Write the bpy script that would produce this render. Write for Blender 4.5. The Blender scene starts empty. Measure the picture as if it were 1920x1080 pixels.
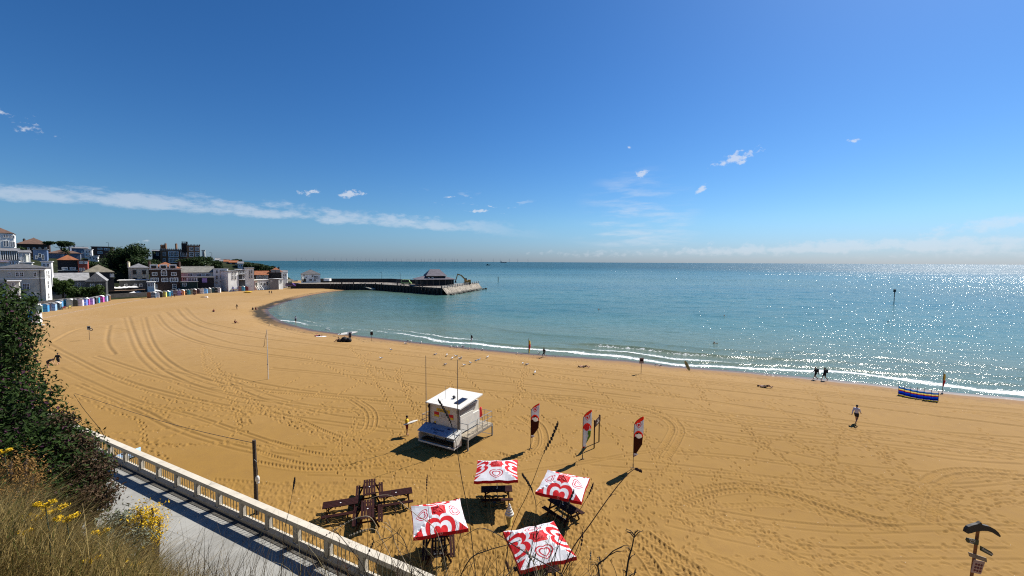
import bpy, math, random
import numpy as np
from mathutils import Vector, Matrix
from mathutils import noise as mnoise
R = math.radians
PI = math.pi
sc = bpy.context.scene
col = sc.collection

# ---------------------------------------------------------------- camera
CAMZ = 15.0
FPX = 800.0                       # focal length in pixels of a 1920 wide frame
PITCH = math.atan(48.8 / FPX)
ROLL = R(0.29)
cam_d = bpy.data.cameras.new('camera')
cam_d.sensor_width = 36.0
cam_d.lens = 36.0 * FPX / 1920.0
cam_d.clip_start = 0.1
cam_d.clip_end = 100000.0
cam = bpy.data.objects.new('camera', cam_d)
col.objects.link(cam)
CM = Matrix.Translation((0, 0, CAMZ)) @ Matrix.Rotation(PI / 2 - PITCH, 4, 'X') @ Matrix.Rotation(ROLL, 4, 'Z')
cam.matrix_world = CM
sc.camera = cam
CR = CM.to_3x3()

# ---------------------------------------------------------------- sun and sky
SUN_AZ, SUN_EL = R(50.2), R(46.5)          # azimuth clockwise from +Y (towards +X)
SUNV = Vector((math.sin(SUN_AZ) * math.cos(SUN_EL), math.cos(SUN_AZ) * math.cos(SUN_EL), math.sin(SUN_EL)))
sd_ = bpy.data.lights.new('sun', 'SUN')
sd_.energy = 5.0
sd_.angle = R(0.5)
sd_.color = (1.0, 0.95, 0.87)
sun = bpy.data.objects.new('sun', sd_)
sun.rotation_euler = (-SUNV).to_track_quat('-Z', 'Y').to_euler()
col.objects.link(sun)
sc.view_settings.view_transform = 'Standard'
sc.view_settings.look = 'None'
sc.view_settings.exposure = 0.75
sc.view_settings.gamma = 1.0
sc.cycles.max_bounces = 6
sc.cycles.diffuse_bounces = 1
sc.cycles.glossy_bounces = 2
sc.cycles.transmission_bounces = 3
sc.cycles.transparent_max_bounces = 6
sc.cycles.sample_clamp_direct = 45.0
sc.cycles.sample_clamp_indirect = 4.0
sc.cycles.use_denoising = False
sc.cycles.filter_width = 1.15
sc.cycles.caustics_reflective = False
sc.cycles.caustics_refractive = False


class NS:
    """node sockets as numbers"""
    def __init__(s, nt, sock): s.nt, s.s = nt, sock
    @staticmethod
    def m(nt, op, a, b=None, c=None, clamp=False):
        n = nt.nodes.new('ShaderNodeMath'); n.operation = op; n.use_clamp = clamp
        for i, v in enumerate((a, b, c)):
            if v is None: continue
            if isinstance(v, NS): nt.links.new(v.s, n.inputs[i])
            else: n.inputs[i].default_value = float(v)
        return NS(nt, n.outputs[0])
    def __add__(s, o): return NS.m(s.nt, 'ADD', s, o)
    __radd__ = __add__
    def __sub__(s, o): return NS.m(s.nt, 'SUBTRACT', s, o)
    def __rsub__(s, o): return NS.m(s.nt, 'SUBTRACT', o, s)
    def __mul__(s, o): return NS.m(s.nt, 'MULTIPLY', s, o)
    __rmul__ = __mul__
    def __truediv__(s, o): return NS.m(s.nt, 'DIVIDE', s, o)
    def __rtruediv__(s, o): return NS.m(s.nt, 'DIVIDE', o, s)
    def __pow__(s, o): return NS.m(s.nt, 'POWER', s, o)
    def __neg__(s): return NS.m(s.nt, 'MULTIPLY', s, -1)
    def gt(s, o): return NS.m(s.nt, 'GREATER_THAN', s, o)
    def lt(s, o): return NS.m(s.nt, 'LESS_THAN', s, o)
    def sqrt(s): return NS.m(s.nt, 'SQRT', s)
    def abs(s): return NS.m(s.nt, 'ABSOLUTE', s)
    def sin(s): return NS.m(s.nt, 'SINE', s)
    def frac(s): return NS.m(s.nt, 'FRACT', s)
    def max(s, o): return NS.m(s.nt, 'MAXIMUM', s, o)
    def min(s, o): return NS.m(s.nt, 'MINIMUM', s, o)
    def ss(s, a, b, lo=0.0, hi=1.0):
        n = s.nt.nodes.new('ShaderNodeMapRange'); n.interpolation_type = 'SMOOTHSTEP'
        s.nt.links.new(s.s, n.inputs['Value'])
        n.inputs['From Min'].default_value = a; n.inputs['From Max'].default_value = b
        n.inputs['To Min'].default_value = lo; n.inputs['To Max'].default_value = hi
        return NS(s.nt, n.outputs[0])


class NT:
    """small shader-tree builder"""
    def __init__(s, nt): s.nt = nt
    def pos(s, kind='Object'):
        n = s.nt.nodes.new('ShaderNodeTexCoord'); return n.outputs[kind]
    def geo(s, out): return s.nt.nodes.new('ShaderNodeNewGeometry').outputs[out]
    def attr(s, name):
        n = s.nt.nodes.new('ShaderNodeAttribute'); n.attribute_name = name; return NS(s.nt, n.outputs['Fac'])
    def acol(s, name):
        n = s.nt.nodes.new('ShaderNodeAttribute'); n.attribute_name = name; return n.outputs['Color']
    def xyz(s, v):
        n = s.nt.nodes.new('ShaderNodeSeparateXYZ'); s.nt.links.new(v, n.inputs[0])
        return [NS(s.nt, o) for o in n.outputs]
    def vec(s, x, y, z=0.0):
        n = s.nt.nodes.new('ShaderNodeCombineXYZ')
        for i, v in enumerate((x, y, z)):
            if isinstance(v, NS): s.nt.links.new(v.s, n.inputs[i])
            else: n.inputs[i].default_value = v
        return n.outputs[0]
    def map(s, v, scale=(1, 1, 1), rot=(0, 0, 0), loc=(0, 0, 0)):
        n = s.nt.nodes.new('ShaderNodeMapping'); s.nt.links.new(v, n.inputs[0])
        n.inputs['Scale'].default_value = scale; n.inputs['Rotation'].default_value = rot; n.inputs['Location'].default_value = loc
        return n.outputs[0]
    def noise(s, v, scale, detail=3, rough=0.55, dist=0.0):
        n = s.nt.nodes.new('ShaderNodeTexNoise'); s.nt.links.new(v, n.inputs['Vector'])
        n.inputs['Scale'].default_value = scale; n.inputs['Detail'].default_value = detail
        n.inputs['Roughness'].default_value = rough; n.inputs['Distortion'].default_value = dist
        return NS(s.nt, n.outputs[0])
    def voro(s, v, scale, feature='F1'):
        n = s.nt.nodes.new('ShaderNodeTexVoronoi'); n.feature = feature; s.nt.links.new(v, n.inputs['Vector'])
        n.inputs['Scale'].default_value = scale
        return NS(s.nt, n.outputs[0])
    def mix(s, f, a, b, mode='MIX'):
        n = s.nt.nodes.new('ShaderNodeMix'); n.data_type = 'RGBA'; n.blend_type = mode
        for sock, v in ((n.inputs[0], f), (n.inputs[6], a), (n.inputs[7], b)):
            if isinstance(v, NS): s.nt.links.new(v.s, sock)
            elif isinstance(v, bpy.types.NodeSocket): s.nt.links.new(v, sock)
            elif isinstance(v, (int, float)): sock.default_value = v
            else: sock.default_value = tuple(v) + (1.0,)
        return n.outputs[2]
    def bump(s, h, strength=0.5, dist=0.05, normal=None):
        n = s.nt.nodes.new('ShaderNodeBump'); n.inputs['Strength'].default_value = strength
        n.inputs['Distance'].default_value = dist; s.nt.links.new(h.s, n.inputs['Height'])
        if normal is not None: s.nt.links.new(normal, n.inputs['Normal'])
        return n.outputs[0]


world = bpy.data.worlds.new('World')
sc.world = world
world.use_nodes = True
wt = world.node_tree
wt.nodes.clear()
W_ = NT(wt)
sky = wt.nodes.new('ShaderNodeTexSky')
sky.sky_type = 'NISHITA'
sky.sun_disc = False
sky.sun_elevation = SUN_EL
sky.sun_rotation = SUN_AZ
sky.altitude = 20.0
sky.air_density = 1.0
sky.dust_density = 0.45
sky.ozone_density = 4.5
bg = wt.nodes.new('ShaderNodeBackground')
wo = wt.nodes.new('ShaderNodeOutputWorld')
bg.inputs['Strength'].default_value = 0.051
hs = wt.nodes.new('ShaderNodeHueSaturation')
hs.inputs['Saturation'].default_value = 1.5
gx, gy, gz = W_.xyz(W_.pos('Generated'))
# clear sea air: the band over the horizon stays pale blue
hz = gz.ss(0.0, 0.42, 1.0, 0.0)
tint = W_.mix(hz, (0.76, 0.93, 1.16), (0.78, 0.95, 1.13))
tint = W_.mix(gz.ss(0.0, 0.10, 1.0, 0.0), tint, (0.62, 0.77, 1.13))
gm = wt.nodes.new('ShaderNodeGamma'); gm.inputs['Gamma'].default_value = 1.16
wt.links.new(W_.mix(1.0, sky.outputs[0], tint, 'MULTIPLY'), gm.inputs['Color'])
wt.links.new(W_.mix(1.0, gm.outputs[0], (0.79, 0.79, 0.79), 'MULTIPLY'), hs.inputs['Color'])
hs.inputs['Saturation'].default_value = 1.08
hs.inputs['Hue'].default_value = 0.496
# clouds: thin high layer, coordinates on a flat layer far overhead (direction / height)
# long cloud band: a straight streak of broken cloud on that layer
gvec = W_.pos('Generated')
def sdot(v):
    n = wt.nodes.new('ShaderNodeVectorMath'); n.operation = 'DOT_PRODUCT'
    wt.links.new(gvec, n.inputs[0]); n.inputs[1].default_value = tuple(v)
    return NS(wt, n.outputs['Value'])
def wray(px, py): return (CR @ Vector(((px - 960.0) / FPX, -(py - 540.0) / FPX, -1.0))).normalized()
ra, rb = wray(0, 352), wray(900, 424)
bn = ra.cross(rb).normalized()
if bn.z < 0: bn = -bn
across = sdot(bn)                                   # angular distance from the streak
bl = (rb - ra).normalized(); along = sdot(bl)
wob_ = W_.noise(W_.map(gvec, (14, 14, 40)), 1.0, 5, 0.62) - 0.5
fine_ = W_.noise(W_.map(gvec, (40, 40, 120)), 1.0, 5, 0.65) - 0.5
topw = across.ss(-0.010, 0.030, 1.0, 0.0); botw = across.ss(-0.026, -0.010)
e0, e1 = ra.dot(bl), rb.dot(bl)
core = topw * botw
band = (core + wob_ * 2.5 + fine_ * 1.2 - 0.06).ss(0.25, 1.15) * along.ss(e1 + 0.18, e1 - 0.15, 0.0, 1.0) * core.ss(0.0, 0.12)
# ragged flecks above the streak
fl = across.ss(0.012, 0.03) * across.ss(0.05, 0.085, 1.0, 0.0) * along.ss(e0 + 0.55, e0 + 0.8) * along.ss(e1 + 0.02, e1 + 0.16, 1.0, 0.0)
flecks = (W_.noise(W_.map(gvec, (24, 24, 90)), 1.0, 4, 0.55).ss(0.60, 0.70)) * fl
# soft veil at the far end of the streak
veil_n = W_.noise(W_.map(gvec, (10, 10, 60)), 1.0, 5, 0.6).ss(0.42, 0.75)
v1 = sdot(wray(1190, 433)).ss(math.cos(R(9)), 1.0) * across.ss(-0.05, 0.0)
def puff(px, py, rx, ry, thr=0.5, tilt=0.0, soft=0.06, nsc=60):
    c = wray(px, py); right = c.cross(Vector((0, 0, 1))).normalized(); up = right.cross(c)
    u, v = sdot(right), sdot(up)
    ca, sa = math.cos(tilt), math.sin(tilt)
    k = FPX / (1 + ((px - 960) / FPX) ** 2)
    u2 = (u * ca + v * sa) / (rx / k); v2 = (v * ca - u * sa) / (ry / k)
    q = (u2 * u2 + v2 * v2).sqrt()
    front = sdot(c).gt(0.5)
    return ((1.0 - q) * 0.9 + (W_.noise(W_.map(gvec, (nsc, nsc, nsc * 1.6)), 1.0, 5, 0.65) - 0.5) * 2.6).ss(thr - soft * 4, thr + soft * 4) * front
puffs = None
for a in ((1383, 297, 34, 10, 0.45, 0.2), (1203, 326, 14, 8, 0.45, 0.4), (1313, 355, 13, 6, 0.5, 0.7), (656, 364, 26, 6, 0.45, 0.15), (580, 360, 18, 6, 0.5, 0.1),
          (20, 228, 34, 12, 0.95, -0.3), (1180, 277, 8, 5, 0.6), (900, 395, 22, 5, 0.55, 0.1), (845, 369, 16, 4, 0.6, 0.1), (1597, 264, 12, 4, 0.8), (274, 452, 14, 4, 0.7, 0.2)):
    f = puff(*a)
    puffs = f if puffs is None else puffs.max(f)
# low heap clouds over the horizon on the sunny side
low = None
for a in ((1560, 466, 300, 6, 0.42, 0.012), (1690, 459, 130, 7, 0.40, 0.0), (1905, 412, 50, 6, 0.6, 0.15), (1480, 470, 160, 4, 0.6, 0.0), (1860, 474, 160, 14, 0.95, 0.0)):
    f = puff(*a, nsc=36, soft=0.09)
    low = f if low is None else low.max(f)
amt = (band * 0.42).max(flecks * 0.5).max(v1 * veil_n * 0.40).max(puffs * 0.62).max(low * 0.36)
amt = amt * gz.ss(0.002, 0.02)
cl = W_.mix(amt, hs.outputs[0], (9.0, 9.4, 10.2))
wt.links.new(cl, bg.inputs['Color'])

wt.links.new(bg.outputs[0], wo.inputs[0])

# ---------------------------------------------------------------- pixel helpers (photo pixels, 1920 x 1080)
def ray(px, py):
    v = CR @ Vector(((px - 960.0) / FPX, -(py - 540.0) / FPX, -1.0))
    return v
def onz(px, py, z=0.0):
    d = ray(px, py); t = (z - CAMZ) / d.z
    return Vector((d.x * t, d.y * t, z))
def aty(px, py, Y):
    d = ray(px, py); t = Y / d.y
    return Vector((d.x * t, Y, CAMZ + d.z * t))
def onplane(px, py, p0, n):
    d = ray(px, py); o = Vector((0, 0, CAMZ))
    t = (p0 - o).dot(n) / d.dot(n)
    return o + d * t

# ---------------------------------------------------------------- object helpers
def link(o, parent=None):
    col.objects.link(o)
    if parent is not None: o.parent = parent
    return o
def tag(o, label=None, cat=None, group=None, kind=None):
    if label: o['label'] = label
    if cat: o['category'] = cat
    if group: o['group'] = group
    if kind: o['kind'] = kind
    return o
def empty(name, loc=(0, 0, 0), rz=0.0, label=None, cat=None, group=None, kind=None):
    o = bpy.data.objects.new(name, None); o.empty_display_size = 0.2
    o.location = loc; o.rotation_euler = (0, 0, rz); link(o)
    return tag(o, label, cat, group, kind)
def children(o): return [c for c in col.objects if c.parent is o]
KIDS = {}
def copy_tree(o, parent=None, kids=None):
    if kids is None:
        kids = {}
        for c in col.objects:
            if c.parent is not None: kids.setdefault(c.parent.name, []).append(c)
    c = o.copy(); col.objects.link(c)
    if parent is not None: c.parent = parent
    for ch in kids.get(o.name, []): copy_tree(ch, c, kids)
    return c


class MB:
    """collects simple shapes into one mesh"""
    def __init__(s): s.v, s.f, s.mi = [], [], []
    def add(s, vs, fs, m=0):
        b = len(s.v); s.v.extend([tuple(v) for v in vs]); s.f.extend([tuple(b + i for i in f) for f in fs]); s.mi.extend([m] * len(fs)); return s
    def box(s, c, d, rz=0.0, m=0, rot=None, taper=1.0):
        hx, hy, hz = d[0] / 2, d[1] / 2, d[2] / 2
        vs = [Vector((x * hx * (taper if z > 0 else 1), y * hy * (taper if z > 0 else 1), z * hz)) for z in (-1, 1) for x, y in ((-1, -1), (1, -1), (1, 1), (-1, 1))]
        mt = rot if rot is not None else Matrix.Rotation(rz, 3, 'Z')
        c = Vector(c)
        return s.add([mt @ v + c for v in vs], [(3, 2, 1, 0), (4, 5, 6, 7), (0, 1, 5, 4), (1, 2, 6, 5), (2, 3, 7, 6), (3, 0, 4, 7)], m)
    def box2(s, a, b, m=0):
        return s.box([(a[i] + b[i]) / 2 for i in range(3)], [abs(b[i] - a[i]) for i in range(3)], m=m)
    def bar(s, p0, p1, w, h, m=0, up=(0, 0, 1)):
        p0, p1 = Vector(p0), Vector(p1); d = (p1 - p0); L = d.length
        if L < 1e-6: return s
        d = d / L; u = Vector(up)
        if abs(d.dot(u)) > 0.98: u = Vector((0, 1, 0))
        sx = d.cross(u).normalized(); uz = sx.cross(d).normalized()
        vs = []
        for p in (p0, p1):
            for a, b in ((-1, -1), (1, -1), (1, 1), (-1, 1)): vs.append(p + sx * a * w / 2 + uz * b * h / 2)
        return s.add(vs, [(0, 1, 2, 3), (7, 6, 5, 4), (0, 4, 5, 1), (1, 5, 6, 2), (2, 6, 7, 3), (3, 7, 4, 0)], m)
    def tube(s, pts, rad, n=8, m=0, cap=True):
        pts = [Vector(p) for p in pts]
        if not hasattr(rad, '__len__'): rad = [rad] * len(pts)
        b = len(s.v); k = len(pts)
        pu = None
        for i, p in enumerate(pts):
            d = (pts[min(i + 1, k - 1)] - pts[max(i - 1, 0)])
            d = d.normalized() if d.length > 1e-9 else Vector((0, 0, 1))
            if pu is None: pu = Vector((1, 0, 0)) if abs(d.x) < 0.9 else Vector((0, 1, 0))
            sx = (pu - d * pu.dot(d)).normalized(); pu = sx; sy = d.cross(sx)
            for j in range(n):
                a = 2 * PI * j / n
                s.v.append(tuple(p + (sx * math.cos(a) + sy * math.sin(a)) * rad[i]))
        for i in range(k - 1):
            for j in range(n):
                s.f.append((b + i * n + j, b + i * n + (j + 1) % n, b + (i + 1) * n + (j + 1) % n, b + (i + 1) * n + j)); s.mi.append(m)
        if cap:
            s.f.append(tuple(b + j for j in range(n))[::-1]); s.mi.append(m)
            s.f.append(tuple(b + (k - 1) * n + j for j in range(n))); s.mi.append(m)
        return s
    def ell(s, c, r, n=10, k=7, m=0, rot=None):
        b = len(s.v); c = Vector(c)
        vs = []
        for i in range(k + 1):
            t = PI * i / k
            for j in range(n):
                a = 2 * PI * j / n
                v = Vector((r[0] * math.sin(t) * math.cos(a), r[1] * math.sin(t) * math.sin(a), r[2] * math.cos(t)))
                if rot is not None: v = rot @ v
                vs.append(v + c)
        fs = [(i * n + j, (i + 1) * n + j, (i + 1) * n + (j + 1) % n, i * n + (j + 1) % n) for i in range(k) for j in range(n)]
        return s.add(vs, fs, m)
    def prism(s, poly, h0, h1, m=0, f=None):
        """poly in 2D, extruded between h0 and h1; f maps (x,y,h)->xyz"""
        f = f or (lambda x, y, h: (x, y, h)); n = len(poly)
        vs = [f(x, y, h0) for x, y in poly] + [f(x, y, h1) for x, y in poly]
        return s.add(vs, [tuple(range(n))[::-1], tuple(range(n, 2 * n))] + [(i, (i + 1) % n, n + (i + 1) % n, n + i) for i in range(n)], m)
    def build(s, name, mats, parent=None, smooth=False, loc=None, rz=None):
        me = bpy.data.meshes.new(name)
        me.from_pydata(s.v, [], s.f)
        if not isinstance(mats, (list, tuple)): mats = [mats]
        for mm in mats: me.materials.append(mm)
        if len(mats) > 1: me.polygons.foreach_set('material_index', s.mi)
        if smooth: me.polygons.foreach_set('use_smooth', [True] * len(me.polygons))
        me.update()
        o = bpy.data.objects.new(name, me)
        if loc is not None: o.location = loc
        if rz is not None: o.rotation_euler = (0, 0, rz)
        return link(o, parent)


def np_mesh(name, verts, quads, mats, parent=None, smooth=True, attrs=None):
    me = bpy.data.meshes.new(name)
    nv, nq, k = len(verts), len(quads), quads.shape[1]
    me.vertices.add(nv); me.vertices.foreach_set('co', np.ascontiguousarray(verts, dtype=np.float32).ravel())
    me.loops.add(nq * k); me.loops.foreach_set('vertex_index', np.ascontiguousarray(quads, dtype=np.int32).ravel())
    me.polygons.add(nq)
    me.polygons.foreach_set('loop_start', np.arange(0, nq * k, k, dtype=np.int32))
    me.polygons.foreach_set('use_smooth', np.full(nq, smooth, dtype=bool))
    for mm in (mats if isinstance(mats, (list, tuple)) else [mats]): me.materials.append(mm)
    me.update(calc_edges=True)
    for k_, a in (attrs or {}).items():
        if a.ndim == 1:
            at = me.attributes.new(k_, 'FLOAT', 'POINT'); at.data.foreach_set('value', a.astype(np.float32))
        else:
            at = me.attributes.new(k_, 'FLOAT_COLOR', 'POINT'); at.data.foreach_set('color', a.astype(np.float32).ravel())
    o = bpy.data.objects.new(name, me)
    return link(o, parent)


# ---------------------------------------------------------------- material helpers
def newmat(name):
    m = bpy.data.materials.new(name); m.use_nodes = True
    nt = m.node_tree; p = nt.nodes['Principled BSDF']
    return m, NT(nt), p
def lin(c):
    if isinstance(c, str):
        c = [int(c[i:i + 2], 16) / 255 for i in (0, 2, 4)]
        return tuple(((x + 0.055) / 1.055) ** 2.4 if x > 0.04045 else x / 12.92 for x in c)
    return tuple(c)
_MC = {}
def mat(name, c, rough=0.7, var=0.18, scale=3.0, bump=0.0, bscale=20.0, metal=0.0, spec=0.5, stain=0.0, sheen=None):
    """painted or plain surface with blotchy colour variation, fine grain and optional grime"""
    if name in _MC: return _MC[name]
    m, t, p = newmat(name)
    c = lin(c)
    P = t.pos('Object')
    n = t.noise(P, scale, 4, 0.6)
    lo = tuple(x * (1 - var) for x in c); hi = tuple(min(1, x * (1 + var * 0.8)) for x in c)
    cc = t.mix(n.ss(0.3, 0.7), lo, hi)
    if stain > 0:
        s2 = t.noise(t.map(P, (1, 1, 0.25)), scale * 2.1, 5, 0.65)
        cc = t.mix(s2.ss(0.52, 0.75) * stain, cc, tuple(x * 0.45 for x in c))
    t.nt.links.new(cc, p.inputs['Base Color'])
    p.inputs['Roughness'].default_value = rough
    p.inputs['Metallic'].default_value = metal
    p.inputs['Specular IOR Level'].default_value = spec
    if bump > 0:
        t.nt.links.new(t.bump(t.noise(P, bscale, 4, 0.6), bump, 0.02), p.inputs['Normal'])
    _MC[name] = m
    return m
# ---------------------------------------------------------------- numpy noise
def vnoise(x, y, s, seed=0):
    x = x * s + seed * 17.3; y = y * s - seed * 9.7
    xi, yi = np.floor(x).astype(np.int64), np.floor(y).astype(np.int64)
    fx, fy = x - xi, y - yi
    fx = fx * fx * (3 - 2 * fx); fy = fy * fy * (3 - 2 * fy)
    def h(a, b):
        n = (a * 374761393 + b * 668265263 + seed * 1442695) & 0x7fffffff
        n = ((n ^ (n >> 13)) * 1274126177) & 0x7fffffff
        n = n ^ (n >> 16)
        return (n & 0xffff) / 65535.0
    return (h(xi, yi) * (1 - fx) + h(xi + 1, yi) * fx) * (1 - fy) + (h(xi, yi + 1) * (1 - fx) + h(xi + 1, yi + 1) * fx) * fy - 0.5
def fbm(x, y, s, o=4, seed=0):
    r = 0; a = 1.0
    for i in range(o): r = r + a * vnoise(x, y, s * 2 ** i, seed + i); a *= 0.5
    return r

# ---------------------------------------------------------------- shoreline
SEAZ = -0.8
SHORE_PX = [(700, 541.5), (660, 543), (625, 547), (600, 551), (575, 555.5), (555, 561), (535, 567), (515, 574), (502, 581), (506, 588), (518, 597),
            (535, 605), (560, 612), (590, 619), (640, 625.5), (700, 632), (760, 639), (830, 646.5), (880, 652), (950, 659), (1020, 665),
            (1100, 670), (1180, 676), (1260, 686), (1330, 691), (1400, 697), (1500, 706), (1620, 718), (1700, 727), (1800, 737), (1920, 747), (2120, 768)]
SHORE = [onz(x, y, SEAZ).xy for x, y in SHORE_PX]
e = (SHORE[-1] - SHORE[-2]).normalized()
SHORE += [SHORE[-1] + e * 60, SHORE[-1] + e * 400]
SHORE = [Vector((-60, 330)), Vector((-52, 240))] + SHORE
SH = np.array([[p.x, p.y] for p in SHORE])
def shore_d(x, y):
    """signed distance to the waterline, positive on land"""
    best = np.full(x.shape, 1e9); sg = np.ones(x.shape)
    crossings = np.zeros(x.shape, dtype=np.int32)
    for i in range(len(SH) - 1):
        ax, ay = SH[i]; bx, by = SH[i + 1]
        dx, dy = bx - ax, by - ay; L2 = dx * dx + dy * dy
        t = np.clip(((x - ax) * dx + (y - ay) * dy) / L2, 0, 1)
        d = np.hypot(x - ax - t * dx, y - ay - t * dy)
        best = np.minimum(best, d)
        # crossings of a ray towards -x from the point (land lies to the left of / below the line)
        c = ((ay > y) != (by > y))
        xx = ax + (y - ay) * dx / (dy if abs(dy) > 1e-9 else 1e-9)
        crossings += (c & (xx < x)).astype(np.int32)
    # beyond both ends of the line: north is sea, south is land
    sea = (crossings % 2 == 1) | (y > SH[0][1])
    return np.where(sea, -best, best)
def sand_base(sd):
    up = np.clip(sd / 15.0, 0, 1)
    z = SEAZ * (1 - up * up * (3 - 2 * up)) ** 1.4
    return np.where(sd >= 0, z, SEAZ + np.maximum(sd * 0.07, -3.0))
def gz_at(x, y):
    return float(sand_base(shore_d(np.array([x]), np.array([y])))[0])
def G(px, py):
    z = 0.0
    for _ in range(6):
        p = onz(px, py, z); z = max(gz_at(p.x, p.y), SEAZ)
    return Vector((p.x, p.y, z))

# ---------------------------------------------------------------- sand
RR0, RR1, NRR = 7.5, 430.0, 1180
AZ0, AZ1, NAZ = R(-76), R(70), 1800
DRR = math.log(RR1 / RR0) / (NRR - 1); DAZ = (AZ1 - AZ0) / (NAZ - 1)
rr = RR0 * np.exp(np.arange(NRR) * DRR); aa = AZ0 + np.arange(NAZ) * DAZ
RG, AG = np.meshgrid(rr, aa, indexing='ij')
SX, SY = RG * np.sin(AG), RG * np.cos(AG)
SDI = shore_d(SX[::4, ::4], SY[::4, ::4])
def up4(a, shape):
    i = np.minimum(np.arange(shape[0]) / 4, a.shape[0] - 1.001); j = np.minimum(np.arange(shape[1]) / 4, a.shape[1] - 1.001)
    i0, j0 = i.astype(int), j.astype(int); fi, fj = (i - i0)[:, None], (j - j0)[None, :]
    A = a[i0][:, j0]; B = a[i0 + 1][:, j0]; C = a[i0][:, j0 + 1]; D = a[i0 + 1][:, j0 + 1]
    return (A * (1 - fi) + B * fi) * (1 - fj) + (C * (1 - fi) + D * fi) * fj
SD = up4(SDI, SX.shape)
SZ = sand_base(SD)
TR = np.zeros(SX.shape)      # grooves
RI = np.zeros(SX.shape)      # ridges
rnd = random.Random(7)
def win(x, y, rad):
    r = math.hypot(x, y); a = math.atan2(x, y)
    if r < RR0 * 1.05 or r > RR1 * 0.95: return None
    i = (math.log(r / RR0)) / DRR; j = (a - AZ0) / DAZ
    wi = rad / r / DRR + 1.5; wj = rad / r / DAZ + 1.5
    i0, i1, j0, j1 = int(i - wi), int(i + wi) + 2, int(j - wj), int(j + wj) + 2
    if i0 < 0 or j0 < 0 or i1 > NRR or j1 > NAZ: return None
    return slice(i0, i1), slice(j0, j1)
def footprint(x, y, rot, L=0.30, Wd=0.11, dep=0.055):
    w = win(x, y, L * 1.1)
    if w is None: return
    px, py = SX[w] - x, SY[w] - y
    c, s_ = math.cos(rot), math.sin(rot)
    u = (px * c + py * s_) / (L / 2); v = (-px * s_ + py * c) / (Wd / 2)
    q = u * u + v * v
    TR[w] = np.minimum(TR[w], -dep * np.exp(-(q ** 2.2) * 0.8))
    RI[w] = np.maximum(RI[w], dep * 0.35 * np.exp(-((np.sqrt(q) - 1.55) / 0.4) ** 2))
def trail(pts, jit=0.05, dep=0.05, step=0.62):
    """footprints along a line of world points"""
    side = 1; acc = 0.0
    for a, b in zip(pts[:-1], pts[1:]):
        d = (b - a); L = d.length
        if L < 1e-3: continue
        d = d / L; nrm = Vector((-d.y, d.x)); ang = math.atan2(d.y, d.x)
        t = acc
        while t < L:
            p = a + d * t + nrm * side * 0.11
            far = math.hypot(p.x, p.y) / 30.0
            k = max(1.0, min(1.5, far))
            footprint(p.x + rnd.gauss(0, jit), p.y + rnd.gauss(0, jit), ang + rnd.gauss(0, 0.2), 0.32 * k, 0.115 * k, dep * k * rnd.uniform(0.7, 1.25))
            side = -side; t += step * rnd.uniform(0.85, 1.15)
        acc = t - L
def smooth_line(pts, n=8):
    P = [pts[0]] + list(pts) + [pts[-1]]; out = []
    for i in range(1, len(P) - 2):
        for k in range(n):
            t = k / n; a, b, c, d = P[i - 1], P[i], P[i + 1], P[i + 2]
            out.append(0.5 * ((2 * b) + (c - a) * t + (2 * a - 5 * b + 4 * c - d) * t * t + (3 * b - a - 3 * c + d) * t ** 3))
    out.append(P[-2]); return out
def groove(pts, w=0.12, dep=0.03, ridge=0.5, tread=None, tw=0.25, wob=0.0):
    """groove (tread=None) or a patterned tyre track of half width tw along world points"""
    st = 0.22 if tread is None else 0.14
    s0 = 0.0
    for a, b in zip(pts[:-1], pts[1:]):
        d = b - a; L = d.length
        if L < 1e-4: continue
        d = d / L; n = max(1, int(L / st)); h = L / n
        for k in range(n):
            c = a + d * (k + 0.5) * h
            r_ = math.hypot(c.x, c.y)
            res = r_ * DRR * 1.0
            ww = max(w, res * 0.7)
            w_ = win(c.x, c.y, (tw if tread else ww * 3) + h)
            if w_ is None: continue
            px, py = SX[w_] - c.x, SY[w_] - c.y
            u = px * d.x + py * d.y; v = -px * d.y + py * d.x
            inb = np.abs(u) <= h * 0.75
            if tread is None:
                g = -dep * np.exp(-(v / ww) ** 2)
                TR[w_] = np.where(inb, np.minimum(TR[w_], g), TR[w_])
                g2 = dep * ridge * np.exp(-((v - ww * 2.0) / ww) ** 2)
                RI[w_] = np.where(inb, np.maximum(RI[w_], g2), RI[w_])
            else:
                s = s0 + (k + 0.5) * h + u
                ph = np.sin(2 * PI * (s + np.abs(v) * 0.9 * (1 if tread == 'v' else 0)) / 0.34)
                m = np.clip((tw - np.abs(v)) / 0.05, 0, 1)
                g = -dep * (0.45 + 0.55 * np.tanh(ph * 2.5)) * m
                TR[w_] = np.where(inb, np.minimum(TR[w_], g), TR[w_])
                RI[w_] = np.where(inb, np.maximum(RI[w_], dep * 0.8 * np.exp(-((np.abs(v) - tw - 0.05) / 0.05) ** 2)), RI[w_])
        s0 += L
def PX(l): return smooth_line([onz(x, y, 0).xy for x, y in l])
def wheel_tracks(l, off=(-0.85, 0.85), tread='v', tw=0.24, dep=0.05):
    pts = PX(l)
    for o in off:
        q = []
        for i, p in enumerate(pts):
            d = (pts[min(i + 1, len(pts) - 1)] - pts[max(i - 1, 0)]).normalized()
            q.append(p + Vector((-d.y, d.x)) * o)
        groove(q, tread=tread, tw=tw, dep=dep)

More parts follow.
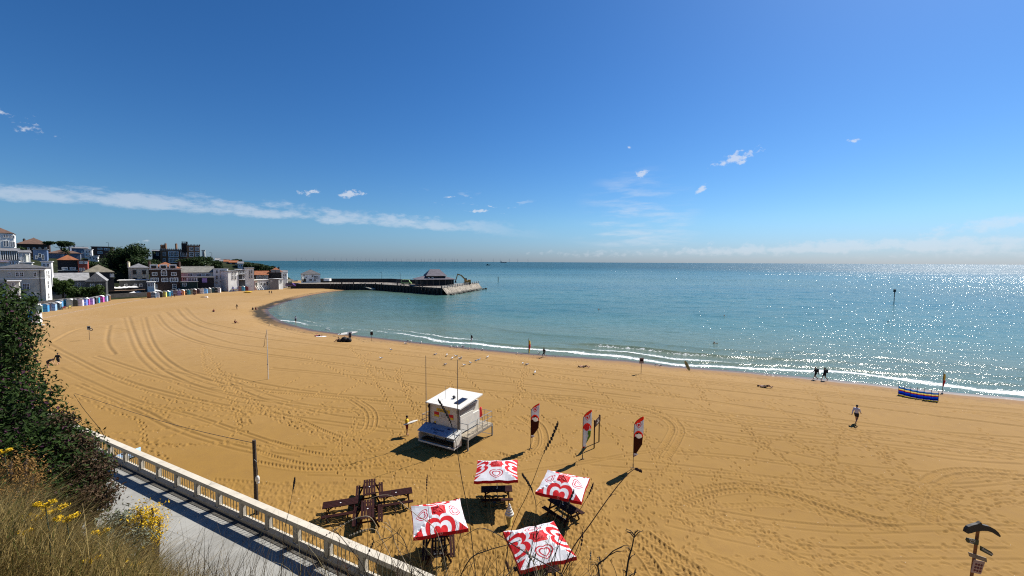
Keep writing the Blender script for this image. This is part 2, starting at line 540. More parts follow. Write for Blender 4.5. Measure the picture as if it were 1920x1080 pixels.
# rake lines drawn by the beach tractor: long lines read off the photograph
RAKE = [
 [(80, 640), (200, 700), (330, 740), (480, 770), (700, 800), (770, 806)],
 [(180, 668), (300, 705), (420, 735), (560, 757), (700, 770), (800, 772)],
 [(110, 690), (230, 742), (380, 785), (520, 830), (610, 838)],
 [(150, 720), (260, 765), (330, 800), (440, 835), (560, 855)],
 [(240, 595), (262, 650), (300, 690), (360, 720), (450, 745), (560, 762)],
 [(270, 595), (285, 640), (320, 680), (400, 715), (500, 730), (650, 745), (800, 760)],
 [(293, 590), (315, 615), (370, 640), (460, 658), (560, 672), (700, 690), (860, 708), (1000, 722), (1200, 745)],
 [(310, 585), (345, 612), (420, 640), (520, 655), (640, 668), (800, 690), (960, 708), (1150, 730), (1330, 752), (1600, 790), (1920, 835)],
 [(330, 580), (350, 600), (400, 620), (500, 636), (620, 650), (760, 667), (900, 682), (1060, 702), (1250, 722), (1500, 748), (1920, 800)],
 [(345, 577), (372, 600), (430, 615), (540, 632), (700, 652), (860, 668), (1020, 688), (1250, 710), (1600, 745), (1920, 778)],
 [(500, 618), (620, 630), (720, 642), (840, 655), (1000, 677), (1180, 693), (1400, 718), (1700, 755), (1920, 775)],
 [(480, 600), (560, 624), (680, 638), (860, 662), (1100, 690), (1300, 712), (1600, 738), (1920, 764)],
 [(510, 690), (620, 700), (760, 715), (900, 730), (1100, 745)],
 [(400, 700), (520, 725), (640, 740), (760, 745)],
 [(310, 693), (420, 720), (500, 750), (640, 780), (780, 790)],
 [(930, 735), (1100, 750), (1300, 775), (1500, 800), (1700, 820), (1920, 860)],
 [(980, 740), (1150, 765), (1350, 792), (1560, 815), (1750, 835), (1920, 850)],
 [(1250, 800), (1400, 820), (1600, 838), (1800, 862), (1920, 870)],
 [(1260, 815), (1420, 838), (1600, 872), (1780, 888), (1920, 900)],
 [(1200, 760), (1420, 780), (1700, 805), (1920, 820)],
 [(1230, 775), (1450, 800), (1640, 812), (1920, 842)],
 [(1250, 850), (1400, 862), (1560, 885), (1740, 915), (1920, 905)],
 [(1110, 858), (1260, 870), (1400, 888), (1560, 905), (1700, 915)],
 [(1300, 960), (1450, 985), (1600, 1000), (1750, 998), (1920, 1000)],
 [(1250, 985), (1400, 1020), (1560, 1045), (1750, 1048), (1920, 1050)],
 [(600, 876), (750, 880), (860, 884)], [(950, 888), (1080, 868), (1180, 850), (1260, 838)],
 [(420, 905), (560, 918), (700, 912), (860, 905)],
 [(520, 850), (620, 853), (740, 850), (800, 840)],
 [(205, 610), (200, 640), (215, 665)], [(100, 640), (140, 620), (170, 615), (240, 618)], [(130, 595), (200, 592), (245, 594)],
]
for l in RAKE:
    p = PX(l)
    nr_ = min(max((l[len(l)//2][1] - 700) / 260, 0), 1); groove(p, w=0.10 - 0.05 * nr_, dep=0.055 - 0.035 * nr_, ridge=0.5)
    if rnd.random() < 0.6:
        o = rnd.choice((-1, 1)) * rnd.uniform(0.35, 1.2)
        groove([q + Vector((o * 0.3, o)) for q in p], w=0.07, dep=0.03, ridge=0.6)
# tyre tracks with tread
for l, kw in (
 ([(470, 842), (560, 868), (640, 873), (720, 858), (790, 838)], dict(off=(0.0, 1.7))),
 ([(480, 866), (580, 880), (680, 876), (770, 862)], dict(off=(0,))),
 ([(655, 745), (690, 770), (692, 800), (670, 815)], dict(off=(-0.3, 0.5), tw=0.15)),
 ([(1240, 858), (1262, 825), (1268, 800), (1240, 778), (1180, 760), (1080, 750), (960, 742)], dict(off=(-0.4, 0.4))),
 ([(980, 780), (1008, 800), (1014, 830), (1000, 850)], dict(off=(-0.4, 0.4))),
 ([(935, 850), (975, 860), (1010, 845), (1060, 830)], dict(off=(0,))),
 ([(1278, 940), (1330, 920), (1400, 914), (1480, 926), (1560, 952), (1640, 978), (1690, 985)], dict(off=(-0.35, 0.35), tw=0.28)),
 ([(1730, 975), (1738, 930), (1760, 896), (1820, 884), (1920, 890)], dict(off=(-0.35, 0.35), tw=0.26)),
 ([(1200, 1000), (1250, 1040), (1310, 1080)], dict(off=(-0.3, 0.3), tw=0.3)),
 ([(1180, 1010), (1215, 1050), (1240, 1090)], dict(off=(0,), tw=0.3)),
 ([(1340, 950), (1450, 945), (1540, 960), (1640, 985)], dict(off=(0,), tw=0.22, dep=0.02)),
 ([(1200, 880), (1300, 884), (1420, 893), (1560, 905)], dict(off=(0,), tw=0.18, dep=0.025)),
 ([(500, 736), (620, 744), (720, 752), (800, 756)], dict(off=(0,), tw=0.22)),
 ([(440, 762), (540, 780), (600, 805), (640, 820)], dict(off=(0,), tw=0.22)),
 ([(1300, 1030), (1380, 1060), (1440, 1090)], dict(off=(0,), tw=0.22, dep=0.02)),
 ([(400, 900), (470, 905), (560, 915), (640, 915)], dict(off=(0,), tw=0.25, dep=0.03)),
 ([(1420, 700), (1600, 735), (1800, 770), (1920, 790)], dict(off=(0,), tw=0.2)),
):
    wheel_tracks(l, **kw)
# foot trails read off the photograph
for l in (
 [(1395, 800), (1430, 830), (1460, 855), (1520, 890), (1600, 930), (1700, 985)],
 [(1405, 800), (1450, 850), (1550, 895), (1650, 935), (1750, 960), (1850, 990)],
 [(1520, 720), (1560, 790), (1640, 850), (1720, 900), (1800, 940)],
 [(1200, 930), (1300, 960), (1400, 990), (1480, 1020), (1560, 1050), (1640, 1080)],
 [(1210, 940), (1330, 975), (1400, 1005), (1490, 1045), (1540, 1075)],
 [(1200, 800), (1230, 870), (1270, 920), (1280, 980), (1330, 1010)],
 [(1350, 880), (1320, 1000), (1250, 1040)], [(1440, 760), (1560, 800), (1700, 830), (1860, 860)],
 [(130, 745), (220, 760), (330, 770), (440, 772), (560, 778), (690, 765)],
 [(180, 760), (260, 790), (270, 830), (300, 855), (330, 860)],
 [(210, 700), (300, 745), (400, 760), (540, 765), (700, 772)],
 [(380, 650), (385, 690), (420, 730), (440, 770), (450, 800), (430, 820)],
 [(400, 680), (440, 730), (480, 765), (550, 800), (620, 820), (700, 840)],
 [(200, 820), (330, 835), (420, 830), (520, 838)],
 [(560, 660), (620, 690), (690, 720), (800, 740)], [(650, 650), (700, 690), (780, 730)],
 [(860, 690), (900, 730), (980, 760), (1040, 800), (1080, 860), (1100, 900)],
 [(940, 700), (1000, 740), (1100, 780), (1160, 830), (1180, 880)],
 [(1100, 720), (1180, 770), (1250, 800), (1340, 830)], [(1180, 700), (1260, 740), (1380, 790), (1420, 830)],
 [(920, 690), (1060, 712), (1200, 735), (1300, 750)], [(1250, 700), (1300, 720), (1330, 760)],
 [(1600, 800), (1700, 880), (1760, 960), (1820, 1040)], [(1560, 880), (1720, 930), (1880, 1000)],
 [(1480, 830), (1600, 880), (1740, 940), (1900, 985)], [(720, 800), (760, 830), (690, 845), (620, 860)],
 [(740, 690), (790, 800)], [(690, 690), (750, 790), (760, 812)], [(980, 690), (975, 740), (940, 780)],
):
    trail(PX(l)); 
    if rnd.random() < 0.6: trail([p + Vector((rnd.uniform(-.9, .9), rnd.uniform(.4, 1.2))) for p in PX(l)], jit=0.1)
# scattered single prints and short walks
def scatter_walks(n, box, spread=0.6, dep=0.045, len_=(4, 14)):
    for _ in range(n):
        p = onz(rnd.uniform(box[0], box[2]), rnd.uniform(box[1], box[3]), 0).xy
        ang = rnd.choice((-0.5, -0.35, 2.7, 1.2, -0.2)) + rnd.gauss(0, spread); q = [p]
        for _ in range(4):
            L = rnd.uniform(*len_) / 4; ang += rnd.gauss(0, 0.15)
            p = p + Vector((math.cos(ang), math.sin(ang))) * L; q.append(p)
        trail(q, dep=dep, jit=0.07)
scatter_walks(34, (950, 715, 1900, 850))
scatter_walks(40, (1400, 840, 1900, 1060), spread=0.3)
scatter_walks(10, (1150, 860, 1450, 1060))
scatter_walks(34, (640, 660, 1400, 720))
scatter_walks(22, (150, 700, 750, 860))
scatter_walks(22, (600, 840, 900, 900))
scatter_walks(40, (880, 900, 1280, 1070), spread=1.2, len_=(2, 8))
# trampled rough sand around the tables and along the wall
for _ in range(2600):
    x, y = rnd.uniform(300, 1250), rnd.uniform(922, 1085)
    if x < 520 and rnd.random() > (x - 300) / 220: continue
    if x > 1130 and rnd.random() < 0.75: continue
    p = onz(x, y, 0); footprint(p.x, p.y, rnd.uniform(0, PI), rnd.uniform(0.22, 0.36), rnd.uniform(0.12, 0.20), rnd.uniform(0.02, 0.055))
for _ in range(1500):
    t = rnd.random(); p = onz(rnd.gauss(760, 220), 905 + 22 * rnd.random(), 0)
    footprint(p.x, p.y, rnd.uniform(0, PI), 0.34, 0.2, rnd.uniform(0.015, 0.045))
dist = np.hypot(SX, SY)
dry = np.clip(SD / 6.0, 0, 1)
near = np.clip((95 - dist) / 40, 0, 1)
wz = np.clip((27 - SY) / 4, 0, 1)
SZ = SZ + (TR + RI) * 1.55 * np.where(SD > 1.0, 1.0, 0.2)
SZ = SZ + dry * (fbm(SX, SY, 0.12, 3, 3) * 0.10)
SZ = SZ + dry * near * fbm(SX, SY, 1.1, 3, 11) * (0.014 + 0.045 * wz * np.clip((12 - SX) / 4, 0, 1))
# heap of weed and the damp step along the waterline
SZ = SZ + 0.12 * np.exp(-((SD - 3.2) / 1.1) ** 2) * np.clip(fbm(SX, SY, 0.35, 3, 21) + 0.4, 0, 1)
# mask out sand lying deep under the sea
idx = np.arange(NRR * NAZ).reshape(NRR, NAZ)
keep = (SD > -22)
qk = keep[:-1, :-1] & keep[1:, 1:]
quads = np.stack([idx[:-1, :-1], idx[:-1, 1:], idx[1:, 1:], idx[1:, :-1]], -1)[qk]
used = np.zeros(NRR * NAZ, dtype=bool); used[quads.ravel()] = True
remap = np.cumsum(used) - 1
V = np.stack([SX, SY, SZ], -1).reshape(-1, 3)[used]
sdv = SD.reshape(-1)[used]

m_sand, t, p = newmat('sand')
P = t.pos('Object'); sda = t.attr('shore')
n1 = t.noise(P, 0.05, 4, 0.6); n2 = t.noise(P, 0.9, 4, 0.65); n3 = t.noise(P, 24, 2, 0.7)
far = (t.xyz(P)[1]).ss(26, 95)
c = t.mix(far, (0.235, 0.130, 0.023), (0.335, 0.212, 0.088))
c = t.mix(n1.ss(0.35, 0.65) * 0.5, c, (0.30, 0.175, 0.050))
c = t.mix(n2.ss(0.4, 0.7) * 0.28, c, (0.185, 0.100, 0.026))
c = t.mix(n3.ss(0.25, 0.75) * 0.35, c, (0.18, 0.098, 0.04))
shell = t.voro(P, 3.1)
c = t.mix(shell.lt(0.045) * t.noise(P, 0.4, 2).gt(0.55), c, (0.75, 0.70, 0.62))
edge = sda + (t.noise(P, 0.25, 3) - 0.5) * 3.0
damp = edge.ss(2.0, 4.6, 1.0, 0.0)
wet = (sda + (t.noise(P, 0.4, 3) - 0.5) * 1.2).ss(0.4, 2.2, 1.0, 0.0)
weed = (edge.ss(2.6, 3.6) * edge.ss(3.9, 5.6, 1.0, 0.0)) * t.noise(t.map(P, (1, 1, 1)), 1.4, 5, 0.7).ss(0.47, 0.62)
c = t.mix(damp * 0.75, c, (0.20, 0.11, 0.05))
c = t.mix(wet, c, (0.10, 0.07, 0.05))
px_ = t.xyz(P)
weedy = (px_[1]).ss(58, 95) * (px_[0]).ss(-10, -45)
c = t.mix(weed * (weedy * 0.8 + 0.25), c, (0.025, 0.02, 0.012))
bend = px_[1].ss(92, 118) * px_[1].ss(168, 190, 1.0, 0.0) * px_[0].ss(-40, -60)
heap = bend * (sda + (t.noise(P, 0.12, 4) - 0.5) * 7).ss(0.5, 1.8) * (sda + (t.noise(P, 0.3, 4) - 0.5) * 5).ss(3.2, 4.6, 1.0, 0.0)
c = t.mix(heap * 0.92, c, (0.022, 0.018, 0.010))
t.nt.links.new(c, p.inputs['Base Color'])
rg = wet.ss(0, 1, 0.92, 0.38)
t.nt.links.new(rg.s, p.inputs['Roughness'])
p.inputs['Specular IOR Level'].default_value = 0.25
b1 = t.bump(t.noise(P, 7.0, 4, 0.65), 0.22, 0.05)
t.nt.links.new(b1, p.inputs['Normal'])
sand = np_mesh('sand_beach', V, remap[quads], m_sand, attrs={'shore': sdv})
tag(sand, kind='structure')
sea_bounds = None
# seabed / deep ground reaching the horizon below everything
m_bed = mat('seabed', (0.30, 0.24, 0.15), 0.9)
MB().box((0, 0, -6.0), (120000, 120000, 1.0)).build('seabed', m_bed)['kind'] = 'structure'

# ---------------------------------------------------------------- sea
r1 = 24 * np.exp(np.linspace(0, math.log(330 / 24), 620)); r2 = 330 * np.exp(np.linspace(0, math.log(90000 / 330), 261))[1:]
rr = np.concatenate([r1, r2]); aa = np.linspace(R(-80), R(80), 1000)
RG, AG = np.meshgrid(rr, aa, indexing='ij')
QX, QY = RG * np.sin(AG), RG * np.cos(AG)
QD = up4(shore_d(QX[::4, ::4], QY[::4, ::4]), QX.shape)
d = -QD                                             # metres out to sea
wob = fbm(QX, QY, 0.03, 3, 31) * 9 + fbm(QX, QY, 0.15, 2, 33) * 2.0
dd = d + wob
expo = np.clip((QX + 48) / 40, 0.15, 1) + 0.75 * np.exp(-((QX + 62) / 14) ** 2 - ((QY - 108) / 22) ** 2)             # waves are larger on the open part of the bay
def crest(c, w): return np.where(dd > c, np.exp(-((dd - c) / (w * 2.6)) ** 2), np.exp(-((dd - c) / w) ** 2))
c1 = crest(4.0, 0.45); c2 = crest(10.5, 0.8); c3 = crest(19, 1.6)
seg = np.clip(fbm(QX, QY, 0.045, 2, 40) * 2.2 + 0.35, 0, 1)
QZ = SEAZ + 0.03 + (0.16 * c1 + 0.40 * c2 * seg + 0.20 * c3) * expo * (d > 0.5)
farw = np.clip((d - 12) / 40, 0, 1) * np.clip((420 - RG) / 200, 0, 1)
QZ = QZ + farw * (fbm(QX * 0.55 + QY * 0.2, QY * 1.0, 0.16, 3, 50) * 0.30)
foam = (np.exp(-((dd - 1.2) / 1.1) ** 2) * 0.88 + 0.75 * np.exp(-((dd - 5.0) / 1.2) ** 2) * seg + 0.55 * np.exp(-((dd - 9.4) / 0.9) ** 2) * np.clip(seg * 1.6 - 0.4, 0, 1))
foam = foam * (0.2 + 0.62 * expo) * np.clip(1.05 - np.clip((QY - 118) / 25, 0, 1), 0, 1)
QZ = np.where(d < 0.4, SEAZ + 0.03 - 0.10 * (0.4 - d), QZ)
idx = np.arange(QX.size).reshape(QX.shape)
keep = (QD < 4)
qk = keep[:-1, :-1] & keep[1:, 1:]
quads = np.stack([idx[:-1, :-1], idx[:-1, 1:], idx[1:, 1:], idx[1:, :-1]], -1)[qk]
used = np.zeros(QX.size, dtype=bool); used[quads.ravel()] = True
remap = np.cumsum(used) - 1
V = np.stack([QX, QY, QZ], -1).reshape(-1, 3)[used]
m_sea, t, p = newmat('sea_water')
P = t.pos('Object'); da = t.attr('off'); fo = t.attr('foam')
x_, y_, z_ = t.xyz(P)
dist_ = (x_ * x_ + y_ * y_).sqrt()
c = t.mix(da.ss(0, 60), (0.120, 0.150, 0.100), (0.062, 0.145, 0.130))
c = t.mix(da.ss(40, 260), c, (0.015, 0.086, 0.084))
c = t.mix(dist_.ss(350, 1400), c, (0.002, 0.036, 0.038))
st = t.noise(t.map(P, (0.35, 1.6, 1), rot=(0, 0, 0.25)), 0.02, 5, 0.6)
c = t.mix(st.ss(0.42, 0.66) * 0.5, c, (0.06, 0.135, 0.115))
st2 = t.noise(t.map(P, (0.25, 1.3, 1), rot=(0, 0, -0.1)), 0.004, 4, 0.6)
c = t.mix(st2.ss(0.45, 0.62) * 0.45, c, (0.006, 0.055, 0.066))
lace = t.noise(t.map(P, (1, 1, 0.2)), 1.7, 6, 0.72, 0.6)
fm = (fo + (lace - 0.5) * 1.7).ss(0.38, 0.62)
caps = t.noise(t.map(P, (0.35, 1.6, 1), rot=(0, 0, 0.1)), 0.22, 5, 0.7).ss(0.735, 0.76) * dist_.ss(60, 90) * dist_.ss(300, 700, 1.0, 0.0)
fm = fm.max(caps * 0.6)
c = t.mix(fm, c, (0.62, 0.64, 0.64))
t.nt.links.new(c, p.inputs['Base Color'])
rgh = fm.max(dist_.ss(150, 1400) * 0.20 + 0.11).min(0.8)
t.nt.links.new(rgh.s, p.inputs['Roughness'])
p.inputs['IOR'].default_value = 1.33
p.inputs['Specular IOR Level'].default_value = 0.28
w1 = t.noise(t.map(P, (0.6, 1.25, 1), rot=(0, 0, 0.12)), 0.42, 5, 0.62, 0.4)
w2 = t.noise(t.map(P, (0.7, 1.2, 1), rot=(0, 0, 0.3)), 2.1, 4, 0.66)
nb = t.bump(w1, 0.6, 0.6)
nb = t.bump(w2, 0.4, 0.15, nb)
# small wind ripples tilt the surface at every scale the eye cannot resolve
rip = t.nt.nodes.new('ShaderNodeTexNoise')
t.nt.links.new(t.map(P, (0.8, 1.15, 1), rot=(0, 0, 0.2)), rip.inputs['Vector'])
rip.inputs['Scale'].default_value = 0.75; rip.inputs['Detail'].default_value = 2.0; rip.inputs['Roughness'].default_value = 0.7
rx_, ry_, rz_ = t.xyz(rip.outputs['Color'])
gust = t.noise(t.map(P, (0.4, 1.2, 1)), 0.012, 4, 0.6)
amp = (dist_.ss(90, 650) * 1.80 + 0.30) * (gust.ss(0.38, 0.62) * 0.9 + 0.45)
nv = t.nt.nodes.new('ShaderNodeVectorMath'); nv.operation = 'ADD'
t.nt.links.new(nb, nv.inputs[0]); t.nt.links.new(t.vec((rx_ - 0.5) * amp, (ry_ - 0.5) * amp, 0.0), nv.inputs[1])
nn = t.nt.nodes.new('ShaderNodeVectorMath'); nn.operation = 'NORMALIZE'
t.nt.links.new(nv.outputs[0], nn.inputs[0]); nb = nn.outputs[0]
t.nt.links.new(nb, p.inputs['Normal'])
sea = np_mesh('sea_water', V, remap[quads], m_sea, attrs={'off': d.reshape(-1)[used], 'foam': foam.reshape(-1)[used]})
tag(sea, kind='structure')
# ================================================================ near objects
M_white = mat('white_paint', (0.64, 0.62, 0.56), 0.45, 0.05, 1.5, stain=0.25)
M_cream = mat('cream_render', (0.50, 0.45, 0.36), 0.75, 0.08, 1.2, 0.25, 30, stain=0.5)
M_steel = mat('galvanised_steel', (0.30, 0.31, 0.31), 0.45, 0.15, 4, metal=0.6)
M_dark = mat('dark_metal', (0.03, 0.03, 0.035), 0.5, 0.2)
M_black = mat('black_rubber', (0.012, 0.012, 0.014), 0.7, 0.2)
M_wood = mat('weathered_wood', (0.16, 0.105, 0.06), 0.85, 0.35, 6, 0.5, 30)
M_redwood = mat('dark_red_stained_timber', (0.022, 0.004, 0.003), 0.75, 0.4, 8, 0.3, 40, spec=0.15)
M_red = mat('red_cloth', (0.62, 0.015, 0.02), 0.7, 0.08)
M_yellow = mat('yellow_board', (0.75, 0.48, 0.02), 0.5, 0.08)
M_bluegrey = mat('blue_grey_panel', (0.26, 0.31, 0.41), 0.55, 0.08)
M_navy = mat('navy_lettering', (0.01, 0.015, 0.08), 0.6, 0.05)
M_skin = mat('skin', (0.45, 0.24, 0.15), 0.6, 0.08)
M_skin2 = mat('tanned_skin', (0.28, 0.13, 0.07), 0.6, 0.08)

def text(name, body, size, m, parent, loc, rot, align='CENTER', ext=0.002):
    cu = bpy.data.curves.new(name, 'FONT'); cu.body = body; cu.size = size; cu.align_x = align; cu.align_y = 'CENTER'
    cu.extrude = ext; cu.materials.append(m); cu.space_line = 0.85
    o = bpy.data.objects.new(name, cu); o.location = loc; o.rotation_euler = rot
    return link(o, parent)

# ---------------------------------------------------------------- lifeguard hut
hut_p = Vector((-5.53, 34.27, 0.0)); hut_rz = R(-29.4)
hut = empty('lifeguard_hut', hut_p, hut_rz, 'white lifeguard hut on a steel legged platform with two tall masts', 'lifeguard hut')
b = MB()
b.box2((-1.5, 0, 1.12), (1.5, 2.85, 3.16))
b.build('cabin_wall', mat('hut_wall', (0.66, 0.62, 0.52), 0.55, 0.06, 1.0, stain=0.45), hut)
b = MB()
for x in (-0.5, 0.5): b.box2((x - 0.008, -0.006, 1.16), (x + 0.008, -0.002, 3.1))
b.box2((-1.45, -0.006, 2.10), (1.45, -0.002, 2.112)); b.build('panel_seams', M_steel, hut)
b = MB()
rf = [(-1.78, -0.22), (1.78, -0.22), (1.78, 3.1), (-1.78, 3.1)]
zt = lambda y: 3.22 + (y + 0.22) * 0.105
b.add([(x, y, zt(y)) for x, y in rf] + [(x, y, zt(y) + 0.10) for x, y in rf], [(3, 2, 1, 0), (4, 5, 6, 7), (0, 1, 5, 4), (1, 2, 6, 5), (2, 3, 7, 6), (3, 0, 4, 7)])
roof = b.build('roof', M_white, hut)
b = MB()
for sy in (0.35,):
    b.box((0.95, 1.05, zt(1.05) + 0.135), (0.55, 1.15, 0.05), rot=Matrix.Rotation(math.atan(0.105), 3, 'X'))
b.build('solar_panel', mat('solar_panel', (0.012, 0.014, 0.03), 0.2, 0.3, 14), roof)
MB().tube([(0.05, 1.35, zt(1.35) + 0.1), (0.05, 1.35, zt(1.35) + 0.2), (0.05, 1.25, zt(1.35) + 0.26)], 0.11, 10).ell((0.05, 1.3, zt(1.35) + 0.24), (0.17, 0.12, 0.05)).build('roof_vent', M_dark, roof)
MB().tube([(-0.62, 1.0, zt(1) + 0.09), (-0.62, 1.0, zt(1) + 1.15)], 0.012, 6).build('whip_aerial', M_steel, roof)
b = MB()                                             # window band and shutters on the right side
b.box2((1.503, 0.15, 2.62), (1.54, 2.3, 3.05)); b.build('window_band', mat('grey_window_band', (0.22, 0.22, 0.22), 0.3, 0.1), hut)
b = MB(); b.box2((1.503, 0.1, 1.18), (1.60, 2.85, 2.30)); b.box2((1.503, 0.1, 2.30), (1.595, 1.9, 2.58)); b.build('side_shutter', M_white, hut)
for sx in (-1, 1):                                   # corner posts with brackets
    MB().box2((sx * 1.5 - 0.05, -0.09, 1.0), (sx * 1.5 + 0.05, -0.003, 3.18)).box2((sx * 1.5 - 0.09, -0.16, 2.86), (sx * 1.5 + 0.09, -0.09, 3.1)).build('corner_post', mat('dark_bronze_trim', (0.05, 0.035, 0.025), 0.6), hut)
for sx, h in ((-1, 7.25), (1, 7.3)):
    MB().tube([(sx * 1.62, -0.30, 0.9), (sx * 1.62, -0.30, 4.4), (sx * 1.62, -0.30, h)], [0.035, 0.03, 0.022], 8).build('mast', mat('mast_metal', (0.16, 0.15, 0.14), 0.5, metal=0.3), hut)
# deck
b = MB()
for i in range(17): b.box2((-2.35, 0.0 + i * 0.215, 0.98), (2.45, 0.2 + i * 0.215, 1.06))
b.build('deck', mat('deck_boards', (0.30, 0.25, 0.18), 0.85, 0.3, 3, 0.3), hut)
b = MB()
for x in (-2.3, 2.42):
    b.box2((x - 0.04, -0.06, 0.84), (x + 0.04, 3.66, 0.975))
for y in (-0.02, 1.2, 2.4, 3.62): b.box2((-2.25, y - 0.03, 0.86), (2.37, y + 0.03, 0.97))
b.bar((2.42, 3.55, 0.1), (2.42, 1.9, 0.85), 0.05, 0.05); b.bar((2.42, 0, 0.82), (2.42, 1.2, 0.84), 0.05, 0.05)
b.build('platform_frame', M_steel, hut)
for x, y in ((2.42, -0.05), (2.42, 3.6), (-2.3, -0.05), (-2.3, 3.6)):
    MB().box2((x - 0.055, y - 0.055, -0.1), (x + 0.055, y + 0.055, 0.84)).build('leg', M_steel, hut)
def rail(pts, parent, z0=1.06, h=1.05, name='railing', every=0.85):
    b = MB(); pts = [Vector(p) for p in pts]
    for a, c in zip(pts[:-1], pts[1:]):
        L = (c - a).length; n = max(1, round(L / every))
        for zz in (h, h * 0.55): b.tube([(a.x, a.y, z0 + zz), (c.x, c.y, z0 + zz)], 0.022, 6)
        for k in range(n + 1):
            p = a + (c - a) * k / n; b.tube([(p.x, p.y, z0), (p.x, p.y, z0 + h)], 0.022, 6)
    return b.build(name, M_steel, parent)
rail([(2.4, 1.35), (2.4, 3.58), (0.9, 3.58)], hut)
rail([(2.4, 0.02), (2.4, 1.15)], hut)
rail([(1.62, -0.02), (2.4, -0.02)], hut)
rail([(-1.6, -0.02), (-2.3, -0.02), (-2.3, 2.4)], hut)
# storage box with flap on the front
bx = MB()
y0, y1 = -1.0, -0.10
bx.box2((-1.75, y0, 0.30), (1.75, y1, 0.38)); bx.box2((-1.75, y1 - 0.05, 0.38), (1.75, y1, 1.30))
for s_ in (-1, 1):
    poly = [(y0, 0.34), (y0 - 0.02, 0.95), (y1, 1.38), (y1, 0.34)]
    x0, x1 = (1.75, 1.85) if s_ > 0 else (-1.85, -1.75)
    bx.prism(poly, x0, x1, f=lambda a, c, h: (h, a, c))
bx.box2((-1.85, y0 - 0.05, 0.28), (1.85, y0 - 0.003, 0.40)); bx.build('storage_box', M_white, hut)
b = MB()
for x in (-0.6, 0.5):
    b.tube([(x - .2, -0.6, 0.42), (x + .25, -0.5, 0.95)], 0.03, 6); b.tube([(x + .25, -0.6, 0.42), (x - .1, -0.4, 0.9)], 0.03, 6)
b.box2((-1.6, -0.9, 0.385), (1.5, -0.3, 0.5)); b.build('stored_gear', mat('dark_gear', (0.05, 0.035, 0.015), 0.8, 0.4), hut)
b = MB()
fl = [(-1.86, -0.08, 1.52), (1.86, -0.08, 1.52), (1.86, -1.12, 1.16), (-1.86, -1.12, 1.16)]
b.add(fl + [(x, y, z + 0.05) for x, y, z in fl], [(3, 2, 1, 0)[::-1], (7, 6, 5, 4), (0, 1, 5, 4), (1, 2, 6, 5), (2, 3, 7, 6), (3, 0, 4, 7)])
flap = b.build('front_flap', M_bluegrey, hut)
b = MB(); q = lambda x, t: (x, -0.08 + (-1.04) * t, 1.573 - 0.36 * t)
b.add([q(1.0, 1), q(1.87, 1), q(1.87, 0), q(1.25, 0)], [(0, 1, 2, 3)]); b.build('white_flap_end', M_white, flap)
tilt = math.atan2(0.36, 1.04)
text('lettering', 'Lifeguards', 0.34, M_navy, flap, (-0.15, -0.62, 1.392), (tilt, 0, 0))
text('lettering', 'RNLI', 0.20, M_navy, flap, (-0.15, -0.93, 1.285), (tilt, 0, 0))
MB().ell((0.75, -0.3, 1.51), (0.16, 0.09, 0.006), rot=Matrix.Rotation(tilt, 3, 'X')).build('emblem', M_navy, flap)
def board(name, x0, x1, z0, z1, m, y=-0.02):
    return MB().box2((x0, y, z0), (x1, y + 0.017, z1)).build(name, m, hut)
s_ = board('yellow_sign', -0.75, 0.62, 2.66, 2.93, M_yellow); text('lettering', 'Lifeguards', 0.25, M_navy, s_, (-0.06, -0.022, 2.79), (PI / 2, 0, 0))
for x in (-1.0, 0.48):
    s_ = board('flag_sign', x, x + 0.50, 2.36, 2.60, M_red); MB().box2((x, -0.024, 2.20), (x + 0.5, -0.003, 2.36)).build('yellow_half', M_yellow, s_)
s_ = board('notice', -0.44, 0.42, 2.17, 2.60, M_white)
text('lettering', 'Swim between\nthe red and\nyellow flags', 0.125, M_black, s_, (-0.01, -0.022, 2.385), (PI / 2, 0, 0))
s_ = board('picture_sign', -1.36, -0.72, 1.36, 1.92, M_white); MB().prism([(-1.32, 1.38), (-0.76, 1.38), (-0.76, 1.5), (-0.9, 1.86), (-1.0, 1.72), (-1.1, 1.6), (-1.32, 1.52)], -0.026, -0.021, f=lambda a, c, h: (a, h, c)).build('picture', M_navy, s_)
MB().ell((-0.9, -0.026, 1.72), (0.1, 0.004, 0.09)).build('picture_spot', M_yellow, s_)
rt = MB(); rt.tube([(0, 0, 0.0), (0.05, 0, 0.35), (0.0, 0.03, 0.75), (0.06, 0, 0.95)], [0.09, 0.13, 0.12, 0.07], 8)
o = rt.build('rescue_float', M_red, smooth=True); tag(o, 'red rescue float hung on the rail behind the lifeguard hut', 'rescue float')
o.location = hut_p + Matrix.Rotation(hut_rz, 3, 'Z') @ Vector((1.28, 3.45, 1.35))

# ---------------------------------------------------------------- cloth design: concentric hearts
def heart_d(t, u, v, k=0.62):
    """level value of a heart shape around (0,0), lobes towards +v"""
    a = u.abs(); w = v - a.sqrt() * k
    return (a * a * 1.15 + w * w).sqrt()
def cloth(name, build, rough=0.75, trans=0.25):
    m, t, p = newmat(name)
    c = build(t)
    t.nt.links.new(c, p.inputs['Base Color']); p.inputs['Roughness'].default_value = rough
    p.inputs['Specular IOR Level'].default_value = 0.2
    tr = t.nt.nodes.new('ShaderNodeBsdfTranslucent'); t.nt.links.new(c, tr.inputs['Color'])
    mx = t.nt.nodes.new('ShaderNodeMixShader'); mx.inputs[0].default_value = trans
    out = t.nt.nodes['Material Output']
    t.nt.links.new(p.outputs[0], mx.inputs[1]); t.nt.links.new(tr.outputs[0], mx.inputs[2]); t.nt.links.new(mx.outputs[0], out.inputs[0])
    return m
RED = (0.50, 0.008, 0.014); WHT = (0.62, 0.62, 0.65)
HS = 1.31                                            # half size of a canopy
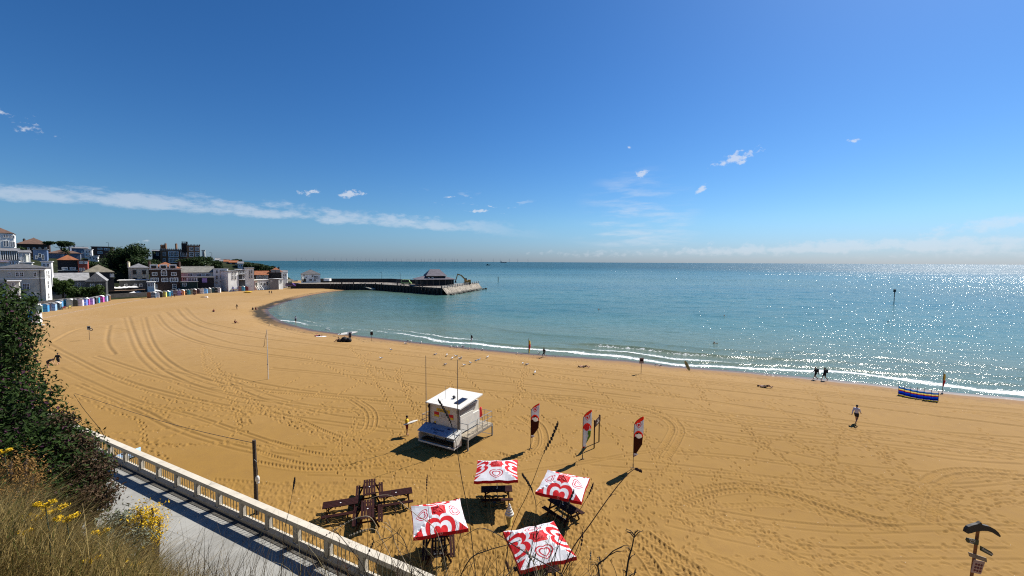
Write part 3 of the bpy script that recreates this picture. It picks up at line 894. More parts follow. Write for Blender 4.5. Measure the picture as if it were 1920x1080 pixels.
def canopy_col(t):
    x, y, z = t.xyz(t.pos('Object'))
    ax, ay = x.abs() / HS, y.abs() / HS
    side = ax.gt(ay)                                 # 1 on the red panels
    # white panels: small double heart
    u = x / HS; v = (0.66 - ay)
    s = 5.0; d = heart_d(t, u * s * 0.60, (v + 0.02) * s)
    ring = (d.gt(0.88) * d.lt(1.04)).max(d.gt(0.48) * d.lt(0.66))
    wp = t.mix(ring, WHT, (0.42, 0.01, 0.03))
    # red panels: very large heart, cut by the edge
    s = 1.6; d2 = heart_d(t, y / HS * s * 0.9, (1.10 - ax) * s)
    ring2 = (d2.gt(0.40) * d2.lt(0.62)).max(d2.gt(0.86) * d2.lt(1.08))
    rp = t.mix(ring2, RED, WHT)
    c = t.mix(side, wp, rp)
    cap = ax.max(ay).lt(0.27)
    star = (ax.min(ay) + ax.max(ay) * 0.28).lt(0.115) * ax.max(ay).lt(0.42)
    c = t.mix(cap.max(star * side), c, RED)
    seam = (ax - ay).abs().lt(0.008)
    return t.mix(seam * 0.35, c, (0.5, 0.45, 0.45))
M_canopy = cloth('umbrella_canopy_cloth', canopy_col, trans=0.12)
def valence_col(t):
    x, y, z = t.xyz(t.pos('Object'))
    o = x.abs().min(y.abs()) * 9.0
    xx = x.abs().min(y.abs())
    m_ = (x * 1.0) * y.abs().gt(HS - 0.03) + (y * 1.0) * (y.abs().lt(HS - 0.03))
    d = heart_d(t, m_ * 11.0, (z + 0.09) * 13.0)
    return t.mix(d.gt(0.5) * d.lt(0.85), RED, (0.7, 0.3, 0.3))
M_val = cloth('umbrella_valence_cloth', valence_col, trans=0.2)
def make_umbrella():
    root = empty('parasol')
    n = 14; vs = []; fs = []
    for i in range(n + 1):
        for j in range(n + 1):
            x = (i / n * 2 - 1); y = (j / n * 2 - 1)
            r = max(abs(x), abs(y)); edge = min(abs(x), abs(y)) / (r + 1e-6)
            z = 0.50 * (1 - r) ** 0.92 - 0.035 * math.sin(PI * (1 - edge)) * r + 0.02 * math.sin(9 * x + 3) * math.sin(8 * y) * r
            sag = 1 - 0.035 * (1 - edge ** 2) * r      # straight sides pull inwards between the rib tips
            vs.append((x * HS * sag, y * HS * sag, z))
    for i in range(n):
        for j in range(n):
            a = i * (n + 1) + j; fs.append((a, a + n + 1, a + n + 2, a + 1))
    b = MB(); b.add(vs, fs); can = b.build('canopy', M_canopy, root, smooth=False)
    sol = can.modifiers.new('thick', 'SOLIDIFY'); sol.thickness = 0.006
    b = MB(); ring = []
    for i in range(n + 1): ring.append(vs[i * (n + 1)])
    for j in range(1, n + 1): ring.append(vs[n * (n + 1) + j])
    for i in range(n - 1, -1, -1): ring.append(vs[i * (n + 1) + n])
    for j in range(n - 1, 0, -1): ring.append(vs[j])
    k = len(ring)
    low = [(x * 1.012, y * 1.012, z - 0.17 - 0.012 * math.sin(i * 1.9)) for i, (x, y, z) in enumerate(ring)]
    b.add(ring + low, [(i, (i + 1) % k, k + (i + 1) % k, k + i) for i in range(k)])
    va = b.build('valence', M_val, can); sol = va.modifiers.new('thick', 'SOLIDIFY'); sol.thickness = 0.005
    b = MB(); cap = []
    m = 6
    for i in range(m + 1):
        for j in range(m + 1):
            x = (i / m * 2 - 1) * 0.24; y = (j / m * 2 - 1) * 0.24; r = max(abs(x), abs(y)) / 0.24
            cap.append((x, y, 0.555 - 0.13 * r - 0.02 * math.sin(i * 3 + j * 2.2) * r))
    b.add(cap, [(i * (m + 1) + j, (i + 1) * (m + 1) + j, (i + 1) * (m + 1) + j + 1, i * (m + 1) + j + 1) for i in range(m) for j in range(m)])
    b.build('vent_cap', mat('vent_cloth', RED, 0.7, 0.1), can)
    MB().tube([(0, 0, -2.05), (0, 0, 0.52)], 0.024, 10).ell((0, 0, 0.575), (0.035, 0.035, 0.04)).build('pole', mat('white_pole', (0.6, 0.6, 0.6), 0.4), root)
    for a, c in ((1, 1), (1, -1), (-1, 1), (-1, -1)):
        MB().bar((0, 0, 0.46), (a * HS * 0.99, c * HS * 0.99, -0.03), 0.02, 0.02).build('rib', M_steel, root)
    MB().box((0, 0, -2.03), (0.5, 0.5, 0.07)).tube([(0, 0, -2.0), (0, 0, -1.7)], 0.04, 8).build('base', M_dark, root)
    return root
umb = make_umbrella()
UZ = 2.0
UM = [(-0.90, 26.0, 0.0, 'red and white parasol farthest back, its white panel with a heart facing the camera'),
      (3.07, 24.25, R(-20 + 90), 'red and white parasol tilted rightmost of the four, its red panel facing the camera'),
      (-3.70, 21.05, R(16 + 90), 'red and white parasol leftmost of the four, nearest the balustrade'),
      (1.28, 19.0, R(17), 'red and white parasol nearest the camera, behind the dry stalks')]
for i, (x, y, rz, lab) in enumerate(UM):
    o = umb if i == 0 else copy_tree(umb)
    o.location = (x, y, UZ); o.rotation_euler = (R(1.5) * (i % 2), R(-1.5), rz)
    tag(o, lab, 'parasol', 'square parasols over the picnic tables')

# ---------------------------------------------------------------- picnic tables
def make_table(mm):
    root = empty('picnic_table')
    b = MB()
    for i in range(5): b.box((0, -0.30 + i * 0.15, 0.76), (1.95, 0.125, 0.04))
    for x in (-0.75, 0, 0.75): b.box((x, 0, 0.72), (0.07, 0.72, 0.04))
    b.build('tabletop', mm, root)
    for s in (-1, 1):
        b = MB()
        for k in (0, 1): b.box((0, s * (0.62 + k * 0.14), 0.45), (1.95, 0.12, 0.04))
        b.build('bench_seat', mm, root)
    for x in (-0.72, 0.72):
        b = MB()
        for s in (-1, 1): b.bar((x, s * 0.28, 0.715), (x, s * 0.62, 0.0), 0.05, 0.09)
        b.box((x + 0.045, 0, 0.405), (0.045, 1.5, 0.085)); b.build('leg_frame', mm, root)
        MB().bar((x, 0, 0.42), (x * 0.25, 0, 0.70), 0.04, 0.06).build('brace', mm, root)
    for x in (-0.1, 0.0):
        pass
    MB().ell((0, 0, 0.782), (0.045, 0.045, 0.008)).build('parasol_hole_plate', mat('pale_plate', (0.6, 0.6, 0.6), 0.4), root)
    return root
tb = make_table(M_redwood)
ax1 = math.atan2(1.55, 4.8)
TB = [(-10.05, 24.35, ax1, 'dark red picnic table forming the left arm of the cross of bare tables'),
      (-7.1, 25.5, ax1, 'dark red picnic table forming the right arm of the cross of bare tables'),
      (-8.95, 26.15, ax1 + PI / 2, 'dark red picnic table at the far end of the cross of bare tables'),
      (-8.25, 23.75, ax1 + PI / 2, 'dark red picnic table at the near end of the cross, close to the balustrade'),
      (-0.90, 26.0, R(4), 'picnic table in the shade of the farthest parasol'),
      (3.07, 24.25, R(-52), 'picnic table turned askew in the shade of the rightmost parasol'),
      (-3.70, 21.05, R(100), 'picnic table in the shade of the leftmost parasol'),
      (1.28, 19.0, R(17), 'picnic table hidden under the parasol nearest the camera')]
for i, (x, y, rz, lab) in enumerate(TB):
    o = tb if i == 0 else copy_tree(tb)
    o.location = (x, y, 0.0); o.rotation_euler = (0, 0, rz); tag(o, lab, 'picnic table', 'dark red picnic tables on the sand')
tb.location = (TB[0][0], TB[0][1], 0)

# large ice cream figure by the tables
ic = empty('ice_cream_figure', onz(955, 985, 0), 0, 'white swirled ice cream cone figure standing beside the picnic table', 'display figure')
b = MB(); pts = []; 
for k in range(5): b.tube([(0, 0, 0.62 + k * 0.13), (0, 0, 0.72 + k * 0.13), (0, 0, 0.76 + k * 0.13)], [0.26 - k * 0.045, 0.25 - k * 0.05, 0.2 - k * 0.045], 14)
b.build('swirl', M_white, ic, smooth=True)
MB().tube([(0, 0, 0), (0, 0, 0.05), (0, 0, 0.62)], [0.16, 0.10, 0.24], 14).build('cone', mat('wafer', (0.55, 0.38, 0.08), 0.7), ic, smooth=True)

# ---------------------------------------------------------------- feather flags
FH = 3.75
def flag_col(kind):
    def f(t):
        x, y, z = t.xyz(t.pos('Object'))
        c = t.mix(z.gt(0), WHT, WHT)
        d = heart_d(t, (x - 0.33) * 5.2, (z - 3.18) * 4.4)
        c = t.mix((d.gt(0.75) * d.lt(1.0)).max(d.lt(0.45)), c, (0.6, 0.03, 0.03))
        rr_ = ((x - 0.33) * (x - 0.33) * 2.2 + (z - 2.28) * (z - 2.28)).sqrt()
        arc = rr_.gt(0.40) * rr_.lt(0.52) * z.gt(2.35)
        brown = z.lt(2.38) * z.gt(1.12)
        if kind == 0:
            c = t.mix(brown, c, (0.085, 0.022, 0.012))
            blob = ((x - 0.38) * (x - 0.38) * 1.4 + (z - 2.42) * (z - 2.42) * 2.0).sqrt()
            w = t.noise(t.pos('Object'), 6, 3)
            c = t.mix((blob + (w - 0.5) * 0.18).lt(0.26), c, (0.75, 0.70, 0.62))
            c = t.mix((z.gt(2.55) * rr_.lt(0.42)), c, (0.16, 0.04, 0.03))
            c = t.mix((blob + (w - 0.5) * 0.18).lt(0.22), c, (0.80, 0.76, 0.70))
        else:
            w = t.noise(t.pos('Object'), 4, 3)
            b1 = (((x - 0.30) * (x - 0.30)) * 1.2 + (z - 2.45) * (z - 2.45)).sqrt() + (w - 0.5) * 0.2
            c = t.mix(b1.lt(0.24), c, (0.65, 0.05, 0.06))
            gr = (x - 0.42 + (z - 1.8) * -0.10 + (w - 0.5) * 0.5).gt(-0.04) * z.lt(2.2) * z.gt(1.25)
            c = t.mix(gr, c, (0.16, 0.32, 0.05))
        c = t.mix(arc, c, (0.75, 0.05, 0.02))
        c = t.mix(z.lt(0.98) * z.gt(0.52) * (1 if kind else 0.0), c, RED)
        c = t.mix(z.lt(1.02) * (x.lt(0.2)) * (0.0 if kind else 0.6), c, (0.4, 0.2, 0.15))
        c = t.mix((z + x * 0.35).lt(0.62 + 0.0 * kind), c, (0.75, 0.05, 0.02))
        c = t.mix((z - x * 0.62).gt(3.22), c, (0.78, 0.07, 0.02))
        return c
    return f
M_flagA = cloth('feather_flag_print_brown', flag_col(0), trans=0.45)
M_flagB = cloth('feather_flag_print_fruit', flag_col(1), trans=0.45)
def feather(x, y, rz, m, lab, H=FH, lean=0.0):
    root = empty('feather_flag', (x, y, 0), rz, lab, 'feather flag', 'feather flags beside the lifeguard hut')
    root.rotation_euler = (lean * 0.3, lean, rz)
    # pole: straight then bending over to the right at the top
    def pole_pt(s):
        z = s * H
        b_ = max(0, (z - H * 0.80) / (H * 0.20)); return Vector((0.62 * b_ ** 2.2, 0, z - 0.02 * b_))
    MB().tube([pole_pt(k / 24) for k in range(25)], [0.022 - 0.010 * k / 24 for k in range(25)], 6).build('pole', M_dark, root)
    b = MB(); n = 30; cols = 7; vs = []
    z0, z1 = 0.86, H
    for i in range(n + 1):
        s = (z0 + (z1 - z0) * i / n) / H; p = pole_pt(s); f = i / n
        wdt = 0.05 + 0.62 * min(1, f / 0.30) ** 0.8 + 0.06 * f
        xr = max(p.x + 0.012, min(0.70, wdt) - 0.10 * (1 - f))
        if f < 0.10: xr = p.x + 0.02 + 0.45 * (f / 0.10) ** 0.9
        for j in range(cols + 1):
            g = j / cols
            vs.append((p.x + (xr - p.x) * g, 0.05 * math.sin(g * 5 + f * 9) * g, p.z - 0.0 * g))
    b.add(vs, [(i * (cols + 1) + j, i * (cols + 1) + j + 1, (i + 1) * (cols + 1) + j + 1, (i + 1) * (cols + 1) + j) for i in range(n) for j in range(cols)])
    o = b.build('flag_cloth', m, root, smooth=True); sol = o.modifiers.new('thick', 'SOLIDIFY'); sol.thickness = 0.006
    MB().tube([(0, 0, 0.02), (0, 0, 0.35)], 0.035, 8).box((0, 0, 0.02), (0.3, 0.05, 0.03)).build('ground_spike', M_dark, root)
g1, g2, g3 = onz(995, 841), onz(1092, 861), onz(1187, 878)
feather(g1.x, g1.y, R(-8), M_flagA, 'feather flag with brown ice cream print, nearest the lifeguard hut')
feather(g2.x, g2.y, R(6), M_flagB, 'feather flag with red and green fruit print, in front of the sign frame', H=3.85)
feather(g3.x, g3.y, R(-4), M_flagA, 'rightmost feather flag with brown ice cream print', H=3.9)

# sign frame
pa, pb = onz(1114, 840), onz(1123, 828)
fr = empty('sign_stand', (pa + pb) / 2, math.atan2(pb.y - pa.y, pb.x - pa.x), 'dark red two post sign frame behind the middle feather flag', 'sign frame')
Lf = (pb - pa).length
for s in (-1, 1): MB().box((s * Lf / 2, 0, 1.15), (0.08, 0.08, 2.3)).build('post', M_redwood, fr)
sb = MB().box((0, -0.06, 2.0), (Lf + 0.2, 0.035, 0.52)).build('sign_board', M_redwood, fr)
text('lettering', 'ICE\nCREAM', 0.22, mat('cream_lettering', (0.7, 0.62, 0.5), 0.6), sb, (0, -0.082, 2.0), (PI / 2, 0, 0))

# ---------------------------------------------------------------- poles and small signs on the beach
def pole_thing(name, px, py, H, r, m, lab, cat, lean=0):
    g = G(px, py); root = empty(name, g, 0, lab, cat); root.rotation_euler = (0, lean, 0)
    MB().tube([(0, 0, -0.3), (0, 0, H * 0.5), (0, 0, H)], [r, r * 0.9, r * 0.6], 8).build('pole', m, root); return root
fp = pole_thing('flagpole', 503, 711, 6.35, 0.055, mat('pale_pole', (0.55, 0.53, 0.48), 0.5), 'tall white flagpole standing alone on the raked sand', 'flagpole')
b = MB(); n = 10
vs = []
for i in range(n + 1):
    f = i / n
    for g in (0, 0.5, 1): vs.append((-0.04 - 0.40 * f * 0.9 - 0.12 * g * f, 0.05 * math.sin(f * 7 + g * 2), 6.2 - 1.95 * f + 0.0 * g - g * (0.15)))
b.add(vs, [(i * 3 + j, i * 3 + j + 1, (i + 1) * 3 + j + 1, (i + 1) * 3 + j) for i in range(n) for j in range(2)])
fo_ = b.build('drooping_flag', mat('dark_drooping_cloth', (0.08, 0.05, 0.04), 0.8), fp); fo_.modifiers.new('thick', 'SOLIDIFY').thickness = 0.02
MB().box((-0.04, 0, 1.9), (0.1, 0.08, 0.18)).build('cleat', M_dark, fp)
def beach_flag(px, py, H, lab, cols, cloth_h=1.3, dx=0.4, drop=0.0):
    g = G(px, py); root = empty('safety_flag', g, 0, lab, 'flag')
    MB().tube([(0, 0, -0.2), (0, 0, H)], 0.03, 7).build('pole', M_wood, root)
    for k, c_ in enumerate(cols):
        z1 = H - drop - k * cloth_h / len(cols); z0 = z1 - cloth_h / len(cols)
        b = MB(); vs = []
        for i in range(5):
            f = i / 4
            for a in range(5):
                gg = a / 4; ww = dx * (0.5 + 0.5 * math.sin(PI * min(1, (k + f) / len(cols) + 0.15)))
                vs.append((ww * gg, 0.06 * math.sin(gg * 6 + f * 2), z1 + (z0 - z1) * f - 0.12 * gg))
        b.add(vs, [(i * 5 + j, i * 5 + j + 1, (i + 1) * 5 + j + 1, (i + 1) * 5 + j) for i in range(4) for j in range(4)])
        o = b.build('flag_cloth', c_, root, smooth=True); o.modifiers.new('thick', 'SOLIDIFY').thickness = 0.02
beach_flag(991, 662, 2.6, 'red and yellow safety flag at the waterline left of the running man', [M_yellow, M_red, M_yellow], 2.2, 0.35, 0.3)
M_paleyel = mat('pale_yellow_cloth', (0.6, 0.45, 0.15), 0.8)
beach_flag(1767, 735, 2.5, 'red and yellow safety flag on a pole just behind the striped windbreak', [M_yellow, M_red], 1.6, 0.3, 0.15)
M_blk = mat('black_cloth', (0.02, 0.02, 0.022), 0.8); M_whc = mat('white_cloth', (0.72, 0.72, 0.74), 0.8)
beach_flag(883, 652, 2.5, 'black and white quartered flag on a pole by the waterline gulls', [M_blk, M_whc], 1.1, 0.32, 0.1)
def small_sign(px, py, H, w, h, lab, m, panels=1):
    g = G(px, py); root = empty('sign', g, R(10), lab, 'sign')
    MB().tube([(0, 0, -0.2), (0, 0, H)], 0.035, 8).build('post', M_wood, root)
    o = MB().box((0, -0.05, H - h / 2), (w, 0.03, h)).build('panel', m, root)
    MB().box((0, -0.072, H - h * 0.45), (w * 0.7, 0.008, h * 0.35)).build('symbol', M_redwood, o)
    return root
small_sign(1202, 701, 2.25, 0.62, 0.8, 'small warning sign on a thin post near the breaking wave', mat('grey_panel', (0.3, 0.24, 0.22), 0.6))
small_sign(697, 640, 1.9, 0.5, 0.7, 'small dark sign on a thin post right of the white paddleboard', M_dark)
s_ = small_sign(168, 637, 2.6, 0.55, 0.7, 'post with a small pale notice and a life ring on the open sand at left', mat('pale_panel', (0.35, 0.42, 0.40), 0.6))
b = MB(); b.tube([(0.42 + 0.22 * math.cos(a * PI / 6), -0.1, 1.95 + 0.22 * math.sin(a * PI / 6)) for a in range(13)], 0.06, 6); b.build('life_ring', M_dark, s_)
# old timber post by the wall
g = onz(481, 962, 0)
post = empty('timber_post', onz(481, 962, 0), 0, 'rough dark timber post on the sand behind the balustrade', 'post')
g = post.location
hp = CAMZ - (833 - 489) * g.y / FPX
MB().tube([(0, 0, -0.3), (0.01, 0, hp * 0.5), (-0.01, 0, hp - 0.05), (0, 0, hp)], [0.12, 0.11, 0.10, 0.09], 9).build('shaft', mat('dark_old_timber', (0.045, 0.03, 0.02), 0.9, 0.4, 9, 0.6, 18), post)
MB().ell((0.18, -0.1, hp * 0.48), (0.13, 0.10, 0.22)).ell((0.2, -0.1, hp * 0.48 - 0.2), (0.09, 0.08, 0.12)).build('lamp', M_white, post, smooth=True)
MB().tube([(0, -0.1, hp * 0.75), (0.16, -0.12, hp * 0.72), (0.2, -0.1, hp * 0.6), (0.18, -0.1, hp * 0.52)], 0.02, 6).build('bracket', M_dark, post)
# line running from the post to the far left
a = Vector((g.x, g.y, hp * 0.96)); c = onz(140, 738, 0.05); pts = []
for k in range(25):
    f = k / 24; pp = a.lerp(c, f); pp.z -= 0.5 * math.sin(PI * f) * (1 - f); pp.z = max(pp.z, 0.06); pts.append(pp)
tag(MB().tube(pts, 0.018, 5).build('rope', M_black), 'dark line slung from the timber post down to the sand', 'rope')

# blue boat tip behind the balustrade
bo = empty('covered_dinghy', onz(232, 862, 0), R(-20), 'pale blue covered dinghy just behind the balustrade beside the shrub', 'dinghy')
b = MB(); n = 9; vs = []
for i in range(n + 1):
    f = i / n; w = 0.65 * math.sin(PI * min(1, 0.15 + f * 0.62)) if f < 0.9 else 0.2 * (1 - f) / 0.1 + 0.02
    for x, z in ((-w, 0.5), (-w * 0.9, 0.2), (0, 0.05), (w * 0.9, 0.2), (w, 0.5), (0, 0.75)): vs.append((x, -1.4 + 2.8 * f, z))
b.add(vs, [(i * 6 + j, i * 6 + (j + 1) % 6, (i + 1) * 6 + (j + 1) % 6, (i + 1) * 6 + j) for i in range(n) for j in range(6)])
b.build('hull', mat('blue_cover', (0.28, 0.42, 0.62), 0.6, 0.3, 2), bo); MB().box((0, 0, 0.1), (0.2, 2.4, 0.1)).build('keel', M_dark, bo); bo.scale = (.8, .8, .7)

# ---------------------------------------------------------------- windbreak
p0, p1 = G(1684, 741), G(1759, 753)
wb = empty('windbreak', p0, math.atan2(p1.y - p0.y, p1.x - p0.x), 'striped blue, yellow and red windbreak standing near the water at right', 'windbreak')
def wb_col(t):
    x, y, z = t.xyz(t.pos('Object'))
    zz = z * 1.16 + (x * 1.1).sin() * 0.02
    c = t.mix(zz.gt(0.95), (0.0, 0.09, 0.55), (0.0, 0.22, 0.65))
    for a, b_, cc in ((1.12, 1.5, (0.02, 0.40, 0.75)), (1.06, 1.12, (0.01, 0.01, 0.05)), (0.82, 1.0, (0.85, 0.75, 0.35)), (0.70, 0.82, (0.50, 0.02, 0.05)), (0.10, 0.22, (0.70, 0.62, 0.15)), (0.0, 0.10, (0.02, 0.12, 0.05)), (0.30, 0.40, (0.0, 0.02, 0.18)), (0.55, 0.62, (0.0, 0.25, 0.7))):
        c = t.mix(zz.gt(a) * zz.lt(b_), c, cc)
    return c
Lw = (p1 - p0).length
b = MB(); n = 42; vs = []
for i in range(n + 1):
    f = i / n; yy = -0.55 * math.sin(PI * f) - 0.07 * math.sin(f * 6 * 2 * PI) ; 
    sag = 0.05 * abs(math.sin(f * 6 * PI))
    for z in (0.02, 0.4, 0.8, 1.25): vs.append((f * Lw, yy, z * 0.86 + (-sag if z > 1 else 0)))
b.add(vs, [(i * 4 + j, (i + 1) * 4 + j, (i + 1) * 4 + j + 1, i * 4 + j + 1) for i in range(n) for j in range(3)])
o = b.build('striped_cloth', cloth('windbreak_cloth', wb_col, trans=0.6), wb); o.modifiers.new('thick', 'SOLIDIFY').thickness = 0.01
for k in range(7):
    f = k / 6; MB().tube([(f * Lw, -0.55 * math.sin(PI * f) + 0.02, -0.2), (f * Lw, -0.55 * math.sin(PI * f) + 0.02, 1.42)], 0.022, 6).build('pole', M_wood, wb)

# ---------------------------------------------------------------- whale fingerpost on the right
g = onz(1812, 1150, 0)
fpz = lambda py, Y: CAMZ - (py - 496) * Y / FPX
Yp = g.y
topP = aty(1834, 992, Yp); botP = aty(1812, 1150, Yp)
axis = (topP - botP).normalized()
fps = empty('fingerpost', (botP.x, botP.y, botP.z), 0, 'signpost topped by a black whale shape with green arms and notices', 'signpost')
ry = math.atan2(axis.x, axis.z); fps.rotation_euler = (0, ry, 0)
Lp = (topP - botP).length; sc_ = Yp / FPX
MB().tube([(0, 0, -0.2), (0, 0, Lp)], 0.057, 10).build('post', mat('rusty_post', (0.22, 0.09, 0.03), 0.8, 0.5, 3), fps)
ctr = (1834, 992)
def w2(px, py):  # photo pixel to the post's own frame (x, z)
    p = aty(px, py, Yp) - botP; return Vector((p.x * math.cos(-ry) + p.z * math.sin(-ry), 0, -p.x * math.sin(-ry) + p.z * math.cos(-ry)))
wh = [(1806.5, 996), (1808, 990), (1812, 985.5), (1820, 982.5), (1830, 980), (1835.5, 977), (1838, 981.5), (1843, 983), (1852, 985), (1862, 990.5), (1868, 996), (1872.5, 1003), (1870, 1004.5), (1863, 1000), (1856, 996), (1848, 993.5), (1838, 993), (1828, 994), (1818, 997), (1811, 998.5)]
poly = [(w2(*q).x, w2(*q).z) for q in wh]
MB().prism(poly, -0.09, 0.03, f=lambda a, c, h: (a, h, c)).build('whale_finial', M_black, fps)
M_green = mat('dark_green_sign', (0.006, 0.030, 0.022), 0.5)
for pl, tx, rot in (([(1806, 1009), (1808, 1005.3), (1830, 1010), (1829, 1019), (1808.5, 1014)], 'Viking\nBay', 0), ([(1834, 1020.5), (1853, 1031), (1857, 1035.5), (1853, 1039.5), (1833, 1029)], 'Promenade', 1)):
    pp = [(w2(*q).x, w2(*q).z) for q in pl]; cx = sum(q[0] for q in pp) / len(pp); cz = sum(q[1] for q in pp) / len(pp)
    o = MB().prism(pp, -0.12, -0.08, f=lambda a, c, h: (a, h, c)).build('sign_arm', M_green, fps)
    ang = R(14) if rot == 0 else R(29)
    text('lettering', tx, 0.12, M_white, o, (cx, -0.123, cz), (PI / 2, ang - ry, 0))
pp = [(w2(*q).x, w2(*q).z) for q in [(1811, 1032), (1844, 1043), (1845, 1051), (1813, 1040)]]
MB().prism(pp, -0.12, -0.08, f=lambda a, c, h: (a, h, c)).build('notice_strip', mat('weathered_strip', (0.24, 0.20, 0.15), 0.8, 0.3, 5), fps)
pp = [(w2(*q).x, w2(*q).z) for q in [(1822, 1046), (1841, 1050.5), (1833.5, 1073), (1816, 1069.5)]]
o = MB().prism(pp, -0.125, -0.085, f=lambda a, c, h: (a, h, c)).build('notice_board', mat('pinkish_notice', (0.42, 0.30, 0.26), 0.7), fps)
b = MB()
for i in range(3):
    for j in range(3):
        q = w2(1824.5 + i * 5 - j * 1.5, 1054 + j * 5.6 + i * 1.2); b.ell((q.x, -0.128, q.z), (0.05, 0.006, 0.05))
b.build('notice_symbols', mat('dark_red_symbol', (0.12, 0.02, 0.03), 0.7), o)

# ---------------------------------------------------------------- balustrade and promenade
PZ = 2.5
ta, tb_ = onz(123, 790, PZ + 1.15).xy, onz(800, 1080, PZ + 1.15).xy
bd = (tb_ - ta).normalized(); bn2 = Vector((-bd.y, bd.x))          # bn2 points to the beach
if bn2.y < 0: bn2 = -bn2
bal = empty('balustrade', (0, 0, 0), 0, 'long cream balustrade of square posts and metal bars along the promenade', 'balustrade')
start = ta - bd * 9; nb_ = 33; stp = 1.99
ph = (onz(457, 931, PZ + 1.15).xy - start).dot(bd) % stp
start = start + bd * ph
def bl(s, off, z): p = start + bd * s + bn2 * off; return (p.x, p.y, z)
L = nb_ * stp
def beam(b, s0, s1, o0, o1, z0, z1, m=0):
    vs = [bl(s, o, z) for z in (z0, z1) for s, o in ((s0, o0), (s1, o0), (s1, o1), (s0, o1))]
    b.add(vs, [(3, 2, 1, 0), (4, 5, 6, 7), (0, 1, 5, 4), (1, 2, 6, 5), (2, 3, 7, 6), (3, 0, 4, 7)], m)
b = MB(); beam(b, -0.2, L, -0.16, 0.16, PZ + 1.0, PZ + 1.15); beam(b, -0.2, L, -0.11, 0.11, PZ + 0.90, PZ + 1.0); b.build('coping_rail', M_cream, bal)
b = MB(); beam(b, -0.2, L, -0.15, 0.15, PZ + 0.002, PZ + 0.16)
for i in range(nb_):                                 # sloped plinth blocks between the posts
    s0, s1 = i * stp + 0.17, (i + 1) * stp - 0.17
    vs = [bl(s, o, z) for s in (s0, s1) for o, z in ((-0.15, PZ + .16), (0.15, PZ + .16), (0.06, PZ + .30), (-0.04, PZ + .30))]
    b.add(vs, [(0, 1, 2, 3), (7, 6, 5, 4), (0, 4, 5, 1), (1, 5, 6, 2), (2, 6, 7, 3), (3, 7, 4, 0)])
b.build('plinth', M_cream, bal)
M_bar = mat('dull_green_bars', (0.12, 0.14, 0.11), 0.5, metal=0.3)
for i in range(nb_ + 1):
    s = i * stp; b = MB(); beam(b, s - 0.10, s + 0.10, -0.11, 0.11, PZ + 0.16, PZ + 0.90)
    for sg in (-1, 1):
        beam(b, *sorted((s + sg * 0.10, s + sg * 0.16)), -0.085, 0.085, PZ + 0.29, PZ + 0.90)
    b.build('post', M_cream, bal)
    if i < nb_:
        b = MB()
        for k in range(7):
            ss = s + 0.28 + k * (stp - 0.56) / 6; b.tube([bl(ss, 0, PZ + 0.29), bl(ss, 0, PZ + 0.91)], 0.016, 5)
        beam(b, s + 0.16, s + stp - 0.16, -0.02, 0.02, PZ + 0.82, PZ + 0.85)
        b.build('bar_panel', M_bar, bal)
PW = 4.7
# promenade deck, sea wall
m_path, t, p = newmat('promenade_concrete')
P = t.pos('Object')
n1 = t.noise(P, 0.6, 5, 0.65); n2 = t.noise(P, 7, 4, 0.6)
c = t.mix(n1.ss(0.3, 0.7), (0.20, 0.195, 0.175), (0.28, 0.275, 0.25)); c = t.mix(n2.ss(0.5, 0.75) * 0.35, c, (0.18, 0.18, 0.17))
cr = t.voro(t.map(P, (1, 1, 1)), 0.28, 'DISTANCE_TO_EDGE').lt(0.006)
c = t.mix(cr * 0.5, c, (0.14, 0.14, 0.13))
t.nt.links.new(c, p.inputs['Base Color']); p.inputs['Roughness'].default_value = 0.85
t.nt.links.new(t.bump(n2, 0.3, 0.02), p.inputs['Normal'])
b = MB(); beam(b, -30, L + 10, -PW - 3, 0.18, PZ - 0.25, PZ); b.build('promenade_path', m_path)['kind'] = 'structure'
b = MB(); beam(b, -30, L + 10, -0.1, 0.25, -0.6, PZ - 0.253); beam(b, -30, L + 10, 0.185, 0.26, PZ - 0.25, PZ - 0.05)
tag(b.build('sea_wall', mat('sea_wall_concrete', (0.30, 0.27, 0.21), 0.85, 0.25, 0.8, 0.3, stain=0.6)), 'concrete sea wall holding the promenade above the sand', 'sea wall')
beam_kerb = MB(); beam(beam_kerb, -30, L + 10, -0.42, -0.17, PZ + 0.004, PZ + 0.02)
tag(beam_kerb.build('drain_channel', mat('dark_drain', (0.06, 0.055, 0.045), 0.9, 0.3, 4)), kind='structure')
# ================================================================ hillside behind the beach
HUTLINE = [(-700, 640), (-300, 606), (0, 590), (60, 583), (110, 574.5), (150, 571), (200, 564), (280, 559), (340, 554), (400, 548.5), (460, 545), (510, 541), (535, 539), (548, 537.5)]
HBX = np.array([a for a, b in HUTLINE], float); HBY = np.array([b for a, b in HUTLINE], float)
CREST = [(-700, 19), (0, 17), (250, 16), (380, 15.2), (440, 15.0), (480, 13.6), (500, 12), (520, 9), (536, 5.5), (548, 2.6)]
def hill_front(px): g = onz(px, float(np.interp(px, HBX, HBY)), 0); return math.hypot(g.x, g.y), math.atan2(g.x, g.y)
def hill_z(px, back):
    zc = float(np.interp(px, [a for a, b in CREST], [b for a, b in CREST]))
    f = (back - 5.0) / 108.0
    f = max(0.0, min(1.0, f)); return zc * (f * f * (3 - 2 * f)) ** 1.15 * 0.96 + (0.3 if back > 4 else -0.3)
vs = []; fs = []
cols_ = list(range(-700, 549, 8)) + [548]; backs = [1.5, 4, 5, 8, 12, 17, 23, 30, 38, 47, 58, 72, 86, 100, 120, 160, 240]
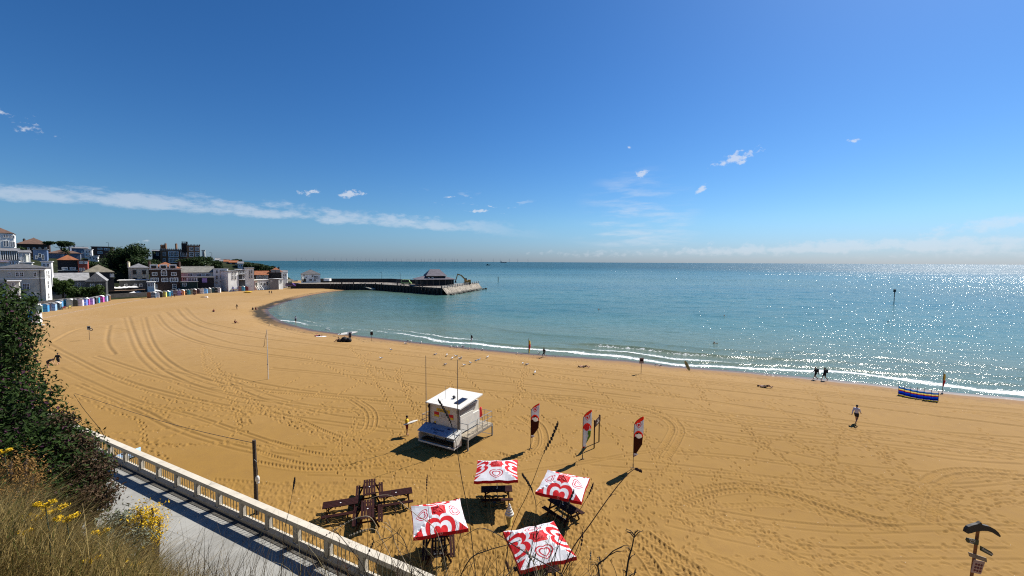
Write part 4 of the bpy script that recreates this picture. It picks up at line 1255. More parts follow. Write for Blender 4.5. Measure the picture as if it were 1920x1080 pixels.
for px in cols_:
    r0, a = hill_front(px)
    for k, bk in enumerate(backs):
        lim = bk if px < 470 else bk * max(0.22, 1 - (px - 470) / 95)
        r = r0 + lim; z = hill_z(px, bk)
        if px > 470 and bk > 120: z = z - (bk - 120) * 0.12 * (px - 470) / 78
        x, y = r * math.sin(a), r * math.cos(a)
        z += 0.8 * mnoise.noise(Vector((x * .05, y * .05, 3))) * min(1, bk / 20)
        vs.append((x, y, z))
m = len(backs)
for i in range(len(cols_) - 1):
    for k in range(m - 1): fs.append((i * m + k, (i + 1) * m + k, (i + 1) * m + k + 1, i * m + k + 1))
mh, t, p = newmat('hillside_scrub')
P = t.pos('Object'); n = t.noise(P, 0.22, 6, 0.7)
c = t.mix(n.ss(0.35, 0.65), (0.006, 0.010, 0.004), (0.024, 0.030, 0.011)); c = t.mix(t.noise(P, 0.05, 3).ss(0.5, 0.7) * 0.35, c, (0.045, 0.04, 0.025))
t.nt.links.new(c, p.inputs['Base Color']); p.inputs['Roughness'].default_value = 0.95; p.inputs['Specular IOR Level'].default_value = 0.1
t.nt.links.new(t.bump(n, 0.8, 0.6), p.inputs['Normal'])
b = MB(); b.add(vs, fs); tag(b.build('hillside', mh, smooth=True), kind='structure')

# ================================================================ foliage helper
def leafmat(name, dark, light, extra=None, rough=0.6, tr=0.25):
    m, t, p = newmat(name)
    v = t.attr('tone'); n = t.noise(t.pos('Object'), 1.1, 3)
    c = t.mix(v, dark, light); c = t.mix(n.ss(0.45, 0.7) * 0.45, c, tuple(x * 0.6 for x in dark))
    if extra: c = t.mix(t.attr('special').gt(0.5), c, extra)
    t.nt.links.new(c, p.inputs['Base Color']); p.inputs['Roughness'].default_value = rough
    p.inputs['Specular IOR Level'].default_value = 0.15
    if tr > 0:
        tb = t.nt.nodes.new('ShaderNodeBsdfTranslucent'); t.nt.links.new(c, tb.inputs['Color'])
        mx = t.nt.nodes.new('ShaderNodeMixShader'); mx.inputs[0].default_value = tr
        t.nt.links.new(p.outputs[0], mx.inputs[1]); t.nt.links.new(tb.outputs[0], mx.inputs[2]); t.nt.links.new(mx.outputs[0], t.nt.nodes['Material Output'].inputs[0])
    return m
nr = np.random.default_rng(5)
def leaves(name, lobes, n, size, m, parent=None, shell=0.35, special=0.0, seed=0, flat=0.6, clump=0.0):
    """many small pointed leaf faces spread through the outer part of ellipsoid lobes (cx,cy,cz,rx,ry,rz)"""
    g = np.random.default_rng(seed + 11)
    L = np.array(lobes, float); wgt = L[:, 3] * L[:, 4] + L[:, 3] * L[:, 5]; wgt /= wgt.sum()
    k = g.choice(len(L), n, p=wgt)
    d = g.normal(size=(n, 3)); d /= np.linalg.norm(d, axis=1, keepdims=True)
    r = 1 - shell * g.random(n) ** 1.6
    lump = 1 + 0.16 * np.sin(d[:, 0] * 5 + k) * np.sin(d[:, 2] * 6 + k * 2) + 0.10 * np.sin(d[:, 1] * 11 + d[:, 2] * 9)
    c = L[k, :3] + d * L[k, 3:] * (r * lump)[:, None]
    if clump > 0:
        c += (g.normal(size=(n, 3)) * clump)
    nrm = d + g.normal(size=(n, 3)) * flat; nrm /= np.linalg.norm(nrm, axis=1, keepdims=True)
    t1 = np.cross(nrm, g.normal(size=(n, 3))); t1 /= np.linalg.norm(t1, axis=1, keepdims=True)
    t2 = np.cross(nrm, t1)
    s = (size * (0.6 + 0.8 * g.random(n)))[:, None]
    bend = nrm * s * 0.18
    V = np.stack([c - t1 * s, c + t2 * s * 0.42 + bend, c + t1 * s, c - t2 * s * 0.42 + bend], 1).reshape(-1, 3)
    Q = np.arange(n * 4).reshape(-1, 4)
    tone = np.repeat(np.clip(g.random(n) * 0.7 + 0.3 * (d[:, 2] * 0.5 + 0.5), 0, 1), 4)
    sp = np.repeat((g.random(n) < special).astype(float), 4)
    return np_mesh(name, V, Q, m, parent, smooth=False, attrs={'tone': tone, 'special': sp})
M_trunk = mat('bark', (0.07, 0.05, 0.035), 0.9, 0.35, 4, 0.6, 12)
M_treedark = leafmat('dark_tree_leaves', (0.010, 0.022, 0.008), (0.040, 0.070, 0.018), tr=0.15)
M_treemid = leafmat('mid_green_leaves', (0.018, 0.040, 0.010), (0.07, 0.11, 0.025), tr=0.15)
def tree(px, ytop, ybot, Y, wpx, lab, m=None, n=2600, lf=0.55, seed=1, name='tree', group='trees on the hillside', flat_top=False):
    Y *= YS; base = aty(px, ybot, Y); top = aty(px, ytop, Y); H = top.z - base.z; Wd = wpx * Y / FPX
    root = empty(name, base, 0, lab, 'tree', group)
    g = random.Random(seed)
    b = MB(); b.tube([(0, 0, -2), (0.1, 0, H * 0.3), (0.05, 0.1, H * 0.62)], [Wd * 0.035 + 0.12, Wd * 0.028 + 0.1, 0.1], 7)
    for k in range(5):
        a = k * 1.3; b.tube([(0.05, 0, H * (0.25 + 0.06 * k)), (math.cos(a) * Wd * 0.18, math.sin(a) * Wd * 0.15, H * 0.5), (math.cos(a) * Wd * 0.3, math.sin(a) * Wd * 0.25, H * 0.68)], [0.12, 0.08, 0.04], 5)
    b.build('trunk', M_trunk, root)
    lobes = []
    for k in range(9 + int(Wd / 3)):
        f = g.uniform(-1, 1); zz = g.uniform(0.08, 0.80)
        w_ = math.sqrt(max(0.05, 1 - ((zz - 0.42) / 0.62) ** 2))
        if flat_top: zz = g.uniform(0.62, 0.82); w_ = 1
        rx = Wd * g.uniform(0.14, 0.24); rz = H * g.uniform(0.13, 0.20) * (0.55 if flat_top else 1)
        lobes.append((f * (Wd * 0.5 * w_ - rx * 0.7), g.uniform(-1, 1) * Wd * 0.28 * w_, H * zz, rx, rx, rz))
    leaves('crown', lobes, n, lf, m or M_treedark, root, shell=0.6, seed=seed, flat=0.9)
    return root

# ================================================================ buildings
def wallmat(nm, c, stain=0.45, rough=0.8): return mat(nm, c, rough, 0.10, 0.5, 0.15, 6, stain=stain)
B_white = wallmat('white_render', (0.80, 0.80, 0.76)); B_offw = wallmat('off_white_render', (0.50, 0.50, 0.44), 0.6)
B_cream = wallmat('cream_wall', (0.75, 0.66, 0.46)); B_dbrick = wallmat('dark_brick', (0.048, 0.024, 0.015)); B_brick = wallmat('brown_brick', (0.10, 0.045, 0.03))
B_castle = wallmat('castle_brick', (0.20, 0.10, 0.05)); B_red = wallmat('red_brick', (0.30, 0.06, 0.035)); B_blue = wallmat('blue_wall', (0.09, 0.15, 0.27)); B_blueg = wallmat('blue_grey_wall', (0.13, 0.16, 0.22))
B_grey = wallmat('grey_wall', (0.22, 0.22, 0.22)); B_dgrey = wallmat('dark_grey_wall', (0.05, 0.052, 0.055)); B_pink = wallmat('pink_wall', (0.55, 0.38, 0.42)); B_castle_sunlit = wallmat('sunlit_castle_brick', (0.32, 0.20, 0.09))
B_black = wallmat('black_boards', (0.014, 0.013, 0.014)); B_stone = wallmat('dark_stone', (0.020, 0.017, 0.014), 0.5)
def roofmat(nm, c, sc_=2.2):
    if nm in _MC: return _MC[nm]
    m, t, p = newmat(nm); P = t.pos('Object')
    x, y, z = t.xyz(P)
    row = (z * 7.0).frac().lt(0.18); n = t.noise(P, 0.8, 4, 0.7)
    cc = t.mix(n.ss(0.3, 0.7), tuple(q * 0.7 for q in c), tuple(min(1, q * 1.25) for q in c)); cc = t.mix(row * 0.5, cc, tuple(q * 0.5 for q in c))
    t.nt.links.new(cc, p.inputs['Base Color']); p.inputs['Roughness'].default_value = 0.85; _MC[nm] = m; return m
Rf_orange = roofmat('orange_tiles', (0.25, 0.085, 0.03)); Rf_slate = roofmat('slate_tiles', (0.085, 0.085, 0.09)); Rf_brown = roofmat('brown_tiles', (0.11, 0.06, 0.04))
Rf_grey = roofmat('grey_sheet', (0.24, 0.24, 0.24)); Rf_lead = roofmat('lead_roof', (0.16, 0.16, 0.17)); Rf_white = mat('white_flat_roof', (0.55, 0.55, 0.54), 0.7)
M_glass = mat('window_glass', (0.010, 0.012, 0.015), 0.25, 0.3, 2, spec=0.35)
M_frame = mat('window_frame_white', (0.82, 0.81, 0.78), 0.6, 0.05)
M_dframe = mat('window_frame_dark', (0.06, 0.055, 0.05), 0.6, 0.05)
M_curtain = mat('net_curtain', (0.35, 0.35, 0.36), 0.8, 0.2, 3)

YS = 800 / 700
def facade_box(xl, xr, yb, yt, Y, skew=0.0):
    """ends of a facade from photo pixels at forward distance Y (skew = right end that much farther)"""
    if xl < 600:                                     # turned to look across the bay
        Y *= YS; A = aty(xl, yb, Y); az = math.atan2(-A.x, A.y); ph = 0.92 * az + R(skew)
        dB = ray(xr, yb); t_ = (A.x * math.sin(ph) - A.y * math.cos(ph)) / (dB.x * math.sin(ph) - dB.y * math.cos(ph))
        B = Vector((dB.x * t_, dB.y * t_, A.z)); zt_ = aty((xl + xr) / 2, yt, (A.y + B.y) / 2).z
    else: A = aty(xl, yb, Y); B = aty(xr, yb, Y + skew); zt_ = aty((xl + xr) / 2, yt, Y + skew / 2).z
    return A, B, A.z, zt_
def window(face, rect, parent, fm=M_frame, glass=M_glass, arched=False, mull=1, name='window'):
    A, e, n, _ = face
    x0, y0, x1, y1 = rect
    P0 = onplane(x0, (y0 + y1) / 2, A, n); P1 = onplane(x1, (y0 + y1) / 2, A, n); Pt = onplane((x0 + x1) / 2, y0, A, n); Pb = onplane((x0 + x1) / 2, y1, A, n)
    u0, u1 = (P0 - A).dot(e), (P1 - A).dot(e); z0, z1 = Pb.z, Pt.z
    if u1 < u0: u0, u1 = u1, u0
    if u0 < -0.5 or u1 > face[3] + 0.5 or u1 - u0 > face[3]: return None
    fr = max(0.14, (u1 - u0) * 0.14); T = lambda u, z, o: A + e * (u) + n * o + Vector((0, 0, z - A.z))
    def bx(b, ua, ub, za, zb, oa, ob):
        vs = [T(u, z, o) for z in (za, zb) for u, o in ((ua, oa), (ub, oa), (ub, ob), (ua, ob))]
        b.add(vs, [(3, 2, 1, 0), (4, 5, 6, 7), (0, 1, 5, 4), (1, 2, 6, 5), (2, 3, 7, 6), (3, 0, 4, 7)])
    b = MB(); bx(b, u0 - fr, u0, z0 - fr, z1 + fr, 0.0, 0.10); bx(b, u1, u1 + fr, z0 - fr, z1 + fr, 0.0, 0.10)
    bx(b, u0, u1, z1, z1 + fr, 0.0, 0.10); bx(b, u0, u1, z0 - fr, z0, 0.0, 0.14)
    for k in range(mull):
        uu = u0 + (u1 - u0) * (k + 1) / (mull + 1); bx(b, uu - fr * 0.22, uu + fr * 0.22, z0, z1, 0.03, 0.07)
    bx(b, u0, u1, (z0 + z1) / 2 - fr * 0.2, (z0 + z1) / 2 + fr * 0.2, 0.03, 0.065)
    if arched:
        r = (u1 - u0) / 2; uc = (u0 + u1) / 2
        vs = []
        for k in range(9):
            a_ = PI * k / 8
            for rad in (r, r + fr):
                for o in (0.0, 0.1): vs.append(T(uc + rad * math.cos(a_), z1 + fr + rad * math.sin(a_), o))
        b.add(vs, [tuple(i * 4 + q for q in (1, 3, 7, 5)) for i in range(8)] + [tuple(i * 4 + q for q in (2, 6, 7, 3)) for i in range(8)])
    w = b.build(name, fm, parent)
    b = MB(); bx(b, u0, u1, z0, z1, 0.012, 0.024); b.build('pane', glass, w)
    return w
def building(name, lab, xl, xr, yb, yt, Y, wall, skew=0.0, depth=9.0, roof=None, rh=2.0, rmat=None, over=0.3, wins=(), side=None, cat='house', fm=M_frame, mull=1, base_ext=6.0, chim=(), side_wall=None, parapet=False, extra=None, dwins=()):
    """facade given in photo pixels, real depth behind it; roof: flat, hip, gable (ridge along the facade), front (ridge runs back)"""
    A, B, zb, zt_ = facade_box(xl, xr, yb, yt, Y, skew)
    e = Vector((B.x - A.x, B.y - A.y, 0)); W = e.length; e.normalize()
    n = Vector((e.y, -e.x, 0))                       # towards the viewer
    if n.dot(Vector((0, -1, 0))) < 0: n = -n
    root = empty(name, ((A.x + B.x) / 2, (A.y + B.y) / 2, zb), 0, lab, cat)
    off = Vector(root.location)
    def T(u, o, z): return A + e * u - n * o + Vector((0, 0, z - A.z)) - off
    b = MB()
    zt2 = zt_ + (0.0 if not parapet else 0.5)
    vs = [T(u, o, z) for z in (zb - base_ext, zt2) for u, o in ((0, 0), (W, 0), (W, depth), (0, depth))]
    b.add(vs, [(0, 1, 5, 4), (2, 3, 7, 6), (3, 0, 4, 7), (4, 5, 6, 7)]); b.build('wall', wall, root)
    b = MB(); b.add([vs[1], vs[2], vs[6], vs[5]], [(0, 1, 2, 3)]); b.build('side_wall', side_wall or wall, root)
    rm = rmat or Rf_slate; ro = None
    b = MB(); z0 = zt_ + 0.003; o_ = over
    if roof == 'flat':
        vs = [T(u, o, z) for z in (z0, z0 + 0.25) for u, o in ((-o_, -o_), (W + o_, -o_), (W + o_, depth + o_), (-o_, depth + o_))]
        b.add(vs, [(3, 2, 1, 0), (4, 5, 6, 7), (0, 1, 5, 4), (1, 2, 6, 5), (2, 3, 7, 6), (3, 0, 4, 7)]); ro = b.build('roof', rm, root)
    elif roof in ('hip', 'gable', 'front'):
        i = min(depth / 2, W / 2) if roof == 'hip' else 0
        if roof == 'front': r0, r1 = T(W / 2, -o_, z0 + rh), T(W / 2, depth + o_, z0 + rh)
        elif W >= depth or roof == 'gable': r0, r1 = T(i if roof == 'hip' else -o_, depth / 2, z0 + rh), T(W - i if roof == 'hip' else W + o_, depth / 2, z0 + rh)
        else: r0, r1 = T(W / 2, W / 2, z0 + rh), T(W / 2, depth - W / 2, z0 + rh)
        c = [T(-o_, -o_, z0), T(W + o_, -o_, z0), T(W + o_, depth + o_, z0), T(-o_, depth + o_, z0)]
        cl = [q + Vector((0, 0, 0.18)) for q in c]
        if roof == 'front' or (roof == 'hip' and W < depth):
            b.add(c + cl + [r0, r1], [(0, 1, 5, 4), (1, 2, 6, 5), (2, 3, 7, 6), (3, 0, 4, 7), (3, 2, 1, 0), (5, 6, 9, 8), (7, 4, 8, 9), (4, 5, 8), (6, 7, 9)])
        else:
            b.add(c + cl + [r0, r1], [(0, 1, 5, 4), (1, 2, 6, 5), (2, 3, 7, 6), (3, 0, 4, 7), (3, 2, 1, 0), (4, 5, 9, 8), (6, 7, 8, 9), (7, 4, 8), (5, 6, 9)])
        ro = b.build('roof', rm, root)
        b = MB(); b.bar(r0 + Vector((0, 0, .05)), r1 + Vector((0, 0, .05)), 0.22, 0.14); b.build('ridge', rm, ro)
    for cf, co, ch in chim:
        b = MB(); q = T(W * cf, depth * co, zt_ + rh * 0.4); b.box((q.x, q.y, q.z + ch * .3), (0.75, 0.75, ch * .6 + 1)); b.box((q.x, q.y, q.z + ch * .6 + 0.45), (0.9, 0.9, 0.15))
        for k in (-.25, .25): b.tube([(q.x + k, q.y, q.z + ch * .6 + .5), (q.x + k * .8, q.y, q.z + ch * .6 + 0.95)], 0.11, 6)
        b.build('chimney', wall, ro or root)
    fo = (A - off, e, n, W)
    face = (A, e, n, W)
    me_off = Matrix.Translation(-off)
    def addw(face, rect, **k):
        w = window(face, rect, root, **k)
        if w is None: print('skip window', name, rect); return
        w.data.transform(me_off)
        for ch in col.objects:
            if ch.parent is w: ch.data.transform(me_off)
    for r in wins:
        k = r[4] if len(r) > 4 else {}
        kk = dict(fm=fm, mull=mull); kk.update(k); addw(face, r[:4], **kk)
    if side:
        C_ = A + e * W; face2 = (C_, -n, e, depth)
        for r in side: addw(face2, r[:4], fm=fm, mull=1)
    if extra: extra(root, T, W, zb, zt_, depth, n, e, off)
    return root
def grid(x0, x1, y0, y1, nx, ny, w, h, opt=None):
    out = []
    for i in range(nx):
        for j in range(ny):
            cx = x0 + (x1 - x0) * (i / (nx - 1) if nx > 1 else 0.5); cy = y0 + (y1 - y0) * (j / (ny - 1) if ny > 1 else 0.5)
            out.append((cx - w / 2, cy - h / 2, cx + w / 2, cy + h / 2) + ((opt,) if opt else ()))
    return out
def crenels(root, T, W, zt_, depth, m, n=9, h=0.7, sides=True):
    b = MB()
    for i in range(n):
        u = (i + 0.25) * W / n; c0 = T(u, -0.02, zt_ + 0.3); c1 = T(u + W / n * 0.5, -0.02, zt_ + 0.3)
        b.bar(c0 + Vector((0, 0, h / 2 - .3)), c1 + Vector((0, 0, h / 2 - .3)), 0.4, h)
    if sides:
        k = max(3, int(n * depth / W))
        for i in range(k):
            o = (i + 0.25) * depth / k; b.bar(T(W, o, zt_ + h / 2), T(W, o + depth / k * 0.5, zt_ + h / 2), 0.4, h)
    b.build('battlement', m, root)
def band(root, T, W, z, m, nm='string_course', h=0.3, o=0.12, depth=None):
    b = MB(); b.bar(T(-0.1, -o / 2, z), T(W + 0.1, -o / 2, z), o, h); b.build(nm, m, root)

# --- left group
building('apartment_block', 'tall white block with small paired windows at the left edge of the town', -40, 30.5, 520, 437, 150, B_white, skew=0, depth=16, roof='hip', rh=3.2, rmat=Rf_brown, over=0.2, cat='apartment block',
         wins=[(6.8, 440, 9.2, 445), (11.8, 440, 14.2, 445), (19.5, 441, 21.5, 446), (24.5, 442, 26.5, 447), (7.2, 452, 9.8, 462), (12.4, 452, 15.2, 462), (20, 453, 22, 463), (25, 454, 27.2, 463)] + grid(-30, -4, 442, 458, 3, 2, 2.6, 7), fm=M_frame, chim=((0.2, 0.4, 2.0),))
building('terraced_house', 'dark brown roofed houses with chimneys on the skyline behind the white block', 33, 94, 485, 458, 215, B_dbrick, depth=14, roof='hip', rh=4.0, rmat=Rf_brown, wins=grid(42, 86, 466, 466, 5, 1, 3, 4), chim=((0.2, 0.45, 1.6), (0.45, 0.45, 1.6)))
def cons(root, T, W, zb, zt_, depth, n, e, off):
    b = MB()
    for i in range(9): b.bar(T(W * i / 8, -0.08, zb - 1), T(W * i / 8, -0.08, zt_), 0.14, 0.14)
    b.build('glazing_bar', M_frame, root)
building('conservatory', 'grey framed conservatory with lean-to glass roof beside the white block', 3, 36, 497, 471, 142, mat('veranda_glass', (0.06, 0.07, 0.075), 0.2, 0.4, 1), depth=6, roof='gable', rh=1.2, rmat=Rf_lead, cat='conservatory', extra=cons)
building('conservatory', 'smaller pale glass room stepping down to the right of the larger conservatory', 36.5, 56, 496, 474, 138, mat('pale_glass', (0.25, 0.27, 0.28), 0.25, 0.3, 1), depth=6, roof='gable', rh=1.0, rmat=Rf_lead, cat='conservatory', extra=cons)
building('guest_house', 'white house with pink canopy and balcony below the conservatory', -10, 37, 503, 488, 132, B_white, depth=6, roof='flat', rmat=Rf_lead, wins=[(18, 490, 21, 496), (23, 490, 26, 496), (31, 490, 34, 496)], cat='house', extra=lambda r, T, W, zb, zt_, d, n, e, off: MB().bar(T(0, -0.9, zt_ - .6), T(W * 0.55, -0.9, zt_ - .6), 1.6, 0.2).build('canopy', B_pink, r))
building('chimney_house', 'small white roof terrace with tall dark chimney behind the large hotel', 37, 60, 505, 493, 128, B_offw, depth=6, roof='flat', rmat=Rf_white, chim=((0.55, 0.3, 2.2),), wins=[(44, 499, 48, 503)])
def hotel(root, T, W, zb, zt_, depth, n, e, off):
    band(root, T, W, zb + (zt_ - zb) * 0.70, M_frame); band(root, T, W, zt_ - 0.25, M_frame, 'cornice', 0.4, 0.25)
    for f in (0.02, 0.9): MB().tube([T(W * f, -0.15, zb - 1), T(W * f, -0.15, zt_)], 0.10, 6).build('drain_pipe', M_dark, root)
    b = MB(); b.bar(T(W * 0.42, -0.7, zb + (zt_ - zb) * 0.36), T(W * 0.62, -0.7, zb + (zt_ - zb) * 0.36), 1.2, 0.2)
    for i in range(8): b.bar(T(W * (0.42 + 0.2 * i / 7), -1.25, zb + (zt_ - zb) * 0.37), T(W * (0.42 + 0.2 * i / 7), -1.25, zb + (zt_ - zb) * 0.45), 0.06, 0.06)
    b.build('balcony', M_dark, root)
building('seafront_hotel', 'large pale grey rendered hotel whose right side is sunlit white, above the first beach huts', -12, 87.5, 568, 504, 112, B_offw, skew=-6, depth=11, roof='hip', rh=1.6, rmat=Rf_slate, cat='hotel', side_wall=B_white,  # side wall gets a whiter render for the sun falling on it
         wins=[(30, 511, 35, 518), (38, 511, 43.5, 518), (63, 511, 68, 518), (43.5, 532, 48.5, 543), (50, 532, 54.5, 543), (57.5, 550, 61, 558.5), (63, 550, 66.5, 558.5), (24, 532, 28, 538), (16, 512, 20, 517)],
         side=[(86.5, 508, 88, 519), (90, 508, 92, 522), (89, 527, 91, 541), (89.5, 550, 92, 560)], extra=hotel)
building('annexe', 'low rendered annexe with stepped white roof edge in front of the pale hotel', 14, 38, 570, 528, 107, B_offw, depth=4, roof='flat', rmat=Rf_white, wins=[(23, 531, 27, 537), (38 - 6, 550, 35, 556)], cat='annexe')
building('blue_house', 'bright blue two storey house with white bay windows', 63, 89, 493, 468, 165, B_blue, depth=9, roof='flat', rmat=Rf_lead, wins=[(67, 479, 69.5, 485), (72.5, 475.5, 77, 482), (79, 478, 82, 486.5)])
building('blue_terrace', 'long slate blue terrace with brown roof and twin white chimneys', 90, 152, 503, 475.5, 178, B_blueg, depth=10, roof='hip', rh=2.3, rmat=Rf_brown, chim=((0.56, 0.3, 2.6), (0.68, 0.3, 2.6)), wins=[(97, 487, 101, 492), (117, 478, 119, 483)])
building('grey_house', 'grey blue house stepping up behind the brown roofed terrace', 130, 164, 485, 466, 205, B_blueg, depth=10, roof='gable', rh=1.0, rmat=Rf_lead, wins=[(140, 470, 142, 473), (153, 471, 155, 475)], chim=((0.3, 0.4, 1.2),))
building('balcony_house', 'small white house with stacked balconies below the hilltop trees', 159, 173, 488, 468, 195, B_white, depth=8, roof='flat', rmat=Rf_white, wins=[(161, 470, 164, 474), (166, 470, 169.5, 474), (161, 477, 164, 481), (166, 477, 169, 481)])
building('stepped_house', 'low white house with terrace right of the stacked balconies', 166, 184, 492, 480, 188, B_white, depth=7, roof='flat', rmat=Rf_white, wins=[(168, 482, 171, 486), (174, 482, 177, 486), (179, 483, 182, 487)])
building('flat_roofed_block', 'dark brown block with a thin pale flat roof on the skyline', 172, 212, 482, 463, 225, B_brick, depth=14, roof='flat', rmat=Rf_lead, cat='block', wins=[(184, 465.5, 191, 468), (196, 466, 204, 468.5), (184, 472, 191, 475)])
building('white_cottage', 'white fronted cottage with flat roof between the hotel and the dark boarded house', 78, 97, 505, 491, 126, B_white, depth=6, roof='flat', rmat=Rf_white, wins=[(81, 495, 85, 500), (88, 495, 92, 500)])
def boarded(root, T, W, zb, zt_, depth, n, e, off): band(root, T, W, zb + 1.5, B_offw, 'fascia')
building('boarded_house', 'dark boarded house with orange tiled roof and sunlit red side', 109, 147, 514, 488, 150, B_black, depth=13, skew=2, roof='hip', rh=2.2, rmat=Rf_orange, side_wall=B_red, wins=[(117, 502, 126, 505, dict(mull=3)), (132, 502, 141, 505, dict(mull=3))], extra=boarded)  # red of the side wall stands in for sunlight on it
building('red_brick_house', 'small red brick house with six white windows beside the dark boarded house', 147.5, 165, 514, 489, 153, B_red, depth=8, roof='flat', rmat=Rf_brown, wins=[(149, 490.5, 151, 494), (153, 490.5, 155, 494), (158, 490.5, 160, 494), (162, 490.5, 163.5, 494), (150, 503, 152.5, 508), (156, 503, 158.5, 508)])
building('arcade_shed', 'long grey sheet roofed arcade building behind the bushes', 96, 165, 541, 527, 132, B_grey, depth=16, roof='gable', rh=2.8, rmat=Rf_grey, cat='arcade', wins=[(112, 531, 116, 536), (146, 531, 150, 536)])
building('arcade_shed', 'shorter arcade building with a steep grey gable facing the beach', 163, 199, 543, 528, 134, B_dgrey, depth=14, roof='front', rh=3.2, rmat=Rf_grey, cat='arcade', wins=[(170, 533, 176, 538), (184, 533, 190, 538)])
building('barn', 'dark gabled shed with olive brown roof left of the big dark tree', 157, 214, 528, 511, 146, B_black, skew=3, depth=14, roof='hip', rh=3.2, rmat=roofmat('olive_roof', (0.16, 0.14, 0.10)), side_wall=B_cream, cat='shed', wins=[(207, 514, 209, 519), (211, 514, 213, 519)])
building('cream_house', 'cream house with four windows and shallow grey hipped roof', 242, 280, 537, 502.5, 172, B_cream, skew=2, depth=10, roof='hip', rh=2.1, rmat=Rf_lead, chim=((0.02, 0.3, 2.2),), wins=[(249.5, 507, 255, 513.5), (267.5, 507, 273, 513.5), (250, 521.5, 256, 525), (267.5, 521.5, 273, 525)], fm=M_dframe)
def dorm(root, T, W, zb, zt_, depth, n, e, off):
    for f in (0.14, 0.44, 0.74):
        c = T(W * f, 0.6, zt_ + 0.9); b = MB(); ex = e * 1.35
        b.bar(c - ex, c + ex, 1.6, 2.0); d = b.build('dormer', M_frame, root)
        b = MB(); c2 = T(W * f, -0.24, zt_ + 0.85); b.bar(c2 - e * 0.9, c2 + e * 0.9, 0.05, 1.2); b.build('pane', M_glass, d)
    band(root, T, W, zt_ - 0.1, M_frame, 'cornice', 0.35, 0.3)
building('public_house', 'dark brick inn with orange roof, three white dormers and white framed windows', 282, 341, 548, 504, 163, B_dbrick, depth=11, skew=2, roof='hip', rh=3.0, rmat=Rf_orange, side_wall=B_red, cat='inn', extra=dorm, mull=2,  # side takes a brighter red brick as its sunlit colour
         wins=[(286, 511.5, 294, 516), (303, 510.5, 312, 516, dict(arched=True)), (322, 511.5, 330, 516), (284, 522, 296, 527.5, dict(mull=3)), (304, 522, 314, 527.5, dict(mull=3)), (320, 522, 332.5, 527.5, dict(mull=3)), (289, 534, 294, 540), (324, 533, 330, 541)], side=[(338, 508, 339.2, 513), (338, 520, 339.2, 526)], chim=((0.0, 0.4, 2.4), (0.96, 0.4, 2.2)))
def cren(root, T, W, zb, zt_, depth, n, e, off):
    crenels(root, T, W, zt_, depth, B_offw if W < 0 else mat('pale_battlement', (0.33, 0.30, 0.26), 0.8), 15); band(root, T, W, zt_ - 0.2, mat('pale_battlement', (0.33, 0.30, 0.26), 0.8))
building('castle_wing', 'dark brick castle like house with pale battlements on the cliff', 301, 351.5, 505, 468.5, 205, B_castle, depth=12, roof='flat', rmat=Rf_lead, over=0.0, cat='castle', extra=cren, mull=2, side_wall=B_brick,
         wins=[(306, 473, 310.5, 479.5), (306, 485, 310.5, 491, ), (317.5, 473, 333, 480, dict(mull=5)), (318, 485, 333, 491, dict(mull=5)), (339.5, 473, 349, 480, dict(mull=3)), (343, 488, 349, 494, dict(arched=True))], chim=((0.05, 0.4, 2.2), (0.12, 0.4, 2.2), (0.2, 0.4, 3.6), (0.6, 0.4, 3.6)))
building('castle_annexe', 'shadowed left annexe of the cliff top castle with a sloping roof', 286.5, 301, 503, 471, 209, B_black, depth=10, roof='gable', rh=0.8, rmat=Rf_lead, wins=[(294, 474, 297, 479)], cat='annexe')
def cren2(root, T, W, zb, zt_, depth, n, e, off): crenels(root, T, W, zt_, depth, B_brick, 9, 0.8)
building('castle_tower', 'taller square castle tower with sunlit ochre side wall at the cliff edge', 351.5, 376, 500, 461, 201, B_castle, depth=10, skew=3, roof='flat', rmat=Rf_lead, over=0.0, cat='castle tower', extra=cren2, side_wall=B_castle_sunlit, mull=2,  # sunlight on the tower side is put into its ochre colour
         wins=[(355.5, 464, 361.5, 469.5), (366.5, 464, 372.5, 469.5), (355.5, 473.5, 362, 480.5), (366.5, 473.5, 373, 480)], side=[(378, 464, 380, 470), (381, 474, 383, 481)])
building('stair_turret', 'narrow dark battlemented turret rising above the castle roof', 340.5, 351, 470, 457, 203, B_black, depth=4, roof='flat', rmat=Rf_lead, over=0.0, cat='turret', extra=lambda r, T, W, zb, zt_, d, n, e, off: crenels(r, T, W, zt_, d, B_black, 3, 1.2), base_ext=1)
building('bay_annexe', 'small white bay windowed annexe on the right of the castle tower', 379, 384.5, 490, 469.5, 204, B_offw, depth=5, roof='flat', rmat=Rf_white, wins=[(380.5, 473, 383.2, 480)], cat='annexe')
building('ballroom', 'long low hall with mossy grey roof and windows above the dark bar', 341, 402.5, 548, 511.5, 176, B_offw, skew=3, depth=9, roof='gable', rh=3.1, rmat=roofmat('mossy_grey_roof', (0.17, 0.165, 0.145)), over=0.3, cat='hall', mull=2,
         wins=[(353, 513, 360, 517.5), (370, 513, 377, 517.5), (386, 513, 393, 517.5)])
def shopx(root, T, W, zb, zt_, depth, n, e, off):
    b = MB(); b.bar(T(W * 0.62, -0.3, zt_ - 1.6), T(W * 0.78, -0.3, zt_ - 1.6), 0.12, 2.0); s = b.build('shop_sign', mat('lilac_sign', (0.35, 0.22, 0.50), 0.5), root)
    band(root, T, W, zt_ - 0.2, B_offw, 'fascia')
building('bar', 'dark fronted bar with a lilac square sign under the long low hall', 342, 402, 549, 519.5, 172, B_black, depth=4, roof='flat', rmat=Rf_lead, cat='bar', extra=shopx, wins=[(342.5, 521, 349, 526), (353, 519, 368, 527, dict(mull=4))])
building('kiosk', 'dark green kiosk with a narrow white post beside the inn', 339, 370.5, 547, 529, 168, wallmat('dark_green_boards', (0.012, 0.03, 0.022)), depth=3, roof='flat', rmat=Rf_lead, cat='kiosk', wins=[(343, 521 + 10, 349, 536)])
